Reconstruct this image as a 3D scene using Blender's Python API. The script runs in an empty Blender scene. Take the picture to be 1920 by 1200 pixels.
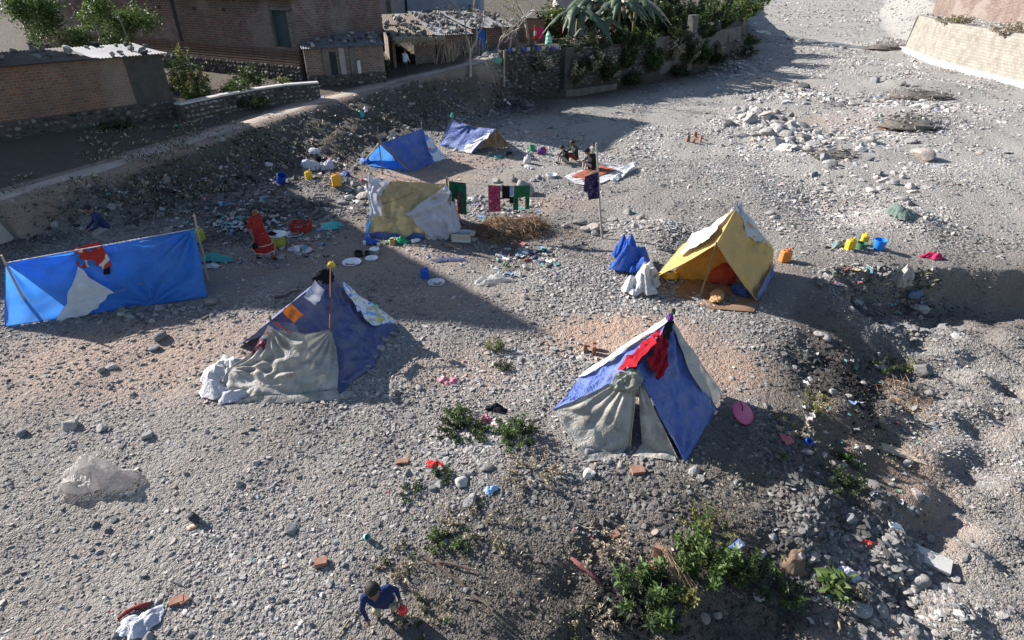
import bpy, math, random
import numpy as np
from mathutils import Vector, Matrix, Euler

# ------------------------------------------------------------------ camera, sky, sun, exposure
S = bpy.context.scene
COL = S.collection
CAM_H, CAM_PITCH, CAM_F = 7.0, math.radians(31.0), 1100.0      # metres, radians, focal length in pixels of a 1920 wide picture
cam_d = bpy.data.cameras.new('camera'); cam = bpy.data.objects.new('camera', cam_d); COL.objects.link(cam)
cam.location = (0, 0, CAM_H); cam.rotation_euler = (math.pi/2 - CAM_PITCH, 0, 0)
cam_d.sensor_fit = 'HORIZONTAL'; cam_d.sensor_width = 36.0; cam_d.lens = 36.0*CAM_F/1920.0
cam_d.clip_start = 0.1; cam_d.clip_end = 2000
S.camera = cam
SUN_EL = math.radians(28.0)
SH = Vector((1.0, -0.50, 0)).normalized()                         # the way shadows fall on the ground
ldir = Vector((SH.x*math.cos(SUN_EL), SH.y*math.cos(SUN_EL), -math.sin(SUN_EL)))
sun_d = bpy.data.lights.new('sun', 'SUN'); sun = bpy.data.objects.new('sun', sun_d); COL.objects.link(sun)
sun_d.energy = 5.0; sun_d.angle = math.radians(0.55); sun_d.color = (1.0, 0.955, 0.90)
sun.rotation_euler = ldir.to_track_quat('-Z', 'Y').to_euler(); sun.location = (-30, 20, 30)
wd = bpy.data.worlds.new('World'); S.world = wd; wd.use_nodes = True
wn = wd.node_tree; wn.nodes.clear()
sky = wn.nodes.new('ShaderNodeTexSky'); sky.sky_type = 'NISHITA'; sky.sun_disc = False
sky.sun_elevation = SUN_EL; sky.sun_rotation = math.atan2(-SH.x, -SH.y); sky.air_density = 1.0; sky.dust_density = 0.6; sky.ozone_density = 1.0
bg = wn.nodes.new('ShaderNodeBackground'); bg.inputs['Strength'].default_value = 0.076
wo = wn.nodes.new('ShaderNodeOutputWorld')
wn.links.new(sky.outputs[0], bg.inputs[0]); wn.links.new(bg.outputs[0], wo.inputs[0])
S.view_settings.view_transform = 'Standard'; S.view_settings.look = 'None'
S.view_settings.exposure = 1.2; S.view_settings.gamma = 1.0; S.view_settings.use_curve_mapping = False
S.render.engine = 'CYCLES'
S.cycles.use_denoising = True
S.cycles.max_bounces = 5; S.cycles.diffuse_bounces = 2; S.cycles.glossy_bounces = 2; S.cycles.transmission_bounces = 3; S.cycles.transparent_max_bounces = 6
S.cycles.caustics_reflective = False; S.cycles.caustics_refractive = False

rng = np.random.default_rng(7)
random.seed(7)
PI = math.pi

# ------------------------------------------------------------------ where a picture point lies in the place
def ray(px, py):
    cx, cy = (px-960)/CAM_F, (py-600)/CAM_F
    return np.array([cx, math.cos(CAM_PITCH)-cy*math.sin(CAM_PITCH), -math.sin(CAM_PITCH)-cy*math.cos(CAM_PITCH)])
def W(px, py, z):
    d = ray(px, py); t = (z-CAM_H)/d[2]
    return np.array([d[0]*t, d[1]*t, z])
def WY(px, py, y):
    d = ray(px, py); t = y/d[1]
    return np.array([d[0]*t, y, CAM_H+d[2]*t])

# ------------------------------------------------------------------ the lie of the land
def seg_dist(x, y, pl):
    """distance to a polyline and the position along it (point index + fraction)"""
    best = np.full(x.shape, 1e9); par = np.zeros(x.shape)
    for i in range(len(pl)-1):
        ax, ay = pl[i][0], pl[i][1]; bx, by = pl[i+1][0], pl[i+1][1]
        dx, dy = bx-ax, by-ay; L = dx*dx+dy*dy+1e-9
        t = np.clip(((x-ax)*dx+(y-ay)*dy)/L, 0, 1)
        d = np.hypot(x-ax-t*dx, y-ay-t*dy)
        m = d < best; best = np.where(m, d, best); par = np.where(m, i+t, par)
    return best, par
def inside(x, y, poly):
    r = np.zeros(x.shape, bool); n = len(poly); j = n-1
    for i in range(n):
        xi, yi = poly[i][0], poly[i][1]; xj, yj = poly[j][0], poly[j][1]
        if yi != yj:
            r ^= ((yi > y) != (yj > y)) & (x < (xj-xi)*(y-yi)/(yj-yi)+xi)
        j = i
    return r
def sstep(t):
    t = np.clip(t, 0, 1); return t*t*(3-2*t)
_wv = np.random.default_rng(3)
_waves = [(_wv.normal(size=2), _wv.uniform(0, 6.28)) for _ in range(60)]
def waves(x, y, k, lo, hi):
    """smooth unevenness made of crossing ripples, wavelength about 1/k"""
    s = np.zeros(np.shape(x))
    for i in range(lo, hi):
        (a, b), ph = _waves[i]
        s = s+np.sin((a*x+b*y)*k*4.2+ph)
    return s/math.sqrt(hi-lo)

TOE = [W(*q, 0) for q in ((-700, 560), (-150, 470), (160, 432), (300, 402), (430, 385), (560, 345), (700, 300), (800, 258), (860, 232), (925, 212), (965, 185))]
TOE.append(np.array([1.0, 38.6, 0]))
PATH = [W(*q) for q in ((-900, 520, 1.0), (-60, 385, 1.1), (180, 318, 1.25), (330, 270, 1.3), (450, 234, 1.3), (600, 189, 1.4), (740, 152, 1.6), (830, 132, 2.0), (890, 116, 2.4), (930, 100, 2.55))]
PATH += [np.array([1.5, 47, 2.6]), np.array([8, 56, 2.6])]
PATHZ = np.array([q[2] for q in PATH])
WALL = [(-0.6, 38.2), (1.2, 38.9), (3.5, 39.7), (6.9, 42.3), (10.0, 45.2), (14.3, 49.6), (21, 59), (27.5, 76), (34, 100), (52, 150), (95, 260)]
BANKPOLY = [(p[0], p[1]) for p in TOE] + WALL[1:] + [(95, 400), (-300, 400), (-300, TOE[0][1])]
BEYOND = [(p[0], p[1]) for p in PATH[:10]] + [(-0.6, 38.9)] + [(a-0.2, b+0.5) for a, b in WALL[1:]] + [(95, 400), (-300, 400), (-300, PATH[0][1])]
EDGE = [(60, 14.9), (20, 14.7), (11.65, 14.5), (8.9, 14.4), (7.7, 13.7), (6.7, 12.2), (5.75, 10.6), (4.9, 9.0), (4.1, 7.7), (3.3, 6.75), (2.4, 6.4), (1.2, 6.2), (.3, 5.85), (-.45, 5.4), (-.8, 4.9), (-.95, 4.0), (-1.0, -6)]
LOWPOLY = EDGE + [(60, -6)]
RBANK = [(34.5, 36), (35.4, 44), (36.4, 54), (39.0, 63.5), (48, 84), (60, 108), (96, 170), (150, 260)]
RPOLY = [(34.5, -10)] + RBANK + [(400, 260), (400, -10)]
BUMPS = []   # x, y, radius, height
for q, r, h in (((1705, 225), 2.2, .55), ((1735, 165), 2.6, .5), ((1662, 88), 3.0, .8), ((1530, 365), 1.5, -.35), ((1570, 400), 1.2, -.2), ((1440, 240), 2.0, .22), ((1405, 215), 1.6, .2),
                ((1235, 440), .95, .34), ((1700, 415), 1.0, .35), ((925, 425), .8, .22), ((990, 425), .6, .18), ((560, 350), 1.2, .25), ((640, 348), .9, .25), ((500, 400), .9, .3), ((545, 395), .8, .28), ((430, 420), .9, .2),
                ((1460, 640), .8, .1), ((880, 860), .8, .1), ((1000, 900), .7, .12), ((700, 470), 2, -.06), ((1250, 640), 1.2, .06), ((1500, 75), 3.5, -.3), ((1600, 88), 3.0, -.35), ((1420, 150), 2.0, .3), ((1480, 190), 2.2, .25), ((1560, 280), 2.5, .2)):
    c = W(*q, 0); BUMPS.append((c[0], c[1], r, h))
def TZ(x, y):
    x = np.asarray(x, float); y = np.asarray(y, float)
    z = .05*waves(x, y, .12, 0, 8)+.03*waves(x, y, .4, 8, 16)
    for bx, by, r, h in BUMPS:
        z = z+h*np.exp(-((x-bx)**2+(y-by)**2)/(r*r))
    z = z+np.clip((y-70)/100, 0, 3)*1.2
    # the lower channel by the bridge
    low = inside(x, y, LOWPOLY)
    d, _ = seg_dist(x, y, EDGE)
    lip = sstep((x-7.8)/1.5)*sstep((y-11.5)/2.5)
    w = 3.5*(1-lip)+.6*lip
    rag = .55*waves(x, y, .35, 16, 22)+.35*waves(x, y, 1.1, 22, 30)
    fall = sstep((d+rag*.45*(1-lip)+rag*.18*lip-.1*lip)/w)
    z = z-np.where(low, (.92+.25*lip)*fall-.15*waves(x, y, .7, 30, 40)*fall*(1-.5*lip), 0)
    # the bank up to the footpath and the village level behind the retaining wall
    ib = inside(x, y, BANKPOLY)
    dt, _ = seg_dist(x, y, TOE); dp, par = seg_dist(x, y, PATH)
    zp = np.interp(par, np.arange(len(PATH)), PATHZ)
    bey = inside(x, y, BEYOND)
    t = dt/(dt+np.maximum(dp-.55, 0)+1e-6)
    h = zp*(.22*t+.78*t**2.0)+(.20*waves(x, y, .40, 22, 34)+.09*waves(x, y, 1.2, 34, 44))*np.clip(t*(1-t)*4, 0, 1)
    hb = zp+np.clip((dp-.8)*.06, 0, .35)
    z = np.where(ib, np.where(bey, hb+.3*z, z*(1-t)+h), z)
    # the embankment on the other side of the river
    ir = inside(x, y, RPOLY); dr, pr = seg_dist(x, y, RBANK)
    steep = np.where(pr < 3, .5, 5.0)
    z = z+np.where(ir, 2.9*np.clip(dr/steep, 0, 1), 0)
    return z
def tz(x, y): return float(TZ(np.array([x]), np.array([y]))[0])
_ts = np.concatenate([np.linspace(4, 60, 190), np.linspace(62, 300, 90)])
def G(px, py, dz=0.0):
    """the ground point seen at a picture point"""
    d = ray(px, py)
    X, Y, Z = d[0]*_ts, d[1]*_ts, CAM_H+d[2]*_ts
    below = Z < TZ(X, Y)
    i = int(np.argmax(below)) if below.any() else len(_ts)-1
    tt = np.linspace(_ts[max(i-1, 0)], _ts[i], 40); X, Y, Z = d[0]*tt, d[1]*tt, CAM_H+d[2]*tt; below = Z < TZ(X, Y); i = int(np.argmax(below)) if below.any() else 39
    p = np.array([X[i], Y[i], 0.0]); p[2] = tz(p[0], p[1])+dz
    return p
def GR(x, y, dz=0.0): return np.array([x, y, tz(x, y)+dz])

# ------------------------------------------------------------------ mesh helpers
def world_origin(o):
    v = Vector((0, 0, 0))
    while o is not None:
        v += o.location; o = o.parent
    return np.array(v)
def tag(o, label=None, cat=None, group=None, kind=None):
    if label: o['label'] = label
    if cat: o['category'] = cat
    if group: o['group'] = group
    if kind: o['kind'] = kind
    return o
def empty(name, loc, label, cat, group=None):
    o = bpy.data.objects.new(name, None); COL.objects.link(o); o.location = tuple(float(c) for c in loc); o.empty_display_size = .2
    return tag(o, label, cat, group)
def norm(v):
    v = np.asarray(v, float); return v/(np.linalg.norm(v)+1e-12)
def rotm(rx=0, ry=0, rz=0): return np.array(Euler((rx, ry, rz)).to_matrix())
def frame_of(d):
    d = norm(d); a = np.array([0, 0, 1.0]) if abs(d[2]) < .9 else np.array([1.0, 0, 0])
    u = norm(np.cross(a, d)); return u, np.cross(d, u)

class MB:
    def __init__(s): s.v = []; s.f = []; s.m = []; s.n = 0
    def add(s, V, F, mi=0):
        V = np.asarray(V, float).reshape(-1, 3); o = s.n
        s.v.append(V); s.n += len(V)
        s.f += [tuple(int(i)+o for i in f) for f in F]; s.m += [mi]*len(F)
        return s
    def box(s, c, size, R=None, mi=0, top=1.0, jit=0.0):
        hx, hy, hz = [q/2 for q in size]; V = []
        for sz in (-1, 1):
            k = top if sz > 0 else 1.0
            for sx, sy in ((-1, -1), (1, -1), (1, 1), (-1, 1)): V.append((sx*hx*k, sy*hy*k, sz*hz))
        V = np.array(V)
        if jit: V = V+rng.uniform(-jit, jit, V.shape)
        if R is not None: V = V@np.asarray(R).T
        return s.add(V+np.asarray(c), [(3, 2, 1, 0), (4, 5, 6, 7), (0, 1, 5, 4), (1, 2, 6, 5), (2, 3, 7, 6), (3, 0, 4, 7)], mi)
    def tube(s, pts, rs, n=8, mi=0, cap=True):
        pts = [np.asarray(p, float) for p in pts]
        if not hasattr(rs, '__len__'): rs = [rs]*len(pts)
        V = []; u = None
        for i, p in enumerate(pts):
            d = norm(pts[min(i+1, len(pts)-1)]-pts[max(i-1, 0)])
            if u is None: u, w = frame_of(d)
            else:
                u = norm(u-d*np.dot(u, d)); w = np.cross(d, u)
            for k in range(n):
                a = 2*PI*k/n; V.append(p+rs[i]*(math.cos(a)*u+math.sin(a)*w))
        F = []
        for i in range(len(pts)-1):
            for k in range(n): F.append((i*n+k, i*n+(k+1) % n, (i+1)*n+(k+1) % n, (i+1)*n+k))
        if cap:
            F.append(tuple(range(n-1, -1, -1))); F.append(tuple((len(pts)-1)*n+k for k in range(n)))
        return s.add(V, F, mi)
    def lathe(s, prof, n=18, loc=(0, 0, 0), R=None, mi=0, sq=None, sx=1.0, sy=1.0):
        """profile of (radius, height); sq squares the section off (superellipse power)"""
        V = []
        for r, z in prof:
            for k in range(n):
                a = 2*PI*k/n; c, q = math.cos(a), math.sin(a)
                if sq:
                    e = 2.0/sq; c, q = math.copysign(abs(c)**e, c), math.copysign(abs(q)**e, q)
                V.append((r*c*sx, r*q*sy, z))
        V = np.array(V)
        if R is not None: V = V@np.asarray(R).T
        F = []
        for i in range(len(prof)-1):
            for k in range(n): F.append((i*n+k, i*n+(k+1) % n, (i+1)*n+(k+1) % n, (i+1)*n+k))
        if prof[0][0] > 1e-4: F.append(tuple(range(n-1, -1, -1)))
        if prof[-1][0] > 1e-4: F.append(tuple((len(prof)-1)*n+k for k in range(n)))
        return s.add(V+np.asarray(loc), F, mi)
    def grid(s, Pn, mi=0, flip=False):
        a, b = Pn.shape[:2]; F = []
        for i in range(a-1):
            for j in range(b-1):
                q = (i*b+j, (i+1)*b+j, (i+1)*b+j+1, i*b+j+1); F.append(q[::-1] if flip else q)
        return s.add(Pn.reshape(-1, 3), F, mi)
    def build(s, name, mats, parent=None, smooth=False, org=None, angle=None):
        V = np.concatenate(s.v) if s.v else np.zeros((0, 3))
        if parent is not None: o0 = world_origin(parent)
        elif org is not None: o0 = np.asarray(org, float)
        else:
            lo, hi = V.min(0), V.max(0); o0 = np.array([(lo[0]+hi[0])/2, (lo[1]+hi[1])/2, lo[2]])
        me = bpy.data.meshes.new(name); me.from_pydata((V-o0).tolist(), [], s.f)
        if not isinstance(mats, (list, tuple)): mats = [mats]
        for m in mats: me.materials.append(m)
        if len(mats) > 1: me.polygons.foreach_set('material_index', np.array(s.m, dtype=np.int32))
        if smooth:
            me.polygons.foreach_set('use_smooth', np.ones(len(me.polygons), bool))
            if angle: me.set_sharp_from_angle(angle=math.radians(angle))
        me.update()
        o = bpy.data.objects.new(name, me); COL.objects.link(o)
        if parent is not None: o.parent = parent
        else: o.location = tuple(o0)
        return o

# cloth: a sheet spanned between four edges (each a list of points), with folds and creases
def polyat(pl, t):
    pl = np.asarray(pl, float); L = np.concatenate([[0], np.cumsum(np.linalg.norm(np.diff(pl, axis=0), axis=1))]); L /= L[-1]+1e-9
    return np.stack([np.interp(t, L, pl[:, k]) for k in range(3)], -1)
def cloth_pts(e0, e1, f0, f1, nu=28, nv=22, wr=.018, sag=0.0, pulls=(), seed=0, k=7.0, down=0.0):
    """e0: edge v=0 (u 0..1), e1: edge v=1, f0: edge u=0 (v 0..1), f1: edge u=1"""
    u = np.linspace(0, 1, nu); v = np.linspace(0, 1, nv)
    A, B, Cc, D = polyat(e0, u), polyat(e1, u), polyat(f0, v), polyat(f1, v)
    U, Vv = np.meshgrid(u, v, indexing='ij'); U3, V3 = U[..., None], Vv[..., None]
    P = (1-V3)*A[:, None]+V3*B[:, None]+(1-U3)*Cc[None]+U3*D[None]
    P -= (1-U3)*(1-V3)*A[0]+U3*(1-V3)*A[-1]+(1-U3)*V3*B[0]+U3*V3*B[-1]
    du = np.gradient(P, axis=0); dv = np.gradient(P, axis=1)
    N = np.cross(du, dv); N /= np.linalg.norm(N, axis=-1, keepdims=True)+1e-9
    lu = np.linalg.norm(A[-1]-A[0])+np.linalg.norm(B[-1]-B[0]); lv = np.linalg.norm(Cc[-1]-Cc[0])+np.linalg.norm(D[-1]-D[0])
    g = np.random.default_rng(seed); disp = np.zeros(U.shape)
    for i in range(9):
        a = g.normal(size=2); a /= np.linalg.norm(a); kk = k*g.uniform(.5, 2.2)
        wv = np.sin((a[0]*U*lu/2+a[1]*Vv*lv/2)*kk+g.uniform(0, 6.28)+.8*np.sin((U*lu*a[1]-Vv*lv*a[0])*kk*.4))
        disp += wr*wv*abs(wv)**.4/(1+.25*i)
    for pu, pv, n, amp in pulls:
        ang = np.arctan2((Vv-pv)*lv, (U-pu)*lu); r = np.hypot((Vv-pv)*lv, (U-pu)*lu)/2
        disp += amp*np.sin(ang*n+pu*3+pv)*np.clip(r*2.5, 0, 1)*np.exp(-r/.9)
    edge = np.clip(np.minimum(np.minimum(U, 1-U)*lu, np.minimum(Vv, 1-Vv)*lv)/2*8+.35, 0, 1)
    P = P+N*(disp*edge)[..., None]
    P[..., 2] -= sag*16*(U*(1-U)*Vv*(1-Vv))
    return P
def quad(a, b, c, d, **kw):
    """a-b is the edge v=0, d-c the edge v=1"""
    return cloth_pts([a, b], [d, c], [a, d], [b, c], **kw)
def sheet(name, P, m, parent, hem=None, smooth=True):
    b = MB(); b.grid(P)
    if hem:
        for e in (P[0], P[-1], P[:, 0], P[:, -1]): b.tube(list(e[::2])+[e[-1]], hem, n=5)
    return b.build(name, m, parent, smooth=smooth)

# ------------------------------------------------------------------ materials
MATS = {}
SEE = {}
def nt(name):
    m = bpy.data.materials.new(name); m.use_nodes = True; t = m.node_tree; t.nodes.clear()
    out = t.nodes.new('ShaderNodeOutputMaterial'); bs = t.nodes.new('ShaderNodeBsdfPrincipled')
    t.links.new(bs.outputs[0], out.inputs[0]); return m, t, bs, out
def nd(t, typ, **kw):
    n = t.nodes.new(typ)
    for k, v in kw.items(): setattr(n, k, v)
    return n
def lk(t, a, b): t.links.new(a, b)
def noise(t, vec, scale, detail=4, rough=.6, dist=0.0):
    n = nd(t, 'ShaderNodeTexNoise'); n.inputs['Scale'].default_value = scale; n.inputs['Detail'].default_value = detail; n.inputs['Roughness'].default_value = rough; n.inputs['Distortion'].default_value = dist
    if vec is not None: lk(t, vec, n.inputs['Vector'])
    return n
def ramp(t, fac, stops):
    r = nd(t, 'ShaderNodeValToRGB'); e = r.color_ramp.elements
    while len(e) < len(stops): e.new(.5)
    for i, (p, c) in enumerate(stops):
        e[i].position = p; e[i].color = (c[0], c[1], c[2], 1) if hasattr(c, '__len__') else (c, c, c, 1)
    lk(t, fac, r.inputs[0]); return r
def mixc(t, fac, a, b, mode='MIX'):
    n = nd(t, 'ShaderNodeMix', data_type='RGBA', blend_type=mode)
    for s_, q in ((0, fac), (6, a), (7, b)):
        if hasattr(q, 'is_linked') or hasattr(q, 'links'): lk(t, q, n.inputs[s_])
        elif hasattr(q, '__len__'): n.inputs[s_].default_value = (q[0], q[1], q[2], 1)
        else: n.inputs[s_].default_value = q
    return n.outputs[2]
def mth(t, op, a, b=0.0):
    n = nd(t, 'ShaderNodeMath', operation=op)
    for i, q in enumerate((a, b)):
        if hasattr(q, 'links'): lk(t, q, n.inputs[i])
        else: n.inputs[i].default_value = q
    return n.outputs[0]
def M(name, col, rough=.85, var=.22, scale=6.0, bump=.25, bscale=40.0, spec=.25, thru=0.0, dirt=None, dirtamt=.5, dscale=2.0, metal=0.0, crease=None):
    """a plain surface: uneven colour, optional dirt, fine relief; thru lets light glow through thin cloth"""
    if name in MATS: return MATS[name]
    m, t, bs, out = nt(name); tc = nd(t, 'ShaderNodeTexCoord')
    n1 = noise(t, tc.outputs['Object'], scale, 6, .62)
    c = ramp(t, n1.outputs[0], [(.25, [q*(1-var) for q in col]), (.75, [min(1, q*(1+var)) for q in col])]).outputs[0]
    if dirt is not None:
        n2 = noise(t, tc.outputs['Object'], dscale, 7, .7, .6)
        f = ramp(t, n2.outputs[0], [(.42, 0), (.72, 1)]).outputs[0]
        c = mixc(t, mth(t, 'MULTIPLY', f, dirtamt), c, dirt)
    lk(t, c, bs.inputs['Base Color']); bs.inputs['Roughness'].default_value = rough; bs.inputs['Metallic'].default_value = metal
    bs.inputs['Specular IOR Level'].default_value = spec
    if bump:
        n3 = noise(t, tc.outputs['Object'], bscale, 4, .65); b = nd(t, 'ShaderNodeBump'); b.inputs['Strength'].default_value = bump; b.inputs['Distance'].default_value = .02
        lk(t, n3.outputs[0], b.inputs['Height']); lk(t, b.outputs[0], bs.inputs['Normal'])
        if crease is None and thru: crease = .55
        if crease:                                             # sharp creases of folded cloth and plastic
            n4 = noise(t, tc.outputs['Object'], 3.2, 3, .55, 1.6); n5 = noise(t, tc.outputs['Object'], 8.5, 2, .5, 1.2)
            rg = mth(t, 'ADD', mth(t, 'POWER', mth(t, 'ABSOLUTE', mth(t, 'SUBTRACT', n4.outputs[0], .5)), .6), mth(t, 'MULTIPLY', mth(t, 'POWER', mth(t, 'ABSOLUTE', mth(t, 'SUBTRACT', n5.outputs[0], .5)), .6), .45))
            b2 = nd(t, 'ShaderNodeBump'); b2.inputs['Strength'].default_value = crease; b2.inputs['Distance'].default_value = .09; lk(t, rg, b2.inputs['Height']); lk(t, b.outputs[0], b2.inputs['Normal']); lk(t, b2.outputs[0], bs.inputs['Normal'])
    if thru:
        tr = nd(t, 'ShaderNodeBsdfTranslucent'); lk(t, c, tr.inputs[0]); mx = nd(t, 'ShaderNodeMixShader'); mx.inputs[0].default_value = thru
        lk(t, bs.outputs[0], mx.inputs[1]); lk(t, tr.outputs[0], mx.inputs[2]); lk(t, mx.outputs[0], out.inputs[0])
    MATS[name] = m; return m
# ------------------------------------------------------------------ the riverbed and banks: one sheet out past the horizon
def rock_mat(name, stops, attr=None, bump=.5, bscale=14):
    m, t, bs, out = nt(name); tc = nd(t, 'ShaderNodeTexCoord'); oi = nd(t, 'ShaderNodeObjectInfo')
    c = ramp(t, oi.outputs['Random'], stops); c.color_ramp.interpolation = 'LINEAR'
    n1 = noise(t, tc.outputs['Object'], 2.2, 6, .7)
    k = ramp(t, n1.outputs[0], [(.3, .72), (.7, 1.2)]).outputs[0]
    ti = nd(t, 'ShaderNodeAttribute', attribute_name='tint'); ti.attribute_type = 'INSTANCER'
    k = mixc(t, 1.0, k, mth(t, 'ADD', ti.outputs['Fac'], 1.0), 'MULTIPLY')
    lk(t, mixc(t, 1.0, c.outputs[0], k, 'MULTIPLY'), bs.inputs['Base Color']); bs.inputs['Roughness'].default_value = .92; bs.inputs['Specular IOR Level'].default_value = .15
    n3 = noise(t, tc.outputs['Object'], bscale*.2, 6, .7); b = nd(t, 'ShaderNodeBump'); b.inputs['Strength'].default_value = bump; b.inputs['Distance'].default_value = .15
    lk(t, n3.outputs[0], b.inputs['Height']); lk(t, b.outputs[0], bs.inputs['Normal'])
    return m
ROCK = rock_mat('river_stone', [(0, (.13, .127, .125)), (.2, (.275, .264, .25)), (.45, (.335, .32, .302)), (.6, (.23, .23, .238)), (.75, (.415, .40, .375)), (.87, (.32, .255, .22)), (1, (.57, .55, .515))])
ROCKD = rock_mat('dark_rubble_stone', [(0, (.05, .047, .045)), (.4, (.11, .105, .098)), (.7, (.17, .155, .14)), (1, (.27, .25, .225))])

def ground_mat():
    m, t, bs, out = nt('river_gravel_and_earth'); geo = nd(t, 'ShaderNodeNewGeometry'); pos = geo.outputs['Position']
    a_soil = nd(t, 'ShaderNodeAttribute', attribute_name='soil').outputs['Fac']; a_sand = nd(t, 'ShaderNodeAttribute', attribute_name='sand').outputs['Fac']; a_pale = nd(t, 'ShaderNodeAttribute', attribute_name='pale').outputs['Fac']
    v1 = nd(t, 'ShaderNodeTexVoronoi'); v1.inputs['Scale'].default_value = 38; lk(t, pos, v1.inputs['Vector'])
    v2 = nd(t, 'ShaderNodeTexVoronoi'); v2.inputs['Scale'].default_value = 11; lk(t, pos, v2.inputs['Vector'])
    sx = nd(t, 'ShaderNodeSeparateColor'); lk(t, v1.outputs['Color'], sx.inputs[0])
    g = ramp(t, sx.outputs[0], [(0, (.165, .158, .15)), (.35, (.26, .247, .23)), (.65, (.305, .291, .27)), (.85, (.235, .23, .23)), (1, (.42, .402, .372))]).outputs[0]
    n1 = noise(t, pos, .42, 8, .68, .6); n2 = noise(t, pos, 60, 4, .7); n0 = noise(t, pos, 3.0, 6, .7, .4)
    g = mixc(t, ramp(t, n0.outputs[0], [(.35, 0), (.65, .8)]).outputs[0], g, (.292, .272, .25))
    sandc = ramp(t, n0.outputs[0], [(.3, (.34, .235, .18)), (.7, (.45, .335, .265))]).outputs[0]
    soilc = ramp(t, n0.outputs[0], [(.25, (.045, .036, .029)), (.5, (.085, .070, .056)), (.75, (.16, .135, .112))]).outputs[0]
    w = ramp(t, n1.outputs[0], [(.35, -.0), (.65, 1)]).outputs[0]
    fs = mth(t, 'MULTIPLY', a_sand, mth(t, 'ADD', mth(t, 'MULTIPLY', n0.outputs[0], .9), .5)); fs = mth(t, 'MINIMUM', fs, 1.0)
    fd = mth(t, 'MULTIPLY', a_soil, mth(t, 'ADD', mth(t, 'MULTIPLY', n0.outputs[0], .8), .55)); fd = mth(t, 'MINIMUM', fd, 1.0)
    c = mixc(t, mth(t, 'MULTIPLY', w, .75), g, (.235, .195, .165))
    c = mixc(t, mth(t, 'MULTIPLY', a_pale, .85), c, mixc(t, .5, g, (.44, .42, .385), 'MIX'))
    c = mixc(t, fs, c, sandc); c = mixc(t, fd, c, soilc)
    c = mixc(t, .55, c, ramp(t, n2.outputs[0], [(.3, .62), (.7, 1.25)]).outputs[0], 'MULTIPLY')
    lk(t, c, bs.inputs['Base Color']); bs.inputs['Roughness'].default_value = .95; bs.inputs['Specular IOR Level'].default_value = .1
    hgt = mth(t, 'ADD', mth(t, 'MULTIPLY', v1.outputs['Distance'], -.6), mth(t, 'MULTIPLY', v2.outputs['Distance'], -.9)); hgt = mth(t, 'ADD', hgt, mth(t, 'MULTIPLY', n2.outputs[0], .35))
    hgt = mth(t, 'ADD', hgt, mth(t, 'MULTIPLY', n0.outputs[0], .5))
    b = nd(t, 'ShaderNodeBump'); b.inputs['Strength'].default_value = .85; b.inputs['Distance'].default_value = .06
    lk(t, hgt, b.inputs['Height']); lk(t, b.outputs[0], bs.inputs['Normal'])
    return m
GROUND = ground_mat()
SANDS = [(W(*q, 0)[0], W(*q, 0)[1], rx, ry, s) for q, rx, ry, s in (((1170, 640), 1.9, 1.15, 1.5), ((1370, 690), 1.0, 1.0, 1.1), ((240, 680), 3.0, 1.6, .75), ((420, 640), 2.2, 1.0, .6), ((760, 330), 3.0, .9, .9), ((880, 300), 2.2, 1.4, .7), ((1010, 380), 2.2, 1.2, .45), ((860, 700), 1.3, .8, .5), ((620, 470), 2.5, 1.2, .35), ((1000, 250), 1.4, 1.0, .7),
         ((1560, 230), 3.2, 2.4, .45), ((1450, 160), 3.0, 2.5, .4), ((1200, 1010), .9, .5, .4), ((1690, 840), 1.2, 1.4, .9), ((1640, 1150), .9, .8, .8), ((1700, 700), 1.0, 1.0, .6), ((820, 560), 3.0, .9, .38), ((690, 480), 3.0, 1.5, .42), ((900, 690), 1.6, .9, .5), ((560, 560), 2.2, .8, .4), ((760, 420), 2.4, 1.0, .35), ((1120, 480), 1.6, .6, .3))]
def soil_sand(x, y):
    ib = inside(x, y, BANKPOLY); dt, _ = seg_dist(x, y, TOE); dp, _ = seg_dist(x, y, PATH); bey = inside(x, y, BEYOND)
    soil = np.where(ib, np.clip(dt/1.2, 0, 1)*.85, np.clip(.75-dt/2.2, 0, 1)*.8)
    dw, pw = seg_dist(x, y, WALL); soil = np.maximum(soil, np.where(pw < 5.5, np.clip(1.3-dw/3.2, 0, 1), np.clip(1-dw/1.8, 0, 1)*.7))  # ground darkened along the foot of the walls
    low = inside(x, y, LOWPOLY); de, _ = seg_dist(x, y, EDGE)
    soil = np.maximum(soil, np.where(low, .78*np.clip(1.5-abs(de-1.2)/1.5, 0, 1)*(1-.55*sstep((x-7)/2)), .75*np.clip(1-de/1.7, 0, 1)*np.where(y < 8.5, 1, .5)))
    c = W(940, 430, 0); soil = np.maximum(soil, .9*np.exp(-(((x-c[0])/1.3)**2+((y-c[1])/.7)**2)))
    c = W(960, 470, 0); soil = np.maximum(soil, .6*np.exp(-(((x-c[0])/1.4)**2+((y-c[1])/.8)**2)))
    c = W(985, 195, 0); soil = np.maximum(soil, 1.0*np.exp(-((((x-c[0]-.35*(y-c[1]))/3.4)**2+((y-c[1])/4.4)**2)**1.5)))  # wider darkened patch of ground below the near end of the wall
    c = W(480, 420, 0); soil = np.maximum(soil, .55*np.exp(-(((x-c[0])/3.4)**2+((y-c[1])/2.6)**2)))
    sand = np.zeros(x.shape)
    for sx, sy, rx, ry, s in SANDS: sand = np.maximum(sand, s*np.exp(-(((x-sx)/rx)**2+((y-sy)/ry)**2)**1.6))
    sand = np.maximum(sand, np.where(dp < .9, .75, 0)*np.where(ib, 1, 0))
    soil = soil*np.where(ib & (dp < .8), .25, 1)
    return np.clip(soil, 0, 1), np.clip(sand, 0, 1.2)
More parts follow.
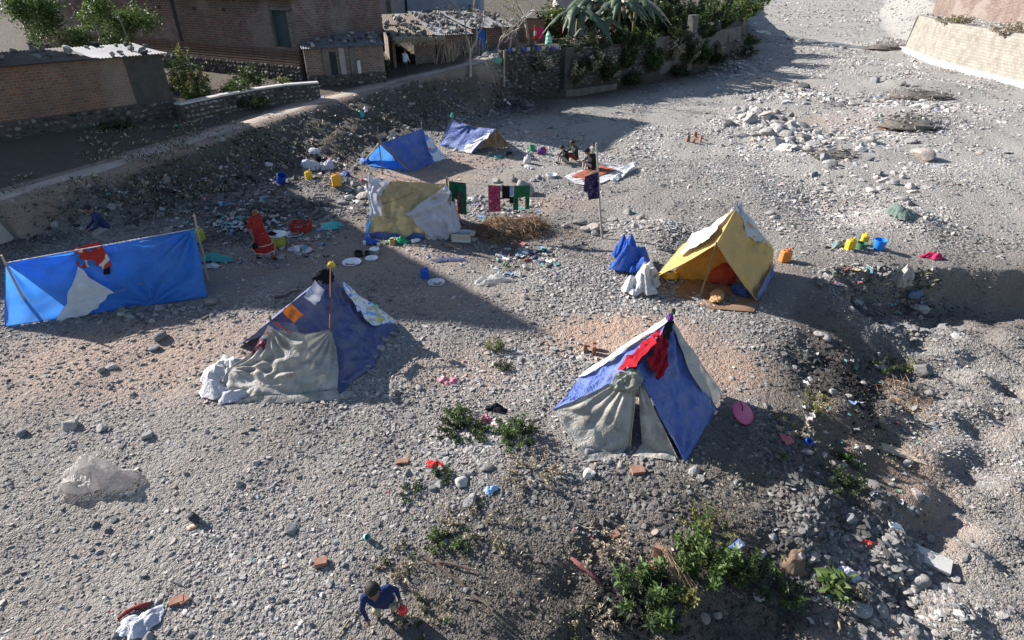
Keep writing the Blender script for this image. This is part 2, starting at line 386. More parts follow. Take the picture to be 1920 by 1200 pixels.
def pale_of(x, y):
    """how much paler the gravel turns, growing up the riverbed and to the right"""
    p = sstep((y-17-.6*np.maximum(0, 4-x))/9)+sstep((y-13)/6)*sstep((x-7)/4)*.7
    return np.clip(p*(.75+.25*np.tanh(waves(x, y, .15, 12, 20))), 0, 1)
ys = np.concatenate([np.linspace(-4, 3, 12)[:-1], np.linspace(3, 20, 270)[:-1], 20+np.cumsum(np.linspace(.065, .45, 180)), ])
ys = np.concatenate([ys, ys[-1]+np.cumsum(np.linspace(.5, 4, 90)), [420, 520, 700, 1000]])
us = np.linspace(-1, 1, 420)
Yg, Ug = np.meshgrid(ys, us, indexing='ij')
Xg = Ug*(14+Yg.clip(0)*1.02)
Zg = TZ(Xg, Yg)
nr, nc = Yg.shape
idx = np.arange(nr*nc).reshape(nr, nc)
fc = np.stack([idx[:-1, :-1], idx[:-1, 1:], idx[1:, 1:], idx[1:, :-1]], -1).reshape(-1, 4)
me = bpy.data.meshes.new('riverbed'); me.from_pydata(np.stack([Xg, Yg, Zg], -1).reshape(-1, 3).tolist(), [], fc.tolist())
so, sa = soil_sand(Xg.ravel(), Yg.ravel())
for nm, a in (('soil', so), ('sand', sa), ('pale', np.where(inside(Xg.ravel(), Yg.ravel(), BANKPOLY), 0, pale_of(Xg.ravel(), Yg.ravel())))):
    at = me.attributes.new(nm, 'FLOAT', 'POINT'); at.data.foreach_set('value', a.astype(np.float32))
me.polygons.foreach_set('use_smooth', np.ones(len(me.polygons), bool)); me.materials.append(GROUND); me.update()
riverbed = bpy.data.objects.new('riverbed', me); COL.objects.link(riverbed); tag(riverbed, 'pale grey gravel riverbed with earth banks', None, None, 'structure')

# the trodden footpath along the top of the bank
PATHM = M('trodden_earth', (.36, .30, .25), .95, .25, 2.0, .5, 25)
pts = polyat(np.array(PATH[:10]), np.linspace(.12, .985, 90))
P = np.zeros((90, 7, 3))
for i in range(90):
    d = norm((pts[min(i+1, 89)]-pts[max(i-1, 0)])*np.array([1, 1, 0])); s = np.array([-d[1], d[0], 0])
    for j in range(7):
        w = (j-3)/3*(.48+.12*math.sin(i*.7)+.1*math.sin(i*.23+j)); q = pts[i]+s*w
        P[i, j] = (q[0], q[1], tz(q[0], q[1])+(.018 if 0 < j < 6 else -.02))
o = MB().grid(P).build('footpath', PATHM, None, True); tag(o, 'trodden earth footpath along the top of the bank', None, None, 'structure')

# ------------------------------------------------------------------ stones
def ico(sub):
    import bmesh
    bm = bmesh.new(); bmesh.ops.create_icosphere(bm, subdivisions=sub, radius=1.0)
    V = np.array([v.co[:] for v in bm.verts]); F = [tuple(v.index for v in f.verts) for f in bm.faces]; bm.free(); return V, F
ICO1, ICO2, ICO3, ICO4 = ico(1), ico(2), ico(3), ico(4)
def rock_mesh(name, seed, base=ICO1, flat=.62, rough=.22, mat=None, cuts=5):
    g = np.random.default_rng(seed); V, F = base; V = V.copy()
    for _ in range(cuts):                                      # worn facets
        n = norm(g.normal(size=3)); d = g.uniform(.5, .85); h = V@n; V = V-np.where(h > d, (h-d)*.85, 0)[:, None]*n
    r = 1+rough*.5*(np.sin(V@g.normal(size=3)*2.3+g.uniform(0, 6))+np.sin(V@g.normal(size=3)*3.7+g.uniform(0, 6))*.5)
    V = V*r[:, None]*np.array([1, g.uniform(.68, .95), flat*g.uniform(.8, 1.15)])
    me = bpy.data.meshes.new(name); me.from_pydata(V.tolist(), [], F); me.materials.append(mat or ROCK)
    me.polygons.foreach_set('use_smooth', np.ones(len(me.polygons), bool)); me.set_sharp_from_angle(angle=math.radians(38)); me.update(); return me
ROCKS = [rock_mesh('stone', 10+i) for i in range(8)]
ROCKS2 = [rock_mesh('boulder', 40+i, ICO3, .72, .16, cuts=13) for i in range(6)]
DROCKS = [rock_mesh('rubble', 60+i, ICO1, .75, .2, ROCKD, 6) for i in range(6)]

def scatter(name, sources, pos, rot, scl, ids, parent=None, tint=None):
    """tens of thousands of small stones as instances on points"""
    me = bpy.data.meshes.new(name); me.vertices.add(len(pos)); me.vertices.foreach_set('co', np.asarray(pos, np.float32).ravel())
    for nm, ty, a, key in (('rot', 'FLOAT_VECTOR', rot, 'vector'), ('scl', 'FLOAT_VECTOR', scl, 'vector')):
        at = me.attributes.new(nm, ty, 'POINT'); at.data.foreach_set(key, np.asarray(a, np.float32).ravel())
    at = me.attributes.new('tint', 'FLOAT', 'POINT'); at.data.foreach_set('value', np.asarray(tint if tint is not None else np.zeros(len(pos)), np.float32))
    at = me.attributes.new('pick', 'INT', 'POINT'); at.data.foreach_set('value', np.asarray(ids, np.int32))
    o = bpy.data.objects.new(name, me); COL.objects.link(o)
    if parent: o.parent = parent
    g = bpy.data.node_groups.new(name, 'GeometryNodeTree')
    g.interface.new_socket('Geometry', in_out='INPUT', socket_type='NodeSocketGeometry'); g.interface.new_socket('Geometry', in_out='OUTPUT', socket_type='NodeSocketGeometry')
    gi = g.nodes.new('NodeGroupInput'); go = g.nodes.new('NodeGroupOutput'); ip = g.nodes.new('GeometryNodeInstanceOnPoints'); jn = g.nodes.new('GeometryNodeJoinGeometry')
    for s_ in reversed(sources):
        so_ = bpy.data.objects.new('source_'+s_.name, s_); ob = g.nodes.new('GeometryNodeObjectInfo'); ob.inputs['Object'].default_value = so_
        gti = g.nodes.new('GeometryNodeGeometryToInstance'); g.links.new(ob.outputs['Geometry'], gti.inputs[0]); g.links.new(gti.outputs[0], jn.inputs[0])
    def na(n_, ty):
        q = g.nodes.new('GeometryNodeInputNamedAttribute'); q.data_type = ty; q.inputs[0].default_value = n_; return q.outputs[0]
    er = g.nodes.new('FunctionNodeEulerToRotation')
    g.links.new(na('rot', 'FLOAT_VECTOR'), er.inputs[0]); g.links.new(er.outputs[0], ip.inputs['Rotation']); g.links.new(na('scl', 'FLOAT_VECTOR'), ip.inputs['Scale'])
    ip.inputs['Pick Instance'].default_value = True; g.links.new(na('pick', 'INT'), ip.inputs['Instance Index'])
    g.links.new(gi.outputs[0], ip.inputs['Points']); g.links.new(jn.outputs[0], ip.inputs['Instance']); g.links.new(ip.outputs[0], go.inputs[0])
    md = o.modifiers.new('stones', 'NODES'); md.node_group = g
    return o

TROD = [(W(*q, 0)[0], W(*q, 0)[1], rx, ry) for q, rx, ry in (((700, 490), 3.4, 1.8), ((600, 470), 1.6, .9), ((820, 570), 3.0, .9), ((330, 660), 3.0, 1.3), ((900, 640), 1.6, .8), ((1220, 620), 1.6, 1.0), ((860, 330), 2.6, 1.6), ((480, 520), 2.0, .9), ((1560, 600), 1.2, 1.0), ((1480, 560), 1.4, 1.2))]
def ground_ok(x, y, dens_bank=.35):
    """how thickly stones lie at a place"""
    p = np.clip(.36+.5*np.tanh(2*waves(x, y, .16, 44, 52))+.34*np.tanh(1.8*waves(x, y, .8, 50, 60)), .05, 1)
    for tx, ty, rx, ry in TROD: p = p*(1-.75*np.exp(-(((x-tx)/rx)**2+((y-ty)/ry)**2)**1.5))
    p = np.where(y < 13, np.maximum(p, .30), p)
    so, sa = soil_sand(x, y); p = p*(1-.88*np.clip(sa, 0, 1))*(1-.62*so)
    p = np.where(inside(x, y, BEYOND), 0, p)
    dp, _ = seg_dist(x, y, PATH); p = np.where((dp < .7) & inside(x, y, BANKPOLY), .02, p)
    return np.clip(p, 0, 1)
parts = []
for y0, y1, N, d0, sg in ((2.5, 9, 74000, .031, .58), (9, 15, 84000, .038, .57), (15, 25, 76000, .05, .52), (25, 45, 72000, .078, .5), (45, 90, 50000, .15, .4), (90, 190, 22000, .3, .4)):
    y = rng.uniform(y0, y1, int(N*2.6)); wd_ = .93*(y*.857+3.6)+1.5; x = rng.uniform(-1, 1, len(y))*wd_
    keep = rng.uniform(0, 1, len(y)) < ground_ok(x, y); x, y = x[keep][:N], y[keep][:N]
    d = np.clip(d0*np.exp(rng.normal(0, sg, len(x))), d0*.4, d0*3.8)
    parts.append((x, y, d))
# heaps and stony patches: centre in the picture, spread in metres, count, size
for q, rx, ry, N, d0 in (((1130, 560), 1.9, 1.0, 1500, .075), ((1230, 545), 1.3, .7, 900, .075), ((1090, 520), 1.5, .8, 900, .07), ((1160, 425), 1.3, .6, 700, .10), ((1245, 440), 1.0, .7, 700, .08), ((1050, 690), .9, .9, 700, .08), ((1000, 660), .9, .6, 400, .075),
                         ((1545, 365), 1.5, 1.6, 900, .12), ((1440, 250), 2.0, 2.0, 700, .16), ((850, 830), 1.2, .9, 900, .07), ((1110, 880), 1.0, .6, 600, .07), ((1600, 680), 1.2, .9, 800, .09), ((1560, 1010), 1.0, .8, 900, .085), ((1650, 960), 1.2, .8, 700, .10), ((1490, 860), .8, 1.2, 600, .07),
                         ((1700, 1090), 1.0, .8, 600, .10), ((1190, 1080), .5, .5, 300, .09), ((1230, 960), .8, .6, 400, .07), ((300, 590), 1.6, .35, 260, .11), ((600, 400), 1.6, .5, 420, .13), ((560, 350), 1.6, .7, 500, .10), ((470, 390), 1.8, .9, 900, .12), ((500, 410), 1.6, .7, 420, .15), ((440, 440), 1.5, .9, 500, .10), ((1450, 245), 2.0, 2.0, 90, .42), ((1500, 275), 1.8, 1.6, 70, .38), ((1410, 215), 1.8, 1.8, 60, .42), ((1700, 200), 3, 3, 160, .3), ((1640, 330), 3, 3, 90, .28), ((900, 380), 1.6, .9, 240, .14), ((640, 745), 1.5, .25, 260, .085), ((970, 205), 1.3, 2.2, 500, .22), ((930, 185), .9, 1.4, 380, .26), ((1640, 250), 3.5, 3, 500, .18), ((1620, 540), .9, .5, 260, .13), ((1700, 560), .9, .5, 260, .15), ((1760, 560), .9, .5, 200, .15), ((1600, 515), 1.2, .25, 160, .12), ((1700, 508), 1.4, .25, 200, .12), ((1360, 130), 2.5, 5, 500, .28), ((1480, 180), 4, 4, 500, .24)):
    c = W(*q, 0); x = c[0]+rng.normal(0, rx*.55, N); y = c[1]+rng.normal(0, ry*.55, N); parts.append((x, y, np.clip(d0*np.exp(rng.normal(0, .4, N)), d0*.4, d0*2.6)))
px_ = np.concatenate([p[0] for p in parts]); py_ = np.concatenate([p[1] for p in parts]); pd_ = np.concatenate([p[2] for p in parts])
n = len(px_); pz_ = TZ(px_, py_)+pd_*.5*rng.uniform(-.22, .26, n)
rot = np.stack([rng.normal(0, .28, n), rng.normal(0, .28, n), rng.uniform(0, 6.28, n)], -1)
scl = (pd_*.5)[:, None]*np.stack([rng.uniform(.9, 1.35, n), rng.uniform(.8, 1.15, n), rng.uniform(.6, 1.15, n)], -1)
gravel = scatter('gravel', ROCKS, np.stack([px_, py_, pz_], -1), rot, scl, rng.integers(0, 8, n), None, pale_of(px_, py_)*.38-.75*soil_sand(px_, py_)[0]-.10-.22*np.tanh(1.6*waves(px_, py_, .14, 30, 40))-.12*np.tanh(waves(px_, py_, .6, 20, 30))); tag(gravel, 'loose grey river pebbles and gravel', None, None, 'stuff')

# single stones that stand out: parts of the riverbed
def stone(p, r, seed=None, meshes=ROCKS2, sink=.33, flat=1.0, name='stone', parent=riverbed):
    g = random.Random(seed if seed is not None else hash((round(p[0], 3), round(p[1], 3))))
    o = bpy.data.objects.new(name, g.choice(meshes)); COL.objects.link(o)
    if parent is not None: o.parent = parent
    s = r*np.array([g.uniform(.95, 1.25), g.uniform(.85, 1.1), g.uniform(.85, 1.1)*flat])
    o.location = (p[0], p[1], p[2]+s[2]*.72*(1-2*sink)*.9); o.scale = tuple(s); o.rotation_euler = (g.uniform(-.25, .25), g.uniform(-.25, .25), g.uniform(0, 6.28))
    return o
# picked out in the photograph: picture point, breadth in pixels
STONES = [(300, 632, 34), (288, 655, 22), (195, 805, 26), (275, 820, 24), (545, 995, 30), (448, 910, 22), (735, 750, 0), (640, 705, 0), (812, 918, 20), (905, 872, 22), (870, 895, 26), (865, 908, 30), (843, 845, 18), (1300, 885, 28), (1315, 897, 20), (1230, 1000, 18), (1380, 905, 16), (1345, 1155, 24), (1320, 1160, 28), (1275, 1140, 24), (1290, 925, 14), (1150, 848, 16), (1170, 855, 12), (1190, 880, 20),
          (1445, 640, 0), (1540, 630, 26), (1610, 655, 0), (1650, 690, 30), (1725, 700, 36), (1560, 900, 18), (1595, 975, 28), (1555, 1000, 16), (1510, 1030, 22), (1500, 1045, 26), (1530, 1050, 18), (1675, 1005, 24), (1725, 1095, 44), (1740, 1050, 34), (1700, 1110, 24), (1612, 1135, 0), (1655, 1150, 34), (1640, 1168, 32), (1420, 1120, 30), (1405, 1085, 20), (1450, 1010, 20), (1428, 1040, 22), (1585, 1010, 18), (1570, 1030, 16),
          (1405, 230, 40), (1390, 222, 24), (1440, 255, 36), (1460, 240, 26), (1475, 255, 30), (1500, 240, 32), (1505, 262, 28), (1480, 268, 22), (1490, 280, 24), (1515, 285, 26), (1545, 300, 30), (1550, 308, 22), (1420, 245, 22), (1435, 228, 22), (1365, 236, 30), (1530, 252, 20), (1635, 268, 30), (1705, 268, 26), (1675, 345, 22), (1705, 352, 26), (1560, 310, 26), (1465, 225, 22), (1480, 218, 18), (1455, 212, 20), (1422, 210, 18), (1400, 205, 20),
          (1455, 158, 20), (1505, 165, 24), (1490, 155, 14), (1410, 130, 12), (1580, 192, 14), (1600, 197, 24), (1575, 200, 16), (1640, 155, 26), (1720, 185, 24), (1740, 205, 26), (1480, 75, 14), (1500, 78, 16), (1430, 68, 14), (1580, 92, 14), (1380, 88, 12), (1690, 160, 18),
          (960, 372, 22), (935, 355, 24), (930, 342, 20), (1015, 315, 0), (965, 340, 20), (1010, 335, 18), (1000, 340, 14), (690, 370, 26), (675, 360, 30), (655, 373, 24), (640, 382, 20), (665, 348, 22), (700, 355, 20), (615, 375, 20), (680, 385, 18), (1115, 440, 20), (1085, 420, 26), (1098, 432, 20), (1150, 415, 22), (1178, 400, 24), (1200, 410, 22), (1170, 420, 18), (1060, 425, 18), (1190, 425, 16),
          (228, 592, 18), (245, 596, 20), (240, 602, 12), (268, 596, 12), (277, 598, 10), (287, 603, 16), (300, 582, 24), (293, 593, 14), (358, 578, 16), (345, 582, 14), (378, 585, 14), (395, 570, 30), (330, 588, 14), (320, 575, 12),
          (560, 895, 14), (430, 700, 16), (350, 890, 14), (210, 690, 20), (190, 695, 22), (250, 740, 14), (480, 870, 16), (700, 880, 14), (180, 985, 20), (205, 995, 18), (215, 975, 16), (620, 1095, 18), (1015, 912, 14), (985, 985, 14), (1000, 905, 14), (900, 990, 14), (1240, 1110, 0), (885, 935, 26), (880, 945, 30), (1115, 1000, 14), (1150, 1000, 14), (1080, 920, 16), (1700, 870, 24), (1720, 930, 26), (1735, 940, 20), (1670, 910, 18), (1610, 900, 18), (1590, 905, 16), (1560, 870, 16), (1545, 855, 18), (1510, 850, 22), (1740, 740, 24), (1680, 760, 16), (1715, 770, 20), (1750, 800, 20), (1490, 690, 14), (1520, 715, 18), (1560, 735, 20), (1590, 745, 18), (1470, 665, 14), (1620, 720, 16)]
for i, (a, b, w) in enumerate(STONES):
    if w:
        p = G(a, b); dep = p[1]*math.cos(CAM_PITCH)+(CAM_H-p[2])*math.sin(CAM_PITCH); stone(p, w*dep/CAM_F*.5, i)
for i in range(90):
    y = rng.uniform(4, 40); x = rng.uniform(-.9, .9)*(y*.857+3.6)
    if inside(np.array([x]), np.array([y]), BEYOND)[0] or rng.uniform() > float(ground_ok(np.array([x]), np.array([y]))[0])*1.3: continue
    stone(GR(x, y), rng.uniform(.06, .14)*(1+y/40), 900+i)

# dark rubble, clods and broken stone on the earth bank
N = 5200; q = rng.uniform(0, 1, N); tp = polyat(np.array(TOE[1:]), q); pp = polyat(np.array(PATH[1:9]), q); k = rng.uniform(-.12, .92, N)[:, None]
xy = (tp*(1-k)+pp*k)[:, :2]+rng.normal(0, .35, (N, 2)); dpt, _ = seg_dist(xy[:, 0], xy[:, 1], PATH); xy = xy[dpt > .75]; n = len(xy); dd = np.clip(.09*np.exp(rng.normal(0, .55, n)), .04, .42)
rub = scatter('rubble', DROCKS+ROCKS[:3], np.stack([xy[:, 0], xy[:, 1], TZ(xy[:, 0], xy[:, 1])+dd*.05], -1), np.stack([rng.normal(0, .5, n), rng.normal(0, .5, n), rng.uniform(0, 6.28, n)], -1), (dd*.5)[:, None]*rng.uniform(.75, 1.3, (n, 3)), rng.choice(9, n, p=[.13]*6+[.22/3]*3), None, rng.uniform(-.2, .35, n)); tag(rub, 'dark clods and broken stone over the earth bank', None, None, 'stuff')
# ------------------------------------------------------------------ buildings and walls of the village on the bank
def brick_mat(name, c1, c2, mort, stain=(.10, .09, .085), samt=.6, bw=.23, rh=.075, ms=.011):
    m, t, bs, out = nt(name); tc = nd(t, 'ShaderNodeTexCoord'); sp = nd(t, 'ShaderNodeSeparateXYZ'); lk(t, tc.outputs['Object'], sp.inputs[0])
    cb = nd(t, 'ShaderNodeCombineXYZ'); wob = noise(t, tc.outputs['Object'], 1.3, 3); 
    lk(t, mth(t, 'ADD', sp.outputs[0], sp.outputs[1]), cb.inputs[0]); lk(t, mth(t, 'ADD', sp.outputs[2], mth(t, 'MULTIPLY', wob.outputs[0], .05)), cb.inputs[1])
    br = nd(t, 'ShaderNodeTexBrick'); lk(t, cb.outputs[0], br.inputs['Vector']); br.inputs['Scale'].default_value = 1.0; br.inputs['Brick Width'].default_value = bw; br.inputs['Row Height'].default_value = rh
    br.inputs['Mortar Size'].default_value = ms; br.inputs['Mortar Smooth'].default_value = .3; br.inputs['Bias'].default_value = 0.0
    br.inputs['Color1'].default_value = (*c1, 1); br.inputs['Color2'].default_value = (*c2, 1); br.inputs['Mortar'].default_value = (*mort, 1)
    n1 = noise(t, tc.outputs['Object'], 1.1, 7, .7, .5); n2 = noise(t, tc.outputs['Object'], 22, 4, .7)
    c = mixc(t, mth(t, 'MULTIPLY', ramp(t, n1.outputs[0], [(.42, 0), (.66, 1)]).outputs[0], samt), br.outputs[0], stain)
    n4 = noise(t, tc.outputs['Object'], .35, 6, .65, .8); c = mixc(t, mth(t, 'MULTIPLY', ramp(t, n4.outputs[0], [(.5, 0), (.62, 1)]).outputs[0], .45), c, [q*1.25 for q in mort])
    c = mixc(t, .75, c, ramp(t, n2.outputs[0], [(.3, .5), (.7, 1.35)]).outputs[0], 'MULTIPLY')
    lk(t, c, bs.inputs['Base Color']); bs.inputs['Roughness'].default_value = .95; bs.inputs['Specular IOR Level'].default_value = .1
    h = mth(t, 'ADD', mth(t, 'MULTIPLY', br.outputs['Fac'], -1.0), mth(t, 'MULTIPLY', n2.outputs[0], .6)); b = nd(t, 'ShaderNodeBump'); b.inputs['Strength'].default_value = .8; b.inputs['Distance'].default_value = .02
    lk(t, h, b.inputs['Height']); lk(t, b.outputs[0], bs.inputs['Normal']); return m
BR_OLD = brick_mat('old_dark_brick', (.10, .055, .048), (.19, .105, .09), (.22, .20, .19), samt=.85, bw=.28, rh=.12, ms=.018)
BR_ORANGE = brick_mat('orange_brick', (.19, .088, .05), (.28, .14, .085), (.24, .21, .18), samt=.55, bw=.26, rh=.105, ms=.016)
BR_SHACK = brick_mat('shack_brick', (.15, .09, .07), (.25, .165, .135), (.28, .25, .225), samt=.5, bw=.27, rh=.11, ms=.018)
PLASTER = M('grimy_plaster', (.36, .32, .32), .9, .2, 1.2, .4, 12, dirt=(.16, .14, .14), dirtamt=.6, dscale=.8)
PLASTER_B = M('blue_grey_plaster', (.30, .34, .42), .9, .2, 1.0, .3, 12, dirt=(.17, .17, .19), dirtamt=.5, dscale=.7)
CONC = M('grey_concrete', (.14, .132, .12), .92, .3, 2.0, .6, 14, dirt=(.07, .065, .06), dirtamt=.75, dscale=1.2)
CONC_L = M('pale_concrete', (.46, .44, .42), .9, .15, 3, .3, 15, dirt=(.35, .33, .30), dirtamt=.4)
MORTAR = M('dark_wall_mortar', (.075, .068, .062), .95, .3, 3, .6, 20)
TIN = M('weathered_tin', (.17, .18, .20), .7, .3, 2.5, .2, 20, spec=.25, dirt=(.16, .12, .10), dirtamt=.7, dscale=1.5)
THATCH = M('old_thatch', (.23, .19, .15), .95, .35, 9, .8, 60)
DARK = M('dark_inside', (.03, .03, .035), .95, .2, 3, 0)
DOOR_G = M('dark_green_door_paint', (.035, .06, .075), .7, .2, 3, .2, 20)
DOOR_B = M('bright_blue_door_paint', (.02, .10, .42), .6, .2, 4, .2, 20)
WOODM = M('grey_brown_wood', (.22, .155, .105), .85, .3, 5, .5, 30)
WOODL = M('pale_stick_wood', (.40, .32, .23), .85, .25, 6, .4, 40)

def wallbox(name, p0, p1, z0, z1, th, mat, parent, x0=None, x1=None, dy=0.0, batter=0.0):
    """a straight piece of wall from p0 to p1 (plan), front face on the line, thickness behind it; x0..x1 limit it along the line"""
    p0 = np.array(p0[:2], float); p1 = np.array(p1[:2], float); L = np.linalg.norm(p1-p0); a = math.atan2(p1[1]-p0[1], p1[0]-p0[0])
    x0 = 0 if x0 is None else x0; x1 = L if x1 is None else x1; h = z1-z0
    V = []
    for z, b in ((0, 0), (h, batter)):
        V += [(x0, dy+b, z), (x1, dy+b, z), (x1, dy+th, z), (x0, dy+th, z)]
    me = bpy.data.meshes.new(name); me.from_pydata(V, [], [(3, 2, 1, 0), (4, 5, 6, 7), (0, 1, 5, 4), (1, 2, 6, 5), (2, 3, 7, 6), (3, 0, 4, 7)]); me.materials.append(mat); me.update()
    o = bpy.data.objects.new(name, me); COL.objects.link(o)
    q = np.array([p0[0], p0[1], z0])
    if parent is not None: o.parent = parent; q = q-world_origin(parent)
    o.location = tuple(q); o.rotation_euler = (0, 0, a); return o
def corrugated(name, c00, c10, c11, c01, mat, parent, pitch=.12, amp=.018, smooth=True):
    c00, c10, c11, c01 = [np.asarray(c, float) for c in (c00, c10, c11, c01)]
    L = np.linalg.norm(c10-c00); nu = max(8, int(L/pitch*4)); nv = 5
    u = np.linspace(0, 1, nu)[:, None, None]; v = np.linspace(0, 1, nv)[None, :, None]
    P = (1-u)*(1-v)*c00+u*(1-v)*c10+u*v*c11+(1-u)*v*c01
    P[..., 2] += amp*np.sin(np.linspace(0, 1, nu)*L/pitch*2*PI)[:, None]+.03*np.sin(np.linspace(0, 5, nv)+L)[None, :]
    b = MB(); b.grid(P); Q = P.copy(); Q[..., 2] -= .012; b.grid(Q, flip=True)
    return b.build(name, mat, parent, smooth)
def roof_stones(roof, c00, c10, c11, c01, n, r0, r1, seed):
    g = np.random.default_rng(seed); cs = [np.asarray(c, float) for c in (c00, c10, c11, c01)]; o0 = world_origin(roof)
    for i in range(n):
        u, v = g.uniform(.02, .98), g.uniform(.03, .97)**1.1
        p = (1-u)*(1-v)*cs[0]+u*(1-v)*cs[1]+u*v*cs[2]+(1-u)*v*cs[3]; r = g.uniform(r0, r1)
        stone(p-o0+np.array([0, 0, .02]), r, seed*1000+i, ROCKS2 if i % 2 else DROCKS, sink=.08, parent=roof)

def rubble_face(p0, p1, z0, z1, parent, size=.24, batter=0.0, proud=.03, skip=0.0, seed=1):
    """rough stones set in the face of a wall"""
    g = np.random.default_rng(seed); a, c = np.array(p0[:2], float), np.array(p1[:2], float); e = norm(c-a); L = np.linalg.norm(c-a); nrm = np.array([e[1], -e[0]]); ang = math.atan2(e[1], e[0]); Pp, Rr, Ss = [], [], []
    nrow = max(1, int((z1-z0)/(size*.72)))
    for r_ in range(nrow):
        x = g.uniform(0, size)
        while x < L:
            w = size*g.uniform(.6, 1.5); z = z0+(z1-z0)*(r_+.5)/nrow+g.uniform(-.03, .03); q = a+e*x-nrm*(batter*(z-z0)/(z1-z0))+nrm*g.uniform(-.02, proud)
            if g.uniform() > skip: Pp.append((q[0], q[1], z)); Rr.append((g.uniform(-.3, .3), g.uniform(-.4, .4), ang+g.uniform(-.2, .2))); Ss.append((w*.52, .11, size*g.uniform(.36, .5)))
            x += w
    o = scatter('rubble_stones', DROCKS, np.array(Pp)-world_origin(parent), Rr, Ss, g.integers(0, 6, len(Pp)), parent); o['kind'] = 'stuff'; return o
# the low brick hut beside the path
hA, hB = W(334, 224, 1.3)[:2], W(150, 256, 1.25)[:2]                     # right and left ends of its front
d = norm(hB-hA); hB = hA+d*6.4; back = np.array([d[1], -d[0]]); back = back if back[1] > 0 else -back
hut = empty('brick_hut', (*(hA+hB)/2, 1.2), 'low orange brick hut with stone footing and flat tin roof beside the footpath', 'hut')
hC, hD = hB+back*4, hA+back*4
wallbox('footing', hB, hA, 1.0, 2.15, 4.0, MORTAR, hut, dy=-.06)
wallbox('wall', hB, hA, 2.15, 3.95, 4.0, BR_ORANGE, hut)
wallbox('wall_shade_panel', hB, hA, 2.15, 3.9, .05, MORTAR, hut, x0=5.0, x1=6.41, dy=-.025)  # thin dark sheet standing in for the shade over this end of the front
up = np.array([0, 0, 1.0])
def p3(q, z): return np.array([q[0], q[1], z])
rm_ = hA+d*2.6
rc = [p3(rm_-back*.35, 3.99), p3(hA-back*.35-d*.25, 3.97), p3(hD-d*.25-back*.6, 4.06), p3(rm_+back*3.4, 4.08)]
rf = corrugated('roof', *rc, TIN, hut); roof_stones(rf, *rc, 14, .10, .2, 5)
rc = [p3(hB-back*.35, 4.03), p3(rm_-back*.35-d*.15, 4.03), p3(rm_+back*3.4-d*.15, 4.12), p3(hC-back*.6, 4.12)]
rf = corrugated('roof', *rc, M('rusted_dark_tin', (.10, .075, .065), .85, .4, 2.5, .3, 20, dirt=(.05, .04, .04)), hut); roof_stones(rf, *rc, 14, .10, .2, 15)
rubble_face(hB-back*.06, hA-back*.06, 1.0, 2.15, hut, .24, seed=2)
b = MB(); q = W(341, 220, 1.3); b.box(q+up*.34, (.13, .13, .72), rotm(0, .05, .5), top=.9); b.box(q+up*.71, (.10, .10, .03), rotm(0, .05, .5))
tag(b.build('concrete_post', CONC_L), 'short white concrete post at the corner of the brick hut', 'post')

# low rubble wall along the path
wp = [W(347, 234, 1.3), W(420, 217, 1.3), W(480, 204, 1.32), W(540, 193, 1.35), W(602, 186, 1.4)]
swall = empty('stone_wall', (*wp[2][:2], 1.3), 'low dry rubble wall with pale capping beside the footpath', 'wall')
for i in range(4):
    a, c = wp[i], wp[i+1]; z0 = tz(*a[:2])-.15
    wallbox('core', a, c, z0, z0+.86, .32, MORTAR, swall)
    L = np.linalg.norm((c-a)[:2]); e = norm((c-a)*[1, 1, 0]); x = 0
    wallbox('capping', a, c, z0+.86, z0+.93, .40, CONC_L, swall, dy=-.04)
    for row in range(4):
        x = rng.uniform(0, .15)
        while x < L-.08:
            w = rng.uniform(.16, .34); q = a+e*(x+w/2); q = np.array([q[0], q[1], z0+.16+row*.19+rng.uniform(-.02, .02)])+np.array([e[1], -e[0], 0])*.0
            o = stone(q-world_origin(swall), .10, int(rng.integers(1e6)), DROCKS if rng.uniform() < .5 else ROCKS, sink=.5, parent=swall); o.scale = (w*.52, .13, .105); o.rotation_euler = (rng.uniform(-.1, .1), rng.uniform(-.2, .2), math.atan2(e[1], e[0])+rng.uniform(-.1, .1)); x += w*.95

# the big old brick house
K = np.array([-11.1, 33.5]); KL = np.array([-34.0, 45.53]); KR = np.array([-10.0, 37.6])
house = empty('brick_house', (-17, 40, 1.5), 'tall old dark brick house with stepped plinth and narrow upper door', 'house')
Lh = np.linalg.norm(KL-K)
wallbox('footing', KL, K, 1.0, 2.55, 7, MORTAR, house, dy=-.18)
wallbox('plinth', KL, K, 2.55, 3.4, 7, BR_OLD, house)
COURSE = M('weathered_brick_course', (.13, .08, .068), .95, .4, 3, .7, 25, dirt=(.22, .19, .17), dirtamt=.6, dscale=4)
for i in range(6): wallbox('plinth_course', KL, K, 2.57+i*.13, 2.57+i*.13+.075, .3, COURSE, house, dy=-.15+i*.022)
dx0, dx1 = Lh-1.7, Lh-.12
wallbox('wall', KL, K, 3.4, 9.0, 7, BR_OLD, house, x1=dx0); wallbox('wall', KL, K, 3.4, 9.0, 7, BR_OLD, house, x0=dx1)
wallbox('wall', KL, K, 5.15, 9.0, 7, BR_OLD, house, x0=dx0, x1=dx1)
dr = wallbox('door', KL, K, 3.42, 5.13, .06, DOOR_G, house, x0=dx0+.06, x1=dx1-.06, dy=.14)
for a0, a1, z0, z1 in ((dx0-.02, dx0+.07, 3.42, 5.2), (dx1-.07, dx1+.1, 3.42, 5.2), (dx0-.02, dx1+.1, 5.12, 5.24)): wallbox('door_frame', KL, K, z0, z1, .2, CONC, house, x0=a0, x1=a1, dy=-.03)
wallbox('side_wall', K, KR, 1.2, 9.0, .5, BR_SHACK, house, x0=.16, dy=.02)
wallbox('corner_post', K, KR, 3.0, 9.0, .25, CONC, house, x0=np.linalg.norm(KR-K)-.16, x1=np.linalg.norm(KR-K)+.02, dy=-.05)
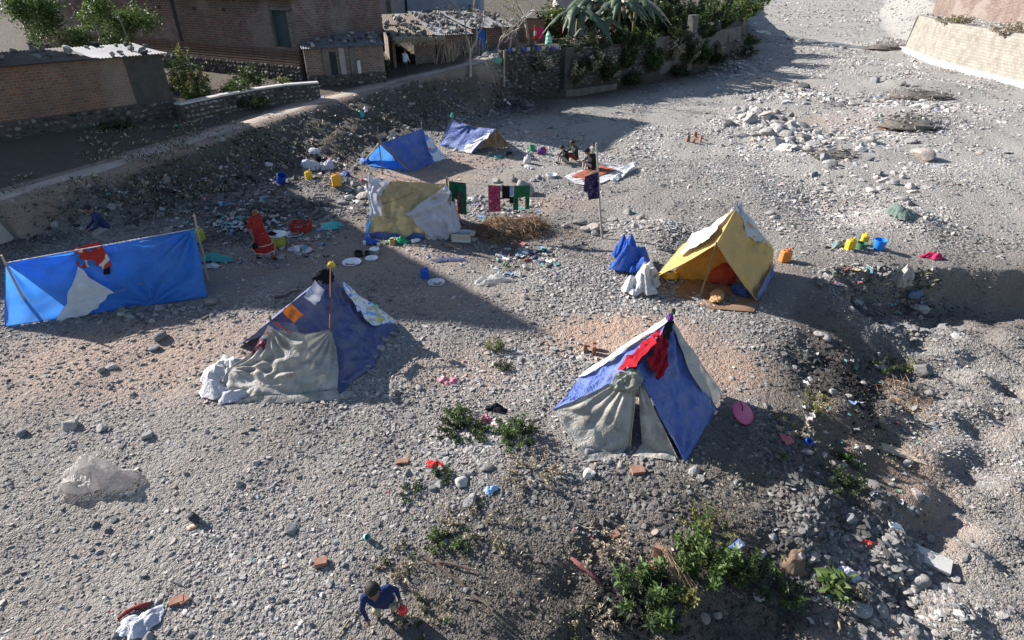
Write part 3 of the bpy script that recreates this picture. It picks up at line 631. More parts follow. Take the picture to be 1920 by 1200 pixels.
wallbox('floor_band', KL, K, 5.6, 5.85, .5, CONC, house, x0=2, x1=Lh+.3, dy=-.22)
e = norm(K-KL)
for u in (Lh-10.6, Lh-7.6, Lh-5.2): wallbox('putlog_hole', KL, K, 4.95, 5.13, .05, DARK, house, x0=u, x1=u+.24, dy=-.012)
wallbox('drain_recess', KL, K, 2.6, 7, .04, DARK, house, x0=Lh-9.4, x1=Lh-9.1, dy=-.012)
rubble_face(KL+np.array([e[1], -e[0]])*.18, K+np.array([e[1], -e[0]])*.18, 1.2, 2.55, house, .26, seed=3)

# brick lean-to built against it
lA, lB = np.array([-10.75, 33.05]), np.array([-6.95, 34.6])
lean = empty('brick_lean_to', (*(lA+lB)/2, 1.4), 'brick lean-to under a stone-weighted roof against the tall brick house', 'shed')
el = norm(lB-lA); bk = np.array([-el[1], el[0]])
wallbox('stone_base', lA, lB, 1.0, 2.1, 3.0, MORTAR, lean, dy=-.12); wallbox('wall', lA, lB, 2.1, 3.45, 3.0, BR_SHACK, lean)
for u in (.9, 1.75, 2.3): wallbox('pilaster', lA, lB, 1.9, 3.4, .1, CONC if u != 1.75 else PLASTER, lean, x0=u, x1=u+.28, dy=-.09)
wallbox('niche', lA, lB, 2.1, 3.2, .03, DARK, lean, x0=1.25, x1=1.6, dy=-.012)
wallbox('stone_block', lA, lB, 2.0, 2.75, .1, CONC_L, lean, x0=2.62, x1=2.8, dy=-.1)
rc = [p3(lA-bk*.3-el*.1, 3.47), p3(lB-bk*.3+el*.1, 3.5), p3(lB+bk*3.1+el*.1, 3.85), p3(lA+bk*2.4-el*.1, 3.8)]
rf = corrugated('roof', *rc, TIN, lean); roof_stones(rf, *rc, 34, .09, .17, 6)
rubble_face(lA-bk*.12, lB-bk*.12, 1.2, 2.1, lean, .22, seed=4)

# row of low shacks with stone-laden roofs
def shack(label, a, b, z0, z1, zb, depth, mat, nst, seed, door=None, roofm=None, opening=None):
    a, b = np.array(a, float), np.array(b, float); e = norm(b-a); n = np.array([-e[1], e[0]])
    t = empty('shack', (*(a+b)/2, z0), label, 'shack', 'low shacks along the village path'); L = np.linalg.norm(b-a)
    cuts = sorted([q for q in (door, opening) if q]); x = 0
    for q0, q1 in cuts+[(L, L)]:
        if q0-x > .02: wallbox('wall', a, b, z0-.4, z1, .22, mat, t, x0=x, x1=q0)
        x = q1
    wallbox('back_wall', a, b, z0-.4, zb-.1, .2, mat, t, dy=depth-.25); wallbox('end_wall', a+n*.23, a+n*(depth-.26), z0-.4, z1-.05, .2, mat, t, dy=-.2); wallbox('end_wall', b+n*.23, b+n*(depth-.26), z0-.4, z1-.05, .2, mat, t)
    if door: wallbox('door', a, b, z0, z1-.06, .05, DOOR_B, t, x0=door[0]+.02, x1=door[1]-.02, dy=.03)
    if door: wallbox('door_frame', a, b, z0, z1-.02, .08, WOODM, t, x0=door[0]-.07, x1=door[0]+.01, dy=-.02); wallbox('door_frame', a, b, z0, z1-.02, .08, WOODM, t, x0=door[1]-.01, x1=door[1]+.07, dy=-.02)
    rc = [p3(a-n*.4-e*.15, z1+.03), p3(b-n*.4+e*.15, z1+.05), p3(b+n*depth+e*.15, zb+.05), p3(a+n*depth-e*.15, zb)]
    rf = corrugated('roof', *rc, roofm or TIN, t); roof_stones(rf, *rc, nst, .12, .22, seed); return t
shack('dark open-fronted shack with thatched eaves next to the brick lean-to', (-7.0, 37.6), (-4.55, 38.3), 1.9, 3.35, 4.3, 6.5, BR_SHACK, 60, 21, opening=(.1, 1.3), roofm=THATCH)
shack('mud brick shack with sagging tin eave and firewood stacked against it', (-4.5, 38.4), (-1.65+-.9, 39.1), 2.1, 3.55, 4.4, 7.5, BR_SHACK, 70, 22)
shack('low brick shack with a bright blue door at the end of the row', (-4.15+1.7, 39.4), (.2, 40.6), 2.4, 3.85, 4.6, 7.5, BR_OLD, 60, 23, door=(.25-1.1+1.2, .95))
# straw hanging from the thatched eave, firewood stacks
b = MB()
for i in range(420):
    u = rng.uniform(0, 1); p = p3(np.array([-6.6, 37.1])*(1-u)+np.array([-3.9, 37.9])*u, 3.5+rng.uniform(-.1, .12)); b.tube([p, p+np.array([rng.normal(0, .12), -.15-rng.uniform(0, .2), rng.uniform(-.35, -.05)])], .012, 3, cap=False)
tag(b.build('straw', M('dry_straw', (.42, .34, .22), .95, .3, 5, 0)), 'dry straw hanging over the eave of the open-fronted shack', None, None, 'stuff')
for lab, c, n in (('upright bundle of firewood sticks leaning on the shack wall', (-3.7, 37.75, 2.05), 60), ('loose heap of brushwood beside the blue-doored shack', (-2.3, 38.6, 2.3), 46)):
    t = empty('firewood_bundle', c, lab, 'firewood')
    for i in range(n):
        p = np.array(c)+np.array([rng.normal(0, .38), rng.normal(0, .14), 0]); q = p+np.array([rng.normal(0, .18), .25, rng.uniform(.6, 1.25)])
        MB().tube([p, (p+q)/2+rng.normal(0, .03, 3), q], [.025, .02, .012], 5).build('stick', WOODL if i % 3 else WOODM, t)

# taller houses behind the shacks
def block(label, x0, x1, y0, y1, z1, mat, wins, band=None, name='village_house'):
    t = empty(name, ((x0+x1)/2, y0, 2.4), label, 'house'); wallbox('wall', (x0, y0), (x1, y0), 1.5, z1, y1-y0, mat, t); wallbox('roof', (x0-.2, y0-.2), (x1+.2, y0-.2), z1, z1+.15, y1-y0+.4, CONC, t)
    for wx, wz, ww, wh in wins:
        w = wallbox('window', (x0, y0), (x1, y0), wz, wz+wh, .05, DARK, t, x0=wx, x1=wx+ww, dy=-.015)
        for f0, f1, g0, g1 in ((wx-.06, wx, wz-.06, wz+wh+.06), (wx+ww, wx+ww+.06, wz-.06, wz+wh+.06), (wx, wx+ww, wz+wh, wz+wh+.06), (wx, wx+ww, wz-.06, wz)): wallbox('window_frame', (x0, y0), (x1, y0), g0, g1, .08, WOODM, t, x0=f0, x1=f1, dy=-.03)
    return t
blk = block('purple-grey plastered brick house with streaked wall behind the shacks', -13.6, -8.4, 49, 56, 9.0, PLASTER, [(1.2, 5.6, .9, 1.2), (3.4, 5.6, .9, 1.2)])
for u in (.6, 2.6, 4.4): wallbox('pilaster', (-13.6, 49), (-8.4, 49), 1.6, 9.0, .1, CONC, blk, x0=u, x1=u+.25, dy=-.09)
block('blue-grey rendered house with one small window above the shack roofs', -8.2, -2.5, 52, 60, 8.5, PLASTER_B, [(1.4, 5.2, .7, .55), (4.0, 5.2, .7, .55)])
block('pale house wall showing above the trees behind the bank', 4.5, 12.5, 66, 74, 8.0, PLASTER, [(1.5, 5, 1, 1.2), (4.5, 5, 1, 1.2)])
# the high gabled house that stands off to the side and throws the long shade over the camp
tall = empty('gabled_house', (-28, 23, 1.2), 'high gabled brick house beyond the side of the camp', 'house')
b = MB(); g = [(18.3, .6), (18.3, 7.0), (23.2, 14.4), (28.4, 9.2), (28.4, .6)]
V = [(-23.4, y, z) for y, z in g]+[(-33, y+2, z) for y, z in g]
b.add(V, [(0, 1, 2, 3, 4), (9, 8, 7, 6, 5), (0, 5, 6, 1), (1, 6, 7, 2), (2, 7, 8, 3), (3, 8, 9, 4)]); b.build('wall', BR_OLD, tall)

# small sheds among the trees on the retaining wall
t = empty('tin_shed', (1.2, 44, 2.6), 'small dark shed with pitched tin roof among the bare trees', 'shed')
wallbox('wall', (.9, 44), (2.2, 44.4), 2.4, 4.0, 1.4, WOODM, t); c = [p3((.7, 43.7), 4.0), p3((1.55, 43.9), 4.55), p3((1.45, 45.9), 4.55), p3((.6, 45.7), 4.0)]
corrugated('roof', *c, TIN, t); corrugated('roof', p3((1.55, 43.9), 4.55), p3((2.45, 44.2), 4.0), p3((2.3, 46.1), 4.0), p3((1.45, 45.9), 4.55), TIN, t)
t = empty('whitewashed_hut', (4.2, 46, 2.6), 'whitewashed hut with flat slab roof behind the banana plants', 'hut')
wallbox('wall', (3.0, 46.5), (5.6, 47), 2.4, 4.35, 2.5, CONC_L, t); wallbox('roof_slab', (2.7, 46.2), (5.9, 46.8), 4.35, 4.47, 3, CONC, t); wallbox('doorway', (3.0, 46.5), (5.6, 47), 2.6, 4.0, .04, DARK, t, x0=.5, x1=1.2, dy=-.015)
t = empty('sheet_screen', (-.9, 41.4, 2.5), 'whitish plastic sheet screen on poles beside the bare tree', 'screen')
P = quad(p3((-1.45, 41.0), 2.75), p3((-.15, 41.5), 2.75), p3((-.15, 41.5), 3.85), p3((-1.45, 41.0), 3.9), wr=.02, seed=3)
sheet('sheet', P, M('dirty_white_sheet', (.58, .57, .58), .7, .1, 4, .2, 30, thru=.15, dirt=(.3, .28, .26)), t)
for q in ((-1.47, 41.02), (-.13, 41.52)): MB().tube([p3(q, 2.3), p3(q, 4.05)], .03, 6).build('pole', WOODM, t)

# rubble retaining wall above the riverbed
rwall = empty('retaining_wall', (4, 41, 0), 'dark rubble retaining wall below the banana plants', 'wall')
WT = 2.62
def wall_run(pts, z0f, z1, th, mat, parent, name, batter=.12):
    for i in range(len(pts)-1):
        a, c = np.array(pts[i]), np.array(pts[i+1]); e = norm(c-a); z0 = min(tz(*(a+np.array([e[1], -e[0]])*.6)), tz(*(c+np.array([e[1], -e[0]])*.6)))-.5
        wallbox(name, a, c, z0, z1 if not hasattr(z1, '__len__') else z1[i], th, mat, parent, batter=batter)
wall_run(WALL[:5], 0, WT, .7, MORTAR, rwall, 'core')
Pp, Rr, Ss = [], [], []
for i in range(4):
    a, c = np.array(WALL[i]), np.array(WALL[i+1]); e = norm(c-a); L = np.linalg.norm(c-a); nrm = np.array([e[1], -e[0]]); ang = math.atan2(e[1], e[0])
    z0 = -.2; nrow = 15
    for r_ in range(nrow):
        x = rng.uniform(0, .2)
        while x < L:
            w = rng.uniform(.13, .34); z = z0+(WT+.1-z0)*(r_+.5)/nrow+rng.uniform(-.03, .03); f = (z-z0)/(WT-z0)
            q = a+e*x-nrm*(.12*f)+nrm*rng.uniform(-.02, .03)
            Pp.append((q[0], q[1], z)); Rr.append((rng.uniform(-.3, .3), rng.uniform(-.4, .4), ang+rng.uniform(-.2, .2))); Ss.append((w*.55, .12, rng.uniform(.085, .13))); x += w
o0 = world_origin(rwall)
rs = scatter('rubble_stones', DROCKS, np.array(Pp)-o0, Rr, Ss, rng.integers(0, 6, len(Pp)), rwall); rs['kind'] = 'stuff'
for (q0, q1) in (((3.2, 39.35), (3.75, 39.65)), ((-.75, 38.05), (-.35, 38.25))): wallbox('buttress', q0, q1, -.2, WT+.15, .5, MORTAR, rwall, dy=-.18)
b = MB(); b.tube([GR(-.5, 37.6), GR(-.45, 37.65, 2.1)], [.07, .05], 8); tag(b.build('leaning_post', WOODL), 'pale post standing at the end of the rubble retaining wall', 'post')
wallbox('ledge', (3.4, 39.0), (7.0, 41.6), -.3, .38, .6, CONC, rwall)
cw = empty('concrete_wall', (14, 49, 0), 'streaked concrete river wall beyond the rubble wall', 'wall')
wall_run(WALL[4:6], 0, 2.75, .6, CONC, cw, 'panel'); wall_run(WALL[5:9], 0, 2.5, .8, CONC, cw, 'panel', .3)
wallbox('pier', (13.3, 48.4), (13.8, 48.9), 0, 4.0, .5, CONC, cw, dy=-.1)
# masonry wall on the far side, with a second brick wall above
fw = empty('masonry_wall', (36, 50, 0), 'sunlit pale masonry wall on the far side of the riverbed', 'wall')
rp = [(34.3, 34), (34.9, 44), (35.9, 54), (38.6, 63.4)]
MASON = brick_mat('pale_masonry', (.27, .245, .21), (.36, .325, .28), (.22, .205, .18), (.18, .165, .14), .7, .42, .2)
for i in range(3): wallbox('panel', rp[i+1], rp[i], -.5, 3.05, .9, MASON, fw, dy=0, batter=.45); wallbox('footing', rp[i+1], rp[i], -.5, .35, .4, CONC_L, fw, dy=-.35)
wallbox('end_face', (40.5, 66), rp[3], -.5, 3.0, .8, MASON, fw, batter=.3)
uw = empty('brick_boundary_wall', (43, 60, 3), 'dull brick boundary wall above the masonry embankment', 'wall'); wallbox('panel', (44.5, 70), (39.5, 38), 2.7, 5.2, .3, BR_SHACK, uw)
wallbox('capping', (44.5, 70), (39.5, 38), 5.2, 5.3, .4, CONC_L, uw, dy=-.05)
# ------------------------------------------------------------------ tents of tarpaulin
BLUE1 = M('bright_blue_tarpaulin', (.06, .27, .78), .45, .16, 2.2, .25, 90, .35, thru=.45, dirt=(.15, .28, .58), dirtamt=.6, dscale=1.6)
NAVY = M('faded_navy_tarpaulin', (.085, .11, .255), .62, .3, 4, .35, 60, .3, thru=.1, dirt=(.21, .20, .22), dirtamt=.8, dscale=3.2)
BLUE3 = M('blue_tarpaulin', (.085, .155, .47), .5, .2, 3, .3, 70, .35, thru=.18, dirt=(.25, .26, .33), dirtamt=.8, dscale=2.8)
BLUE6 = M('mid_blue_tarpaulin', (.055, .115, .37), .55, .25, 3, .3, 70, .3, thru=.15, dirt=(.17, .19, .28), dirtamt=.8, dscale=2.8)
GREYT = M('grimy_grey_tarpaulin', (.42, .40, .365), .75, .22, 4, .5, 45, .2, thru=.12, dirt=(.16, .135, .105), dirtamt=.85, dscale=3.0, crease=.4)
WHITE = M('white_sack_cloth', (.66, .66, .67), .7, .1, 4, .35, 50, .25, thru=.2, dirt=(.42, .40, .37), dirtamt=.55, dscale=2.5)
PALE = M('pale_lilac_cloth', (.55, .56, .64), .8, .12, 4, .35, 60, .15, thru=.2, dirt=(.40, .37, .36), dirtamt=.4)
YELLOW = M('mustard_yellow_tarpaulin', (.64, .44, .16), .6, .12, 2.5, .3, 60, .3, thru=.28, dirt=(.46, .33, .17), dirtamt=.45)
BEIGE = M('khaki_sackcloth', (.47, .385, .225), .85, .14, 5, .5, 70, .1, thru=.1, dirt=(.34, .275, .16), dirtamt=.4, dscale=2.5)
ORANGE = M('orange_cloth', (.62, .17, .035), .8, .2, 5, .4, 60, .15, thru=.15)
BROWNC = M('brown_orange_floor_cloth', (.19, .12, .08), .9, .25, 4, .5, 40, .1, dirt=(.2, .13, .09))
RED = M('dark_red_cloth', (.30, .012, .022), .85, .3, 8, .5, 60, .1)
REDO = M('orange_red_cloth', (.42, .055, .03), .85, .25, 8, .5, 60, .1)
BLACKC = M('black_cloth', (.012, .012, .016), .9, .3, 6, .5, 50, .1)
PURPLE = M('purple_cloth', (.10, .03, .20), .85, .2, 8, .4, 50, .1)
GREENC = M('dark_green_cloth', (.012, .085, .05), .85, .25, 8, .5, 60, .1)
OLIVEC = M('olive_grey_cloth', (.24, .25, .22), .85, .3, 7, .6, 40, .1, dirt=(.14, .14, .12))
ROPE = M('rope', (.32, .27, .2), .9, .2, 20, .3, 80)
def print_cloth(name, base, cols, scale=9.0, cover=.5):
    """white cloth with splashes of print"""
    m, t, bs, out = nt(name); tc = nd(t, 'ShaderNodeTexCoord'); c = None
    col = base
    for i, q in enumerate(cols):
        mp = nd(t, 'ShaderNodeMapping'); mp.inputs['Location'].default_value = (3.7*i+1, 1.3*i, 2.1*i); lk(t, tc.outputs['Object'], mp.inputs[0])
        n = noise(t, mp.outputs[0], scale, 2, .5, 1.2); f = ramp(t, n.outputs[0], [(.60-cover*.1, 0), (.64-cover*.1, 1)]).outputs[0]; col = mixc(t, f, col, q)
    lk(t, col, bs.inputs['Base Color']); bs.inputs['Roughness'].default_value = .75; bs.inputs['Specular IOR Level'].default_value = .2
    n3 = noise(t, tc.outputs['Object'], 50, 3); b = nd(t, 'ShaderNodeBump'); b.inputs['Strength'].default_value = .3; b.inputs['Distance'].default_value = .02; lk(t, n3.outputs[0], b.inputs['Height']); lk(t, b.outputs[0], bs.inputs['Normal'])
    return m
PRINT_BY = print_cloth('white_cloth_blue_yellow_print', (.66, .67, .70), [(.10, .25, .62), (.55, .50, .08), (.2, .38, .68)], 5.5, .4)
PRINT_R = print_cloth('white_cloth_red_blue_print', (.55, .58, .66), [(.50, .06, .12), (.12, .25, .60)], 2.4, .35)
MAROONP = print_cloth('maroon_print_cloth', (.17, .03, .06), [(.42, .22, .24), (.08, .02, .05)], 22, .4)
NAVYP = print_cloth('navy_print_cloth', (.018, .015, .05), [(.12, .07, .16)], 14, .3)
PINKP = print_cloth('crimson_print_cloth', (.28, .03, .075), [(.42, .16, .20), (.16, .015, .05)], 20, .4)
REDTEE = print_cloth('red_shirt_print', (.36, .03, .02), [(.52, .50, .46)], 2.6, .3)

def pl(px, py, a, b, c, off=.03):
    """the point seen at a picture point on the plane a b c, lifted off it"""
    a, b, c = [np.asarray(q, float) for q in (a, b, c)]; n = norm(np.cross(b-a, c-a)); o = np.array([0, 0, CAM_H]); d = ray(px, py)
    if np.dot(n, d) > 0: n = -n
    t = np.dot(a-o, n)/np.dot(d, n); return o+d*t+n*off
def patch(name, pts, plane, m, parent, off=.035, wr=.008, nu=14, nv=12, seed=1, k=14, pulls=(), hem=None):
    """four picture points (around the outline) laid on a tent face as a cloth"""
    q = [pl(x, y, *plane, off=off) for x, y in pts]; g = np.random.default_rng(seed+77)
    def edge(a, b_):
        L = np.linalg.norm(b_-a); ts = np.linspace(0, 1, 7); s_ = norm(np.cross(b_-a, pn)); return [a*(1-u)+b_*u+s_*(g.normal(0, .035)*L if 0 < u < 1 else 0) for u in ts]
    pn = norm(np.cross(np.asarray(plane[1])-plane[0], np.asarray(plane[2])-plane[0]))
    P = cloth_pts(edge(q[0], q[1]), edge(q[3], q[2]), edge(q[0], q[3]), edge(q[1], q[2]), wr=wr*1.5, nu=nu, nv=nv, seed=seed, k=k, pulls=pulls)
    return sheet(name, P, m, parent, hem)
def stick(name, p, q, r0, r1, m, parent, bend=.01, n=7):
    p, q = np.asarray(p, float), np.asarray(q, float); ts = np.linspace(0, 1, 6); g = np.random.default_rng(int(abs(p[0]*1000+q[1]*77)))
    pts = [p*(1-t)+q*t+(g.normal(0, bend, 3) if 0 < t < 1 else 0) for t in ts]
    return MB().tube(pts, list(np.linspace(r0, r1, 6)), n).build(name, m, parent, True, angle=50)
def crumple(name, c, size, m, parent=None, seed=0, amp=.22, base=None, sink=.15, rz=None):
    """a crumpled bundle of cloth or plastic: a slumped lump broken into folds and facets, resting on its underside"""
    g = np.random.default_rng(seed); V, F = base or ICO4; V = V.copy(); r = np.ones(len(V))
    for i in range(4): r += amp*.45*np.sin(V@norm(g.normal(size=3))*g.uniform(1.5, 3.2)+g.uniform(0, 6))/(1+.3*i)
    V = V*r[:, None]
    for i in range(60):
        n = norm(g.normal(size=3)); h = V@n; d = h.max()*g.uniform(.84, .97); V = V-np.where(h > d, (h-d)*.75, 0)[:, None]*n
    rr = np.zeros(len(V)); N0 = V/np.linalg.norm(V, axis=1, keepdims=True)
    for i in range(6):
        w = V@norm(g.normal(size=3))*g.uniform(5, 13)+g.uniform(0, 6)+1.5*np.sin(V@g.normal(size=3)*2.5); rr += (1-2*np.abs(np.sin(w))**.5)*.055/(1+.25*i)
    V = (V+N0*(rr*(amp/.22))[:, None])*np.array(size)
    V[:, 2] = np.where(V[:, 2] < -size[2]*.55, -size[2]*.55+(V[:, 2]+size[2]*.55)*.15, V[:, 2])
    low = np.clip((-V[:, 2]/size[2]+.1), 0, 1); V[:, :2] *= (1+.18*low)[:, None]
    V = V@rotm(0, 0, g.uniform(0, 6) if rz is None else rz).T; V[:, 2] += size[2]*(.58-sink)
    b = MB(); b.add(V+np.asarray(c), F); o = b.build(name, m, parent, True, org=None if parent is not None else c, angle=45); return o
def drape(name, c, r, h, m, parent=None, seed=0, folds=9, top=.25, lean=(0, 0), squash=1.0, n=90, nz=34, amp=.16):
    """a slumped sheet or sack: a lumpy crest, cloth falling in creased folds to an uneven foot on the ground"""
    g = np.random.default_rng(seed); th = np.linspace(0, 2*PI, n+1); P = np.zeros((nz, n+1, 3)); ph = g.uniform(0, 6.28, 8); rot_ = g.uniform(0, 6.28)
    tri = lambda a: 2/PI*np.arcsin(np.sin(a))
    for i in range(nz):
        u = i/(nz-1); rad = r*(.01+top*min(1, u*1.6)+(1-top)*u**1.5)
        fo = 1+amp*(.2+u)*(tri(folds*th+ph[0]+2.2*np.sin(2*th+ph[1])+u*1.5)*.6+tri((folds*2+1)*th+ph[2]-u*3)*.3)+.24*np.sin(2*th+ph[3])+.14*np.sin(3*th+ph[4])
        crest = 1+.30*np.sin(th+ph[6])*min(1, u*2.2)+.18*np.sin(2*th+ph[7])*min(1, u*2)
        z = h*(1-u**2.2)*crest+.05*h*tri(5*th+ph[5]+u*7)*u*(1-u)*4
        P[i, :, 0] = c[0]+rad*fo*np.cos(th+rot_)+lean[0]*h*(1-u); P[i, :, 1] = c[1]+rad*fo*np.sin(th+rot_)*squash+lean[1]*h*(1-u); P[i, :, 2] = c[2]+z
    for k in range(7):                                        # creases across the folds
        d = norm(g.normal(size=3)); e = norm(g.normal(size=3)); w = tri((P@d)/r*g.uniform(4, 10)+g.uniform(0, 6)+1.3*np.sin((P@e)/r*2.5)); P += (e*.022*r)*w[..., None]
    P[:, -1] = P[:, 0]; P[0] = P[0].mean(0)
    gz = TZ(P[..., 0], P[..., 1]); P[..., 2] = np.maximum(P[..., 2], gz+.012)
    b = MB(); b.grid(P, flip=True); return b.build(name, m, parent, True, org=None if parent is not None else c, angle=50)
def spread(name, c, rx, ry, h, m, parent=None, seed=0, n=46):
    """a thin crumpled sheet lying on the ground: peaks and hollows with sharp creases, ragged outline"""
    g = np.random.default_rng(seed); tri = lambda a: 2/PI*np.arcsin(np.sin(a)); u = np.linspace(-1, 1, n); U, V = np.meshgrid(u, u, indexing='ij'); a0 = g.uniform(0, 6.28)
    k = np.maximum(np.abs(U), np.abs(V))/np.maximum(np.hypot(U, V), 1e-6); r = np.hypot(U, V)*k; th = np.arctan2(V, U); out = 1+.22*np.sin(2*th+g.uniform(0, 6))+.16*np.sin(3*th+g.uniform(0, 6))+.10*tri(7*th+g.uniform(0, 6))+.05*tri(13*th)
    X, Y = r*np.cos(th)*out, r*np.sin(th)*out; z = np.zeros(U.shape)
    for i in range(8):
        d = norm(g.normal(size=2)); f_ = g.uniform(1.6, 3.2)*(1.5 if i > 3 else 1)*(1.8 if i > 5 else 1); z += (1-np.abs(tri((d[0]*X+d[1]*Y)*f_+g.uniform(0, 6)+.9*np.sin((d[1]*X-d[0]*Y)*2.1+i))))*(.5, .45, .4, .35, .22, .2, .12, .1)[i]
    z = h*z/1.5*np.clip(1.15-r**1.5, .05, 1); xw = c[0]+math.cos(a0)*X*rx-math.sin(a0)*Y*ry; yw = c[1]+math.sin(a0)*X*rx+math.cos(a0)*Y*ry
    if rx != ry: xw, yw = c[0]+X*rx, c[1]+Y*ry
    P = np.stack([xw, yw, TZ(xw, yw)+.012+z], -1); b = MB(); b.grid(P); return b.build(name, m, parent, True, org=None if parent is not None else c, angle=40)
def rope(name, p, q, parent, r=.008, sag=.03, m=None):
    p, q = np.asarray(p, float), np.asarray(q, float); pts = [p*(1-t)+q*t-np.array([0, 0, sag*4*t*(1-t)]) for t in np.linspace(0, 1, 12)]
    return MB().tube(pts, r, 5).build(name, m or ROPE, parent)

# --- bright blue tarp tent at the edge of the camp
T1 = empty('tarp_tent', G(270, 572), 'bright blue tarpaulin ridge tent with a red shirt hung over its ridge', 'tent')
b0, b1, r1, r0 = G(10, 612), G(388, 558, .02), W(363, 430, 1.45), W(10, 494, 1.42)
rm = [r0, W(160, 467, 1.38), W(280, 447, 1.39), r1]
P1 = cloth_pts([b0, G(160, 592, .03), G(300, 570, .02), b1], rm, [b0, r0], [b1, (b1+r1)/2+np.array([.03, 0, .02]), r1], nu=100, nv=50, wr=.04, seed=11, k=3.2, pulls=((1, 1, 16, .12), (.72, 0, 11, .12), (0, 1, 12, .09), (.4, 1, 10, .05)), sag=.05)
sheet('front_sheet', P1, BLUE1, T1, .008)
bb0, bb1 = GR(r0[0]-.1, r0[1]+1.1), GR(r1[0]-1.25, r1[1]+1.0)
sheet('back_sheet', cloth_pts([bb0, bb1], rm, [bb0, r0], [bb1, r1], nu=40, nv=20, wr=.02, seed=12), BLUE1, T1)
rope('ridge_rope', r0+up*.01, r1+up*.01, T1, .012, -.0, WHITE)
stick('pole', GR(r1[0]-.05, r1[1]+.06), W(362, 402, 1.72)+np.array([0, .05, 0]), .03, .022, WOODL, T1); stick('pole', GR(r0[0], r0[1]+.05), r0+up*.2, .03, .022, WOODL, T1)
pA = (b0, b1, r1); pS = (G(130, 596), G(230, 582), W(160, 467, 1.38))
patch('corner_flap', [(110, 600), (168, 590), (217, 549), (150, 500)], pS, WHITE, T1, .10, .008, 20, 16, 13, 6)
rope('guy_line', pl(217, 549, *pA, off=.06), pl(270, 530, *pA, off=.05), T1, .009, .01)
rope('guy_line', pl(292, 540, *pA, off=.02), G(360, 556, .03), T1, .006, .01)
# --- red shirt over its ridge
t = empty('red_shirt', pl(180, 515, *pS, off=.03), 'red shirt with pale print hung over the ridge of the bright blue tent', 'shirt')
patch('body', [(128, 470), (190, 455), (212, 497), (150, 500)], pS, REDTEE, t, .06, .02, 18, 14, 3, 10); patch('sleeve', [(182, 456), (200, 470), (213, 498), (195, 505)], pS, REDTEE, t, .075, .012, 10, 8, 4); patch('sleeve', [(195, 497), (209, 496), (208, 514), (197, 516)], pS, BLACKC, t, .06, .012, 8, 6, 5)

# --- dark blue patched tent with the grey tarp over its front
A, F_ = W(612, 514, 1.36), W(508, 601, 1.16)
R1, R2 = G(737, 608, .02), G(634, 734, .02); L1 = GR(*(2*A-R1)[:2], .02); L2 = GR(*(1.9*F_-.9*R2)[:2], .02)
T2 = empty('tarp_tent', (*(A+F_)[:2]/2, tz(*(A+F_)[:2]/2)), 'faded navy patched tent with a grimy grey tarp draped over its front', 'tent')
P = cloth_pts([R2, G(700, 690, .03), R1], [F_, (A+F_)/2-up*.04, A], [R2, (R2+F_)/2-up*.06, F_], [R1, (R1+A)/2-up*.09+np.array([-.05, 0, 0]), A], nu=80, nv=64, wr=.014, seed=21, k=13, pulls=((1, 1, 24, .05), (0, 1, 14, .04), (.5, 0, 12, .04), (0, 0, 12, .04)))
sheet('side_sheet', P, NAVY, T2, .008)
sheet('side_sheet', quad(L2, L1, A, F_, nu=36, nv=28, wr=.02, seed=22), NAVY, T2)
sheet('back_sheet', quad(R1, L1, A, A+np.array([.01, 0, 0]), nu=20, nv=20, wr=.015, seed=23), NAVY, T2)
pr = (R2, R1, A)
sheet('ground_flap', quad(G(640, 742, .02), G(745, 612, .02), R1+up*.03, R2+up*.03, wr=.012, nu=30, nv=6, seed=24), NAVY, T2)
tr = pl(616, 622, *pr, off=.07); tl = F_+np.array([-.02, -.08, -.06])
top = [tl, pl(565, 634, *pr, off=.14), tr]
bot = [G(400, 738, .03), G(470, 750, .03), G(560, 748, .03), G(632, 738, .03)]
P = cloth_pts(bot, top, [bot[0], W(432, 690, .42), W(480, 655, .72), tl], [bot[-1], pl(628, 700, *pr, off=.12), pl(624, 660, *pr, off=.11), tr], nu=90, nv=70, wr=.006, seed=25, k=7, pulls=((0, 1, 22, .06), (1, 1, 18, .05), (.35, .2, 9, .04), (0, .3, 12, .05)), sag=.06)
sheet('grey_tarp', P, GREYT, T2, .008)
sheet('grey_hem', cloth_pts([G(440, 758, .02), G(560, 757, .02), G(645, 750, .02)], [q+up*.06 for q in bot[1:]], [G(440, 758, .02), bot[1]+up*.06], [G(645, 750, .02), bot[-1]+up*.06], nu=30, nv=6, wr=.02, seed=26), GREYT, T2)
stick('leaning_pole', W(620, 497, 1.62), pl(616, 634, *pr, off=.05), .014, .018, M('reddish_stick', (.20, .085, .05), .8), T2, .004)
stick('front_pole', GR(*F_[:2]), F_+up*.12, .03, .022, WOODM, T2)
pl2 = (L2, L1, A)
patch('white_patch', [(566, 560), (590, 575), (606, 545), (588, 528)], pr, PALE, T2, .045, .014, 14, 12, 27, 12, hem=.004)
patch('orange_patch', [(526, 585), (549, 608), (569, 592), (544, 572)], pr, ORANGE, T2, .04, .008, 12, 10, 28)
patch('printed_sheet', [(695, 612), (742, 604), (640, 530), (648, 552)], pr, PRINT_BY, T2, .045, .012, 14, 26, 29, 9)
patch('printed_sheet', [(667, 587), (690, 585), (652, 540), (640, 533)], pr, PRINT_BY, T2, .06, .012, 10, 20, 30, 9)
patch('red_lining', [(514, 612), (545, 628), (530, 615), (508, 603)], pr, M('pink_red_cloth', (.5, .09, .07), .8), T2, .05, .006, 8, 6, 31)
sheet('ridge_roll', quad(F_+np.array([-.02, -.12, -.1]), pl(560, 628, *pr, off=.06), pl(545, 610, *pr, off=.1), F_+np.array([0, -.1, .04]), wr=.015, nu=20, nv=8, seed=32), NAVY, T2)
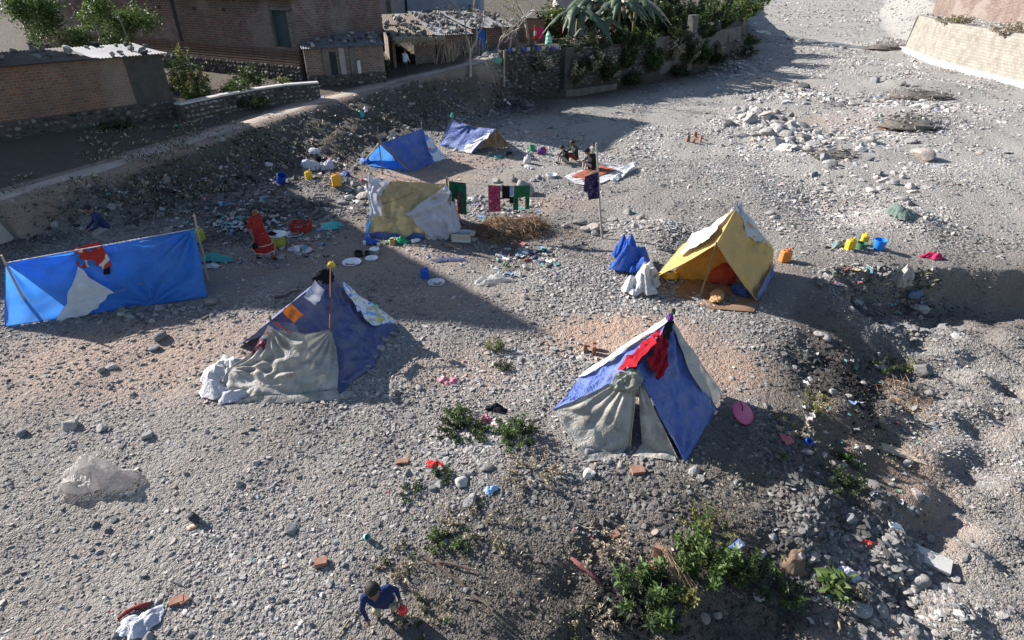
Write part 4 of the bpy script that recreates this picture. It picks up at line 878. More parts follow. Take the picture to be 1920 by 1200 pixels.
o = crumple('black_shawl', A-up*.12+np.array([0, -.06, 0]), (.27, .2, .22), BLACKC, None, 33, .25, sink=.2, rz=.2); tag(o, 'black shawl draped over the peak of the navy patched tent', 'shawl')
o = crumple('yellow_hat', W(622, 500, 1.56), (.10, .10, .11), M('yellow_cloth', (.50, .40, .04), .7, .25, 12), None, 34, .3); tag(o, 'yellow hat stuck on the pole above the navy patched tent', 'hat')
t = empty('maroon_child_clothes', tl, 'maroon printed child garment hanging at the front of the navy patched tent', 'garment')
pf = (bot[0], bot[-1], tl)
patch('body', [(472, 668), (494, 664), (505, 632), (484, 638)], (tl, tl+np.array([-.5, -.3, -.45]), tl+np.array([.1, -.1, -.3])), MAROONP, t, .06, .015, 12, 12, 35); patch('sleeve', [(486, 640), (505, 632), (520, 605), (506, 608)], (tl, tl+np.array([-.5, -.3, -.45]), tl+np.array([.1, -.1, -.3])), print_cloth('orange_white_print', (.6, .55, .5), [(.6, .2, .04)], 9, .5), t, .05, .01, 10, 8, 36)
o = spread('white_plastic_sack', G(412, 720), .42, .40, .40, WHITE, None, 37); tag(o, 'big white plastic sack slumped beside the grey tarp of the patched tent', 'sack')
o = spread('white_plastic_sack', G(440, 694), .42, .36, .36, WHITE, None, 38); tag(o, 'pale plastic bundle behind the sack at the patched tent', 'sack')
o = spread('white_plastic_sack', G(432, 745), .34, .20, .2, PALE, None, 39); tag(o, 'small white sack lying in front of the grey tarp corner', 'sack')
for i, (a, b_, w) in enumerate(((700, 672, 20), (690, 690, 20), (712, 655, 26), (735, 627, 14), (652, 742, 28), (668, 730, 18), (682, 668, 16), (480, 744, 14), (466, 744, 12), (545, 748, 16), (562, 748, 12), (610, 745, 14), (720, 640, 20), (742, 610, 14))):
    p = G(a, b_); stone(p, w*11/CAM_F*.5, 5000+i)

# --- blue tent nearest the bridge
A, F_ = W(1257, 602, 1.40), W(1192, 692, 1.26)
RT, RB = G(1284, 867, .02), G(1344, 768, .02); LF, LB = W(1037, 768, .46), W(1094, 700, .46)
T3 = empty('tarp_tent', (*(A+F_)[:2]/2, tz(*(A+F_)[:2]/2)), 'blue tarpaulin ridge tent with grey front flaps and a crimson cloth over its ridge', 'tent')
P = cloth_pts([RT, RB], [F_, (A+F_)/2-up*.03, A], [RT, (RT+F_)/2-up*.04, F_], [RB, (RB+A)/2-up*.07, A], nu=70, nv=60, wr=.012, seed=41, k=12, pulls=((1, 1, 12, .04), (0, 0, 9, .05), (0, 1, 7, .03)))
sheet('side_sheet', P, BLUE3, T3, .007)
P = cloth_pts([LF, (LF+LB)/2-up*.03, LB], [F_, (A+F_)/2-up*.03, A], [LF, (LF+F_)/2-up*.05, F_], [LB, (LB+A)/2-up*.05, A], nu=60, nv=60, wr=.011, seed=42, k=12, pulls=((0, 0, 10, .04), (1, 1, 8, .03)))
sheet('side_sheet', P, BLUE3, T3, .007)
gl, gm, gm2 = G(1097, 860, .02), G(1176, 842, .02), G(1205, 836, .02)
P = cloth_pts([gl, G(1140, 852, .02), gm], [LF-up*.02, W(1120, 730, .85), F_+np.array([-.04, -.03, -.06])], [gl, W(1066, 815, .22), LF-up*.02], [gm, W(1186, 770, .65), F_+np.array([-.04, -.03, -.06])], nu=70, nv=60, wr=.006, seed=43, k=7, pulls=((1, 1, 20, .035), (0, 1, 12, .03), (.4, .1, 7, .03)))
sheet('front_flap', P, GREYT, T3, .007)
P = cloth_pts([gm2, G(1235, 850, .02), RT+np.array([-.1, .02, 0])], [F_+np.array([.03, -.01, -.08]), F_+np.array([.06, -.02, -.12])], [gm2, F_+np.array([.03, -.01, -.08])], [RT+np.array([-.1, .02, 0]), (RT+F_)/2+np.array([-.03, .0, -.05]), F_+np.array([.06, -.02, -.12])], nu=26, nv=34, wr=.018, seed=44, k=8, pulls=((.5, 1, 12, .05),))
sheet('front_flap', P, GREYT, T3, .007)
sheet('ground_flap', quad(G(1185, 856, .02), G(1268, 868, .02), RT+np.array([-.15, .08, .05]), gm2+up*.04, wr=.02, nu=20, nv=6, seed=45), GREYT, T3)
sheet('ground_flap', quad(G(1088, 868, .02), G(1160, 862, .02), gm+up*.04, gl+up*.04, wr=.02, nu=20, nv=6, seed=46), GREYT, T3)
sheet('side_wall', quad(gl, GR(LB[0], LB[1]), LB-up*.02, LF-up*.02, wr=.02, nu=24, nv=12, seed=47), GREYT, T3)
sheet('back_sheet', quad(GR(LB[0], LB[1]+.05), GR(RB[0], RB[1]+.05), A+np.array([0, .04, 0]), A+np.array([-.02, .04, 0]), wr=.02, nu=24, nv=20, seed=48), GREYT, T3)
stick('front_pole', G(1180, 838), F_-up*.02, .03, .022, WOODL, T3); stick('back_pole', GR(A[0], A[1]+.02), A+up*.28, .03, .018, WOODM, T3)
pr = (RT, RB, A); ll = (LF, LB, A)
bs_ = [pl(1268, 640, *pr, off=.05), pl(1290, 700, *pr, off=.05), pl(1338, 762, *pr, off=.05)]
P = cloth_pts([G(1336, 768, .05), G(1356, 742, .04)], [A+np.array([.02, -.02, .0]), A+np.array([.03, .05, .0])], [G(1336, 768, .05), bs_[1], bs_[0], A+np.array([.02, -.02, 0])], [G(1356, 742, .04), W(1320, 690, .55), A+np.array([.03, .05, 0])], nu=16, nv=44, wr=.018, seed=49, k=9, pulls=((.5, 1, 9, .04),))
sheet('white_back_tarp', P, M('off_white_tarp', (.52, .49, .44), .75, .12, 4, .4, 50, .2, thru=.15, dirt=(.33, .29, .25), dirtamt=.5), T3, .006)
patch('white_edge_cloth', [(1086, 709), (1099, 706), (1254, 605), (1249, 600)], ll, WHITE, T3, .04, .016, 8, 30, 50, 14)
patch('black_edge_cloth', [(1230, 635), (1252, 640), (1262, 602), (1252, 602)], pr, BLACKC, T3, .03, .01, 8, 10, 51)
t = empty('crimson_cloth', F_+np.array([.4, .6, .1]), 'crimson knitted cloth thrown over the ridge of the nearest blue tent', 'cloth')
patch('drape', [(1160, 699), (1196, 690), (1246, 618), (1214, 642)], ll, RED, t, .045, .02, 16, 18, 52, 18); patch('drape', [(1232, 714), (1248, 688), (1246, 618), (1208, 672)], pr, RED, t, .05, .02, 16, 16, 53, 18)
o = crumple('grey_cloth_bundle', F_+np.array([-.12, -.12, -.32]), (.30, .20, .32), OLIVEC, None, 54, .34, rz=.2); tag(o, 'olive grey cloth bundle hanging at the front of the nearest blue tent', 'bundle')
o = crumple('purple_knot', A+up*.02, (.06, .06, .11), PURPLE, None, 55, .3); tag(o, 'purple cloth knotted round the back pole of the nearest blue tent', 'cloth')
o = crumple('green_knot', A+up*.17+np.array([.03, 0, 0]), (.045, .045, .10), GREENC, None, 56, .3); tag(o, 'green cloth tied above the purple knot on the tent pole', 'cloth')
for i, (a, b_, w) in enumerate(((1085, 815, 22), (1090, 830, 16), (1108, 850, 30), (1140, 866, 22), (1165, 876, 18), (1205, 862, 14))): stone(G(a, b_), w*9.8/CAM_F*.5, 5100+i)

# --- yellow tent
A, F_ = W(1381, 388, 1.62), W(1343, 458, 1.5)
LF = W(1226, 522, .28); LB = W(1285, 452, .36); RT = W(1418, 563, .10); RB = G(1446, 516, .02); RM = W(1450, 466, .62)
T4 = empty('tarp_tent', G(1350, 540), 'mustard yellow tarpaulin tent with an open front and white sheet over its peak', 'tent')
P = cloth_pts([LF, LB], [F_, (A+F_)/2-up*.02, A], [LF, (LF+F_)/2-up*.05, F_], [LB, (LB+A)/2-up*.04, A], nu=40, nv=36, wr=.012, seed=61, k=5, pulls=((0, 1, 8, .02), (0, 0, 7, .03)))
sheet('side_sheet', P, YELLOW, T4, .007); pL = (LF, LB, A)
P = cloth_pts([RT, RB], [F_, (A+F_)/2-up*.02, A], [RT, (RT+F_)/2-up*.04, F_], [RB, RM, A], nu=40, nv=40, wr=.015, seed=62, k=5, pulls=((0, 1, 9, .03), (1, .5, 9, .05), (0, 0, 8, .04)))
sheet('side_sheet', P, YELLOW, T4, .007); pR = (RT, RM, A)
patch('white_cover', [(1288, 470), (1330, 448), (1384, 384), (1345, 420)], pL, WHITE, T4, .035, .012, 20, 16, 63, 10); patch('white_cover', [(1276, 480), (1332, 450), (1352, 420), (1300, 440)], pL, WHITE, T4, .045, .012, 18, 14, 68, 10)
patch('white_cover', [(1396, 446), (1441, 462), (1402, 405), (1382, 386)], pR, WHITE, T4, .06, .012, 16, 16, 64, 10, ((1, 0, 9, .04),))
patch('white_cover', [(1372, 396), (1392, 410), (1388, 378), (1378, 378)], pR, PALE, T4, .05, .01, 8, 8, 65)
stick('front_pole', G(1312, 560), F_+up*.05, .022, .02, WOODM, T4); stick('back_pole', GR(*A[:2]), A+up*.16, .025, .018, WOODM, T4)
wv = lambda a, z=.03: G(*a, z)
sheet('groundsheet', cloth_pts([G(1262, 556, .03), G(1330, 580, .03), G(1412, 588, .03)], [G(1290, 520, .03), G(1380, 520, .03)], [G(1262, 556, .03), G(1290, 520, .03)], [G(1412, 588, .03), G(1430, 555, .03), G(1380, 520, .03)], nu=24, nv=14, wr=.02, seed=66), BROWNC, T4, .008)
bk = (A+LB)/2
sheet('inner_cloth', quad(GR(LF[0]+.55, LF[1]+.7), GR(RT[0]-.3, RT[1]+1.0), (A+F_)/2-up*.12, (LF+A)/2*.6+(A+F_)/2*.4-up*.15, wr=.03, nu=24, nv=18, seed=67), M('inner_orange_cloth', (.52, .26, .06), .85, .25, 4, .5, 40, .1, thru=.3), T4)
rope('guy_line', F_, pl(1362, 470, *pR, off=.03), T4, .006, .01)
sheet('blue_liner', quad(G(1420, 566, .02), G(1448, 520, .02), RB+up*.35, RT+up*.22, wr=.02, nu=14, nv=8, seed=69), BLUE3, T4)
o = crumple('red_blanket', G(1352, 530, .1), (.42, .26, .34), M('brick_red_blanket', (.36, .05, .03), .9, .2, 6), None, 70, .2); tag(o, 'brick red blanket heaped inside the yellow tent', 'blanket')
o = crumple('blue_cloth_heap', G(1388, 552, .05), (.30, .2, .2), M('denim_blue_cloth', (.03, .06, .18), .9, .25, 6), None, 71, .25); tag(o, 'dark blue cloth heap at the mouth of the yellow tent', 'cloth')
o = crumple('tan_blanket', G(1345, 562, .05), (.42, .22, .14), M('tan_blanket', (.42, .24, .12), .9, .2, 6), None, 72, .2); tag(o, 'tan blanket spread at the mouth of the yellow tent', 'blanket')
t = empty('blue_white_sack', G(1195, 530), 'heap of blue mesh and dirty white sacking beside the yellow tent', 'sack heap')
spread('blue_mesh', G(1190, 508), .50, .50, .75, M('blue_mesh', (.02, .09, .42), .6, .3, 9, .6, 60, .3, thru=.15), t, 73); spread('blue_mesh', G(1172, 488), .34, .36, .85, MATS['blue_mesh'], t, 74); spread('white_sacking', G(1200, 545), .36, .50, .62, WHITE, t, 75); spread('white_sacking', G(1214, 532), .36, .40, .6, WHITE, t, 76)

# --- khaki tent in the middle of the camp
BL, BR, TL, TR = G(690, 443, .02), G(856, 450, .02), W(698, 337, 1.64), W(838, 345, 1.60)
T5 = empty('tarp_tent', (BL+BR)/2, 'khaki sackcloth tent with white sheets draped at both corners', 'tent')
P = cloth_pts([BL, BR], [TL, (TL+TR)/2-up*.03, TR], [BL, TL], [BR, TR], nu=64, nv=30, wr=.022, seed=81, k=8, pulls=((.45, 1, 14, .03), (1, 1, 10, .04), (.7, 1, 12, .03)))
sheet('front_sheet', P, BEIGE, T5, .007); p5 = (BL, BR, TR)
rb0, rb1 = GR(BL[0], BL[1]+1.9), GR(BR[0], BR[1]+1.9)
sheet('back_sheet', quad(rb0, rb1, TR, TL, wr=.02, nu=30, nv=20, seed=82), BEIGE, T5)
patch('white_sheet', [(762, 400), (822, 457), (858, 430), (837, 346)], p5, PALE, T5, .10, .025, 26, 26, 83, 8, ((1, 1, 11, .05), (0, 0, 7, .03)), .005)
patch('white_sheet', [(694, 402), (720, 404), (708, 338), (688, 324)], p5, PALE, T5, .12, .03, 14, 28, 84, 10, ((.5, 1, 9, .06),)); patch('white_sheet', [(700, 358), (716, 366), (735, 338), (694, 328)], p5, PALE, T5, .14, .022, 14, 14, 85, 10)
patch('white_sheet', [(852, 440), (864, 425), (850, 385), (843, 360)], (BR, BR+np.array([.3, 1.2, 0]), TR), PALE, T5, .02, .02, 10, 16, 86)
patch('blue_skirt', [(684, 447), (800, 451), (795, 438), (694, 437)], p5, BLUE6, T5, .05, .01, 30, 6, 87); patch('blue_edge', [(682, 445), (690, 445), (697, 402), (692, 402)], p5, BLUE1, T5, .05, .006, 6, 16, 88)
stick('pole', GR(TR[0], TR[1]), W(837, 332, 1.82), .035, .03, WOODM, T5); stick('pole', GR(TL[0], TL[1]), TL+up*.05, .035, .03, WOODM, T5)
rope('crease_cord', pl(705, 385, *p5, off=.03), pl(775, 360, *p5, off=.03), T5, .005, .05, BLACKC); rope('crease_cord', pl(712, 402, *p5, off=.04), pl(745, 410, *p5, off=.03), T5, .006, .02, BLACKC)

# --- blue tents at the back
def pole_z(px, py, y): return WY(px, py, y)
f6 = G(717, 327); F_ = WY(712, 270, f6[1]+.05); A = W(791, 241, 1.30)
a0, a1 = G(772, 323, .02), G(838, 297, .02); c0 = G(682, 304, .02); c1 = GR(*(2*A-a1)[:2], .02)
T6 = empty('tarp_tent', (a0+c0)/2, 'open-ended blue tarpaulin tent on a stick frame with a printed white sheet', 'tent')
P = cloth_pts([a0, (a0+a1)/2+up*.02, a1], [F_, A], [a0, (a0+F_)/2-up*.05, F_], [a1, (a1+A)/2-up*.06, A], nu=40, nv=30, wr=.018, seed=91, k=6, pulls=((0, 0, 12, .05), (1, 1, 9, .03), (1, 0, 9, .04)))
sheet('side_sheet', P, BLUE6, T6, .008); sheet('side_sheet', quad(c0, c1, A, F_, nu=24, nv=18, wr=.02, seed=92), BLUE1, T6)
sheet('groundsheet', quad(G(690, 312, .03), G(768, 322, .03), a1*.7+a0*.3+up*.02, c0*.6+c1*.4+up*.03, wr=.01, nu=16, nv=10, seed=93), BLUE1, T6)
patch('printed_sheet', [(814, 304), (838, 296), (794, 245), (800, 275)], (a0, a1, A), PRINT_R, T6, .04, .012, 10, 20, 94)
stick('ridge_pole', f6, pole_z(708, 238, f6[1]), .03, .018, WOODM, T6); stick('frame_stick', a0+np.array([-.05, -.05, 0]), F_+up*.05, .03, .025, WOODM, T6); stick('frame_stick', c0, F_+up*.05, .035, .025, WOODL, T6); stick('back_pole', GR(*A[:2]), A+up*.32, .022, .012, WOODL, T6)
o = crumple('blue_bedding', G(685, 305), (.35, .22, .16), BLUE1, None, 95, .25); tag(o, 'crumpled blue plastic beside the open end of the stick-framed tent', 'plastic sheet')
o = crumple('pale_bundle', G(737, 300, .2), (.28, .18, .16), M('cream_cloth', (.5, .42, .32), .85), None, 96, .25); tag(o, 'cream cloth bundle inside the stick-framed blue tent', 'bundle')
B_, F_ = W(848, 223, 1.25), W(929, 242, 1.12)
a0, a1 = G(824, 272, .02), G(886, 289, .02); c1 = G(957, 277, .02); c0 = GR(*(2*B_-a0)[:2], .02)
T7 = empty('tarp_tent', (a1+c0)/2, 'sagging blue ridge tent with a white-edged open end at the foot of the bank', 'tent')
P = cloth_pts([a0, a1], [B_, (B_+F_)/2-up*.12, F_], [a0, B_], [a1, F_], nu=44, nv=26, wr=.02, seed=101, k=4, pulls=((.4, 1, 10, .03), (0, 0, 7, .03)))
sheet('side_sheet', P, BLUE6, T7, .008); DUN = M('dun_sacking', (.17, .14, .11), .9, .25, 5, .5, 50, .1, thru=.1)
sheet('side_sheet', quad(c0, c1, F_, B_, nu=24, nv=16, wr=.02, seed=102), DUN, T7)
patch('white_edge', [(862, 284), (886, 289), (929, 242), (912, 252)], (a0, a1, F_), WHITE, T7, .09, .015, 12, 20, 103, 10)
sheet('back_sheet', quad(a0, c0, B_, B_+np.array([.01, 0, 0]), nu=12, nv=12, wr=.02, seed=104), NAVY, T7)
stick('pole', GR(*F_[:2]), F_+up*.03, .025, .02, WOODM, T7); stick('pole', GR(*B_[:2]), B_+up*.1, .025, .02, WOODM, T7)
sheet('flap', quad(G(925, 262, .35), c1+up*.01, F_+np.array([.03, .05, 0]), F_+np.array([.0, .03, 0]), wr=.02, nu=10, nv=12, seed=105), DUN, T7)
o = crumple('teal_rag', B_+up*.08, (.10, .08, .14), M('teal_plastic', (.03, .30, .26), .6, .2, 9), None, 106, .3); tag(o, 'teal rag tied to the far pole of the sagging blue tent', 'rag')
# ------------------------------------------------------------------ people
SKIN = M('brown_skin', (.20, .105, .065), .6, .12, 8, .1, 60, .3); HAIR = M('black_hair', (.012, .010, .010), .55, .3, 20, .5, 90, .3)
def capsule(p, q, r0, r1, n=12):
    p, q = np.asarray(p, float), np.asarray(q, float); d = q-p; L = np.linalg.norm(d)+1e-6; d = d/L; u, w = frame_of(d); prof = []
    for a in np.linspace(-PI/2, 0, 5)[:-1]: prof.append((r0*math.cos(a), r0*math.sin(a)))
    for t in (0, .33, .66, 1): prof.append((r0+(r1-r0)*t, L*t))
    for a in np.linspace(0, PI/2, 5)[1:]: prof.append((r1*math.cos(a), L+r1*math.sin(a)))
    V, F = [], []
    for r, h in prof:
        for k in range(n): a = 2*PI*k/n; V.append(p+d*h+max(r, 1e-4)*(math.cos(a)*u+math.sin(a)*w))
    for i in range(len(prof)-1):
        for k in range(n): F.append((i*n+k, i*n+(k+1) % n, (i+1)*n+(k+1) % n, (i+1)*n+k))
    F += [tuple(range(n-1, -1, -1)), tuple((len(prof)-1)*n+k for k in range(n))]
    return np.array(V), F
def figure(name, J, mats, parent, s=1.0, voxel=.011, fingers=True):
    """one continuous body grown round the joints J (world points). mats: materials for skin, top, sleeve, legs, shoes"""
    prims = []
    def cap(a, b, r0, r1, m): prims.append((np.asarray(a, float), np.asarray(b, float), r0*s, r1*s, m))
    P = {k: np.asarray(v, float) for k, v in J.items()}
    pel, ch, nk, hd = P['pelvis'], P['chest'], P['neck'], P['head']
    sx = norm(P['shL']-P['shR']); up_ = norm(ch-pel)
    for k in (-1, 1): cap(pel+sx*k*.075*s, ch+sx*k*.085*s-up_*.02*s, .095, .105, 1)
    cap(pel, ch, .115, .12, 1); cap(P['shL'], P['shR'], .062, .062, 1); cap(ch, nk, .09, .05, 1)
    cap(nk, hd, .05, .052, 0); hu = norm(hd-nk); fw = norm(P['look']-hd)
    fw = norm(fw-hu*np.dot(fw, hu)*.6)
    cap(hd+hu*.035*s-fw*.012*s, hd+hu*.035*s+fw*.012*s, .098, .09, 0); cap(hd-hu*.03*s+fw*.02*s, hd-hu*.055*s+fw*.035*s, .074, .05, 0)
    ex = norm(np.cross(fw, hu)); cap(hd+fw*.095*s+hu*.01*s, hd+fw*.115*s-hu*.02*s, .012, .017, 0)
    for k in (-1, 1): cap(hd+ex*k*.092*s, hd+ex*k*.1*s-hu*.02*s, .018, .014, 0); cap(hd+fw*.088*s+hu*.022*s+ex*k*.036*s, hd+fw*.09*s+hu*.022*s+ex*k*.037*s, .014, .012, 0)
    cap(hd+fw*.085*s-hu*.05*s-ex*.02*s, hd+fw*.085*s-hu*.05*s+ex*.02*s, .012, .012, 0)
    for sd in 'LR':
        sh, el, wr = P['sh'+sd], P['el'+sd], P['wr'+sd]; cap(sh, el, .056, .044, 2); cap(el, wr, .043, .028, mats.get('fore', 2))
        hdv = norm(P.get('hand'+sd, wr+(wr-el))-wr); palm = wr+hdv*.055*s; cap(wr, palm, .028, .034, 0)
        side = norm(np.cross(hdv, np.array([.3, .2, 1.0]))); cap(palm-side*.018*s, palm+side*.018*s, .026, .026, 0)
        if fingers:
            nrm = norm(np.cross(side, hdv)); 
            for k, ln in ((-1.5, .055), (-.5, .068), (.5, .065), (1.5, .05)):
                a = palm+hdv*.022*s+side*k*.016*s; bq = a+(hdv*ln*.55+nrm*.008)*s; c = bq+(hdv*ln*.4-nrm*.022)*s; cap(a, bq, .0095, .0085, 0); cap(bq, c, .0085, .0075, 0)
            a = palm-hdv*.02*s+side*.03*s; bq = a+(side*.03+hdv*.025)*s; cap(a, bq, .012, .010, 0); cap(bq, bq+hdv*.03*s, .010, .008, 0)
        hp, kn, an = P['hp'+sd], P['kn'+sd], P['an'+sd]; cap(hp, kn, .082, .056, 3); cap(kn, an, .055, .036, mats.get('shin', 3)); to = P.get('to'+sd, an+norm(np.array([fw[0], fw[1], 0]))*.15*s)
        cap(an, an*.45+to*.55-np.array([0, 0, .02*s]), .038, .034, 4); cap(an*.5+to*.5-np.array([0, 0, .022*s]), to, .034, .024, 4)
    b = MB()
    for p, q, r0, r1, m in prims: b.add(*capsule(p, q, r0, r1))
    o = b.build(name, [mats['skin'], mats['top'], mats['sleeve'], mats['legs'], mats['shoe']], parent)
    md = o.modifiers.new('skin', 'REMESH'); md.mode = 'VOXEL'; md.voxel_size = voxel*s; sm = o.modifiers.new('smooth', 'SMOOTH'); sm.factor = .5; sm.iterations = 3
    dg = bpy.context.evaluated_depsgraph_get(); me = bpy.data.meshes.new_from_object(o.evaluated_get(dg)); o.modifiers.clear(); old = o.data; o.data = me; bpy.data.meshes.remove(old)
    C = np.zeros(len(me.polygons)*3, np.float32); me.polygons.foreach_get('center', C); C = C.reshape(-1, 3)+world_origin(o)
    best = np.full(len(C), 1e9); mi = np.zeros(len(C), np.int32)
    for p, q, r0, r1, m in prims:
        d = q-p; L2 = d@d+1e-9; t = np.clip((C-p)@d/L2, 0, 1); dist = np.linalg.norm(C-p-t[:, None]*d, axis=1)-(r0+(r1-r0)*t); k = dist < best; best = np.where(k, dist, best); mi = np.where(k, m, mi)
    while len(me.materials) < 5: me.materials.append(None)
    for i, k in enumerate(('skin', 'top', 'sleeve', 'legs', 'shoe')): me.materials[i] = mats[k]
    me.polygons.foreach_set('material_index', mi); me.polygons.foreach_set('use_smooth', np.ones(len(me.polygons), bool)); me.update(); return o
def hair(J, parent, s=1.0, long=0.0, seed=1, m=None):
    hd, nk = np.asarray(J['head'], float), np.asarray(J['neck'], float); hu = norm(hd-nk); fw = norm(np.asarray(J['look'])-hd); fw = norm(fw-hu*np.dot(fw, hu)*.6)
    V, F = ICO3; V = V.copy(); g = np.random.default_rng(seed); ex = np.cross(fw, hu); R = np.stack([ex, fw, hu], 1)
    V = V*(1+.03*np.sin(V@g.normal(size=3)*9)+.02*np.sin(V@g.normal(size=3)*17))[:, None]
    face = (V[:, 1] > .25) & (V[:, 2] < .42); low = V[:, 2] < -.35
    V = np.where((face | low)[:, None], V*.72, V); Q = (V*np.array([.112, .118, .115])*s)@R.T+hd+hu*.035*s-fw*.012*s
    b = MB(); b.add(Q, F)
    if long: b.tube([hd-fw*.09*s-hu*.02*s, nk-fw*.085*s-hu*.08*s, nk-fw*.09*s-hu*long], [.045*s, .04*s, .014*s], 8)
    return b.build('hair', m or HAIR, parent, True)
def mm(**k):
    d = dict(skin=SKIN, top=WHITE, sleeve=WHITE, legs=WHITE, shoe=M('dark_sandal', (.03, .025, .022), .7)); d.update(k); return d

# woman in red, walking through the camp
f = G(500, 488); fwd = norm(np.array([.93, -.36, 0])); rt = np.array([fwd[1], -fwd[0], 0])
def body(x, y, z): return f+rt*x+fwd*y+up*z
DRESS = print_cloth('red_dress_cloth', (.25, .010, .016), [(.34, .11, .05)], 26, .05)
J = dict(pelvis=body(0, -.02, .86), chest=body(0, -.06, 1.18), neck=body(0, -.07, 1.31), head=body(0, -.05, 1.42), look=body(-.05, 1, 1.38), shL=body(-.15, -.07, 1.25), shR=body(.15, -.07, 1.25), elL=body(-.23, -.10, 1.0), elR=body(.22, -.12, 1.0), wrL=body(-.22, -.02, .78), wrR=body(.23, -.06, .78),
         hpL=body(-.08, 0, .82), hpR=body(.08, 0, .82), knL=body(-.08, .16, .45), knR=body(.08, -.06, .45), anL=body(-.08, .17, .07), anR=body(.08, -.24, .09))
t = empty('person', f, 'person in a long red dress walking between the tents', 'person', )
bd = figure('body', J, mm(top=DRESS, sleeve=DRESS, legs=DRESS, shin=0, fore=0), t, .96); hair(J, t, .96, .16, 2)
b = MB(); prof = [(1.30, .075, .06), (1.22, .16, .10), (1.05, .155, .115), (.88, .165, .135), (.70, .20, .19), (.52, .235, .25), (.36, .27, .30)]; nn = 40; P = np.zeros((len(prof)*3-2, nn+1, 3))
zs = np.linspace(0, len(prof)-1, P.shape[0])
for i, q in enumerate(zs):
    k = min(int(q), len(prof)-2); tt = q-k; z, rx, ry = [prof[k][j]*(1-tt)+prof[k+1][j]*tt for j in range(3)]
    for j in range(nn+1):
        a = 2*PI*j/nn; fo = 1+.09*math.sin(a*7+z*5)*max(0, (1.0-z))**1.0+.05*math.sin(a*3+1)*max(0, 1-z); yo = -.06*min(1, max(0, (z-.7)/.5))-.02*(1-z)
        P[i, j] = body(rx*fo*math.cos(a), ry*fo*math.sin(a)+yo, z*.985-(.05*math.sin(a+.6) if z < .45 else 0))
dr = b.grid(P).build('dress', DRESS, t, True)
PALEB = M('pale_gold_braid', (.62, .50, .38), .7)
for i in (-1, -4):
    MB().tube([q+norm((q-body(0, -.02, 0))*[1, 1, 0])*.006 for q in P[i, ::1]], .009, 5).build('hem_band', PALEB, dr)
o = crumple('black_bag', body(.30, .02, .50), (.10, .08, .12), BLACKC, None, 201, .2); tag(o, 'small dark bag held low by the person in the red dress', 'bag')

# man in navy behind the bright blue tent, bending
f = G(203, 462); fwd = norm(np.array([-.75, -.66, 0])); rt = np.array([fwd[1], -fwd[0], 0]); NAVYJ = M('navy_jacket', (.02, .028, .09), .8, .25, 6)
J = dict(pelvis=body(0, -.12, .60), chest=body(0, .02, .92), neck=body(0, .08, 1.06), head=body(0, .14, 1.17), look=body(0, .8, .8), shL=body(-.18, .03, .97), shR=body(.18, .03, .97), elL=body(-.25, .10, .72), elR=body(.25, .12, .72), wrL=body(-.16, .32, .62), wrR=body(.14, .34, .60),
         hpL=body(-.09, -.1, .56), hpR=body(.09, -.1, .56), knL=body(-.12, .22, .42), knR=body(.12, .20, .42), anL=body(-.1, -.12, .07), anR=body(.1, -.16, .07))
t = empty('person', f, 'person in a navy jacket bending down behind the bright blue tent', 'person'); figure('body', J, mm(top=NAVYJ, sleeve=NAVYJ, legs=M('grey_trousers', (.26, .24, .23), .85)), t, 1.0); hair(J, t, 1.0, 0, 3)

# boy squatting on the gravel below the bridge
f = G(722, 1148); BLUEJ = M('blue_hooded_top', (.012, .025, .09), .85, .3, 9); KHAKI = M('khaki_trousers', (.33, .30, .2), .85)
J = dict(pelvis=W(722, 1126, .24), chest=W(710, 1116, .62), neck=W(705, 1113, .72), head=W(700, 1108, .81), look=W(715, 1190, .45), shL=W(727, 1100, .66), shR=W(682, 1118, .66), elL=W(743, 1104, .56), elR=W(678, 1140, .44), wrL=W(748, 1119, .44), wrR=W(689, 1160, .22), handL=W(752, 1130, .40), handR=W(692, 1170, .14),
         hpL=W(732, 1128, .23), hpR=W(713, 1131, .23), knL=W(741, 1134, .36), knR=W(703, 1143, .36), anL=W(735, 1142, .06), anR=W(710, 1150, .06), toL=W(738, 1152, .04), toR=W(708, 1161, .04))
dzf = f[2]; J = {k: v+up*dzf for k, v in J.items()}
t = empty('person', f, 'boy in a blue top squatting on the gravel with a red ball in his hand', 'person'); figure('body', J, mm(top=BLUEJ, sleeve=BLUEJ, legs=KHAKI), t, .78); hair(J, t, .84, 0, 4)
hnd = J['wrL']+norm(J['handL']-J['wrL'])*.10; b = MB(); b.add(ICO3[0]*.06*np.array([1, 1, 1.05])+hnd+np.array([.01, -.03, -.03]), ICO3[1]); b.tube([hnd+np.array([.01, -.03, .025]), hnd+np.array([.005, -.02, .055])], [.012, .006], 6)
tag(b.build('red_ball', M('shiny_red_rubber', (.62, .02, .02), .25, .05, 5, 0, spec=.6), None, True), 'shiny red ball held by the squatting boy', 'ball')
o = MB().tube([G(632, 1196, .02), G(655, 1166, .03), G(676, 1138, .03)], [.009, .008, .006], 6).build('thin_stick', WOODL); tag(o, 'long thin stick on the gravel beside the squatting boy', 'stick')

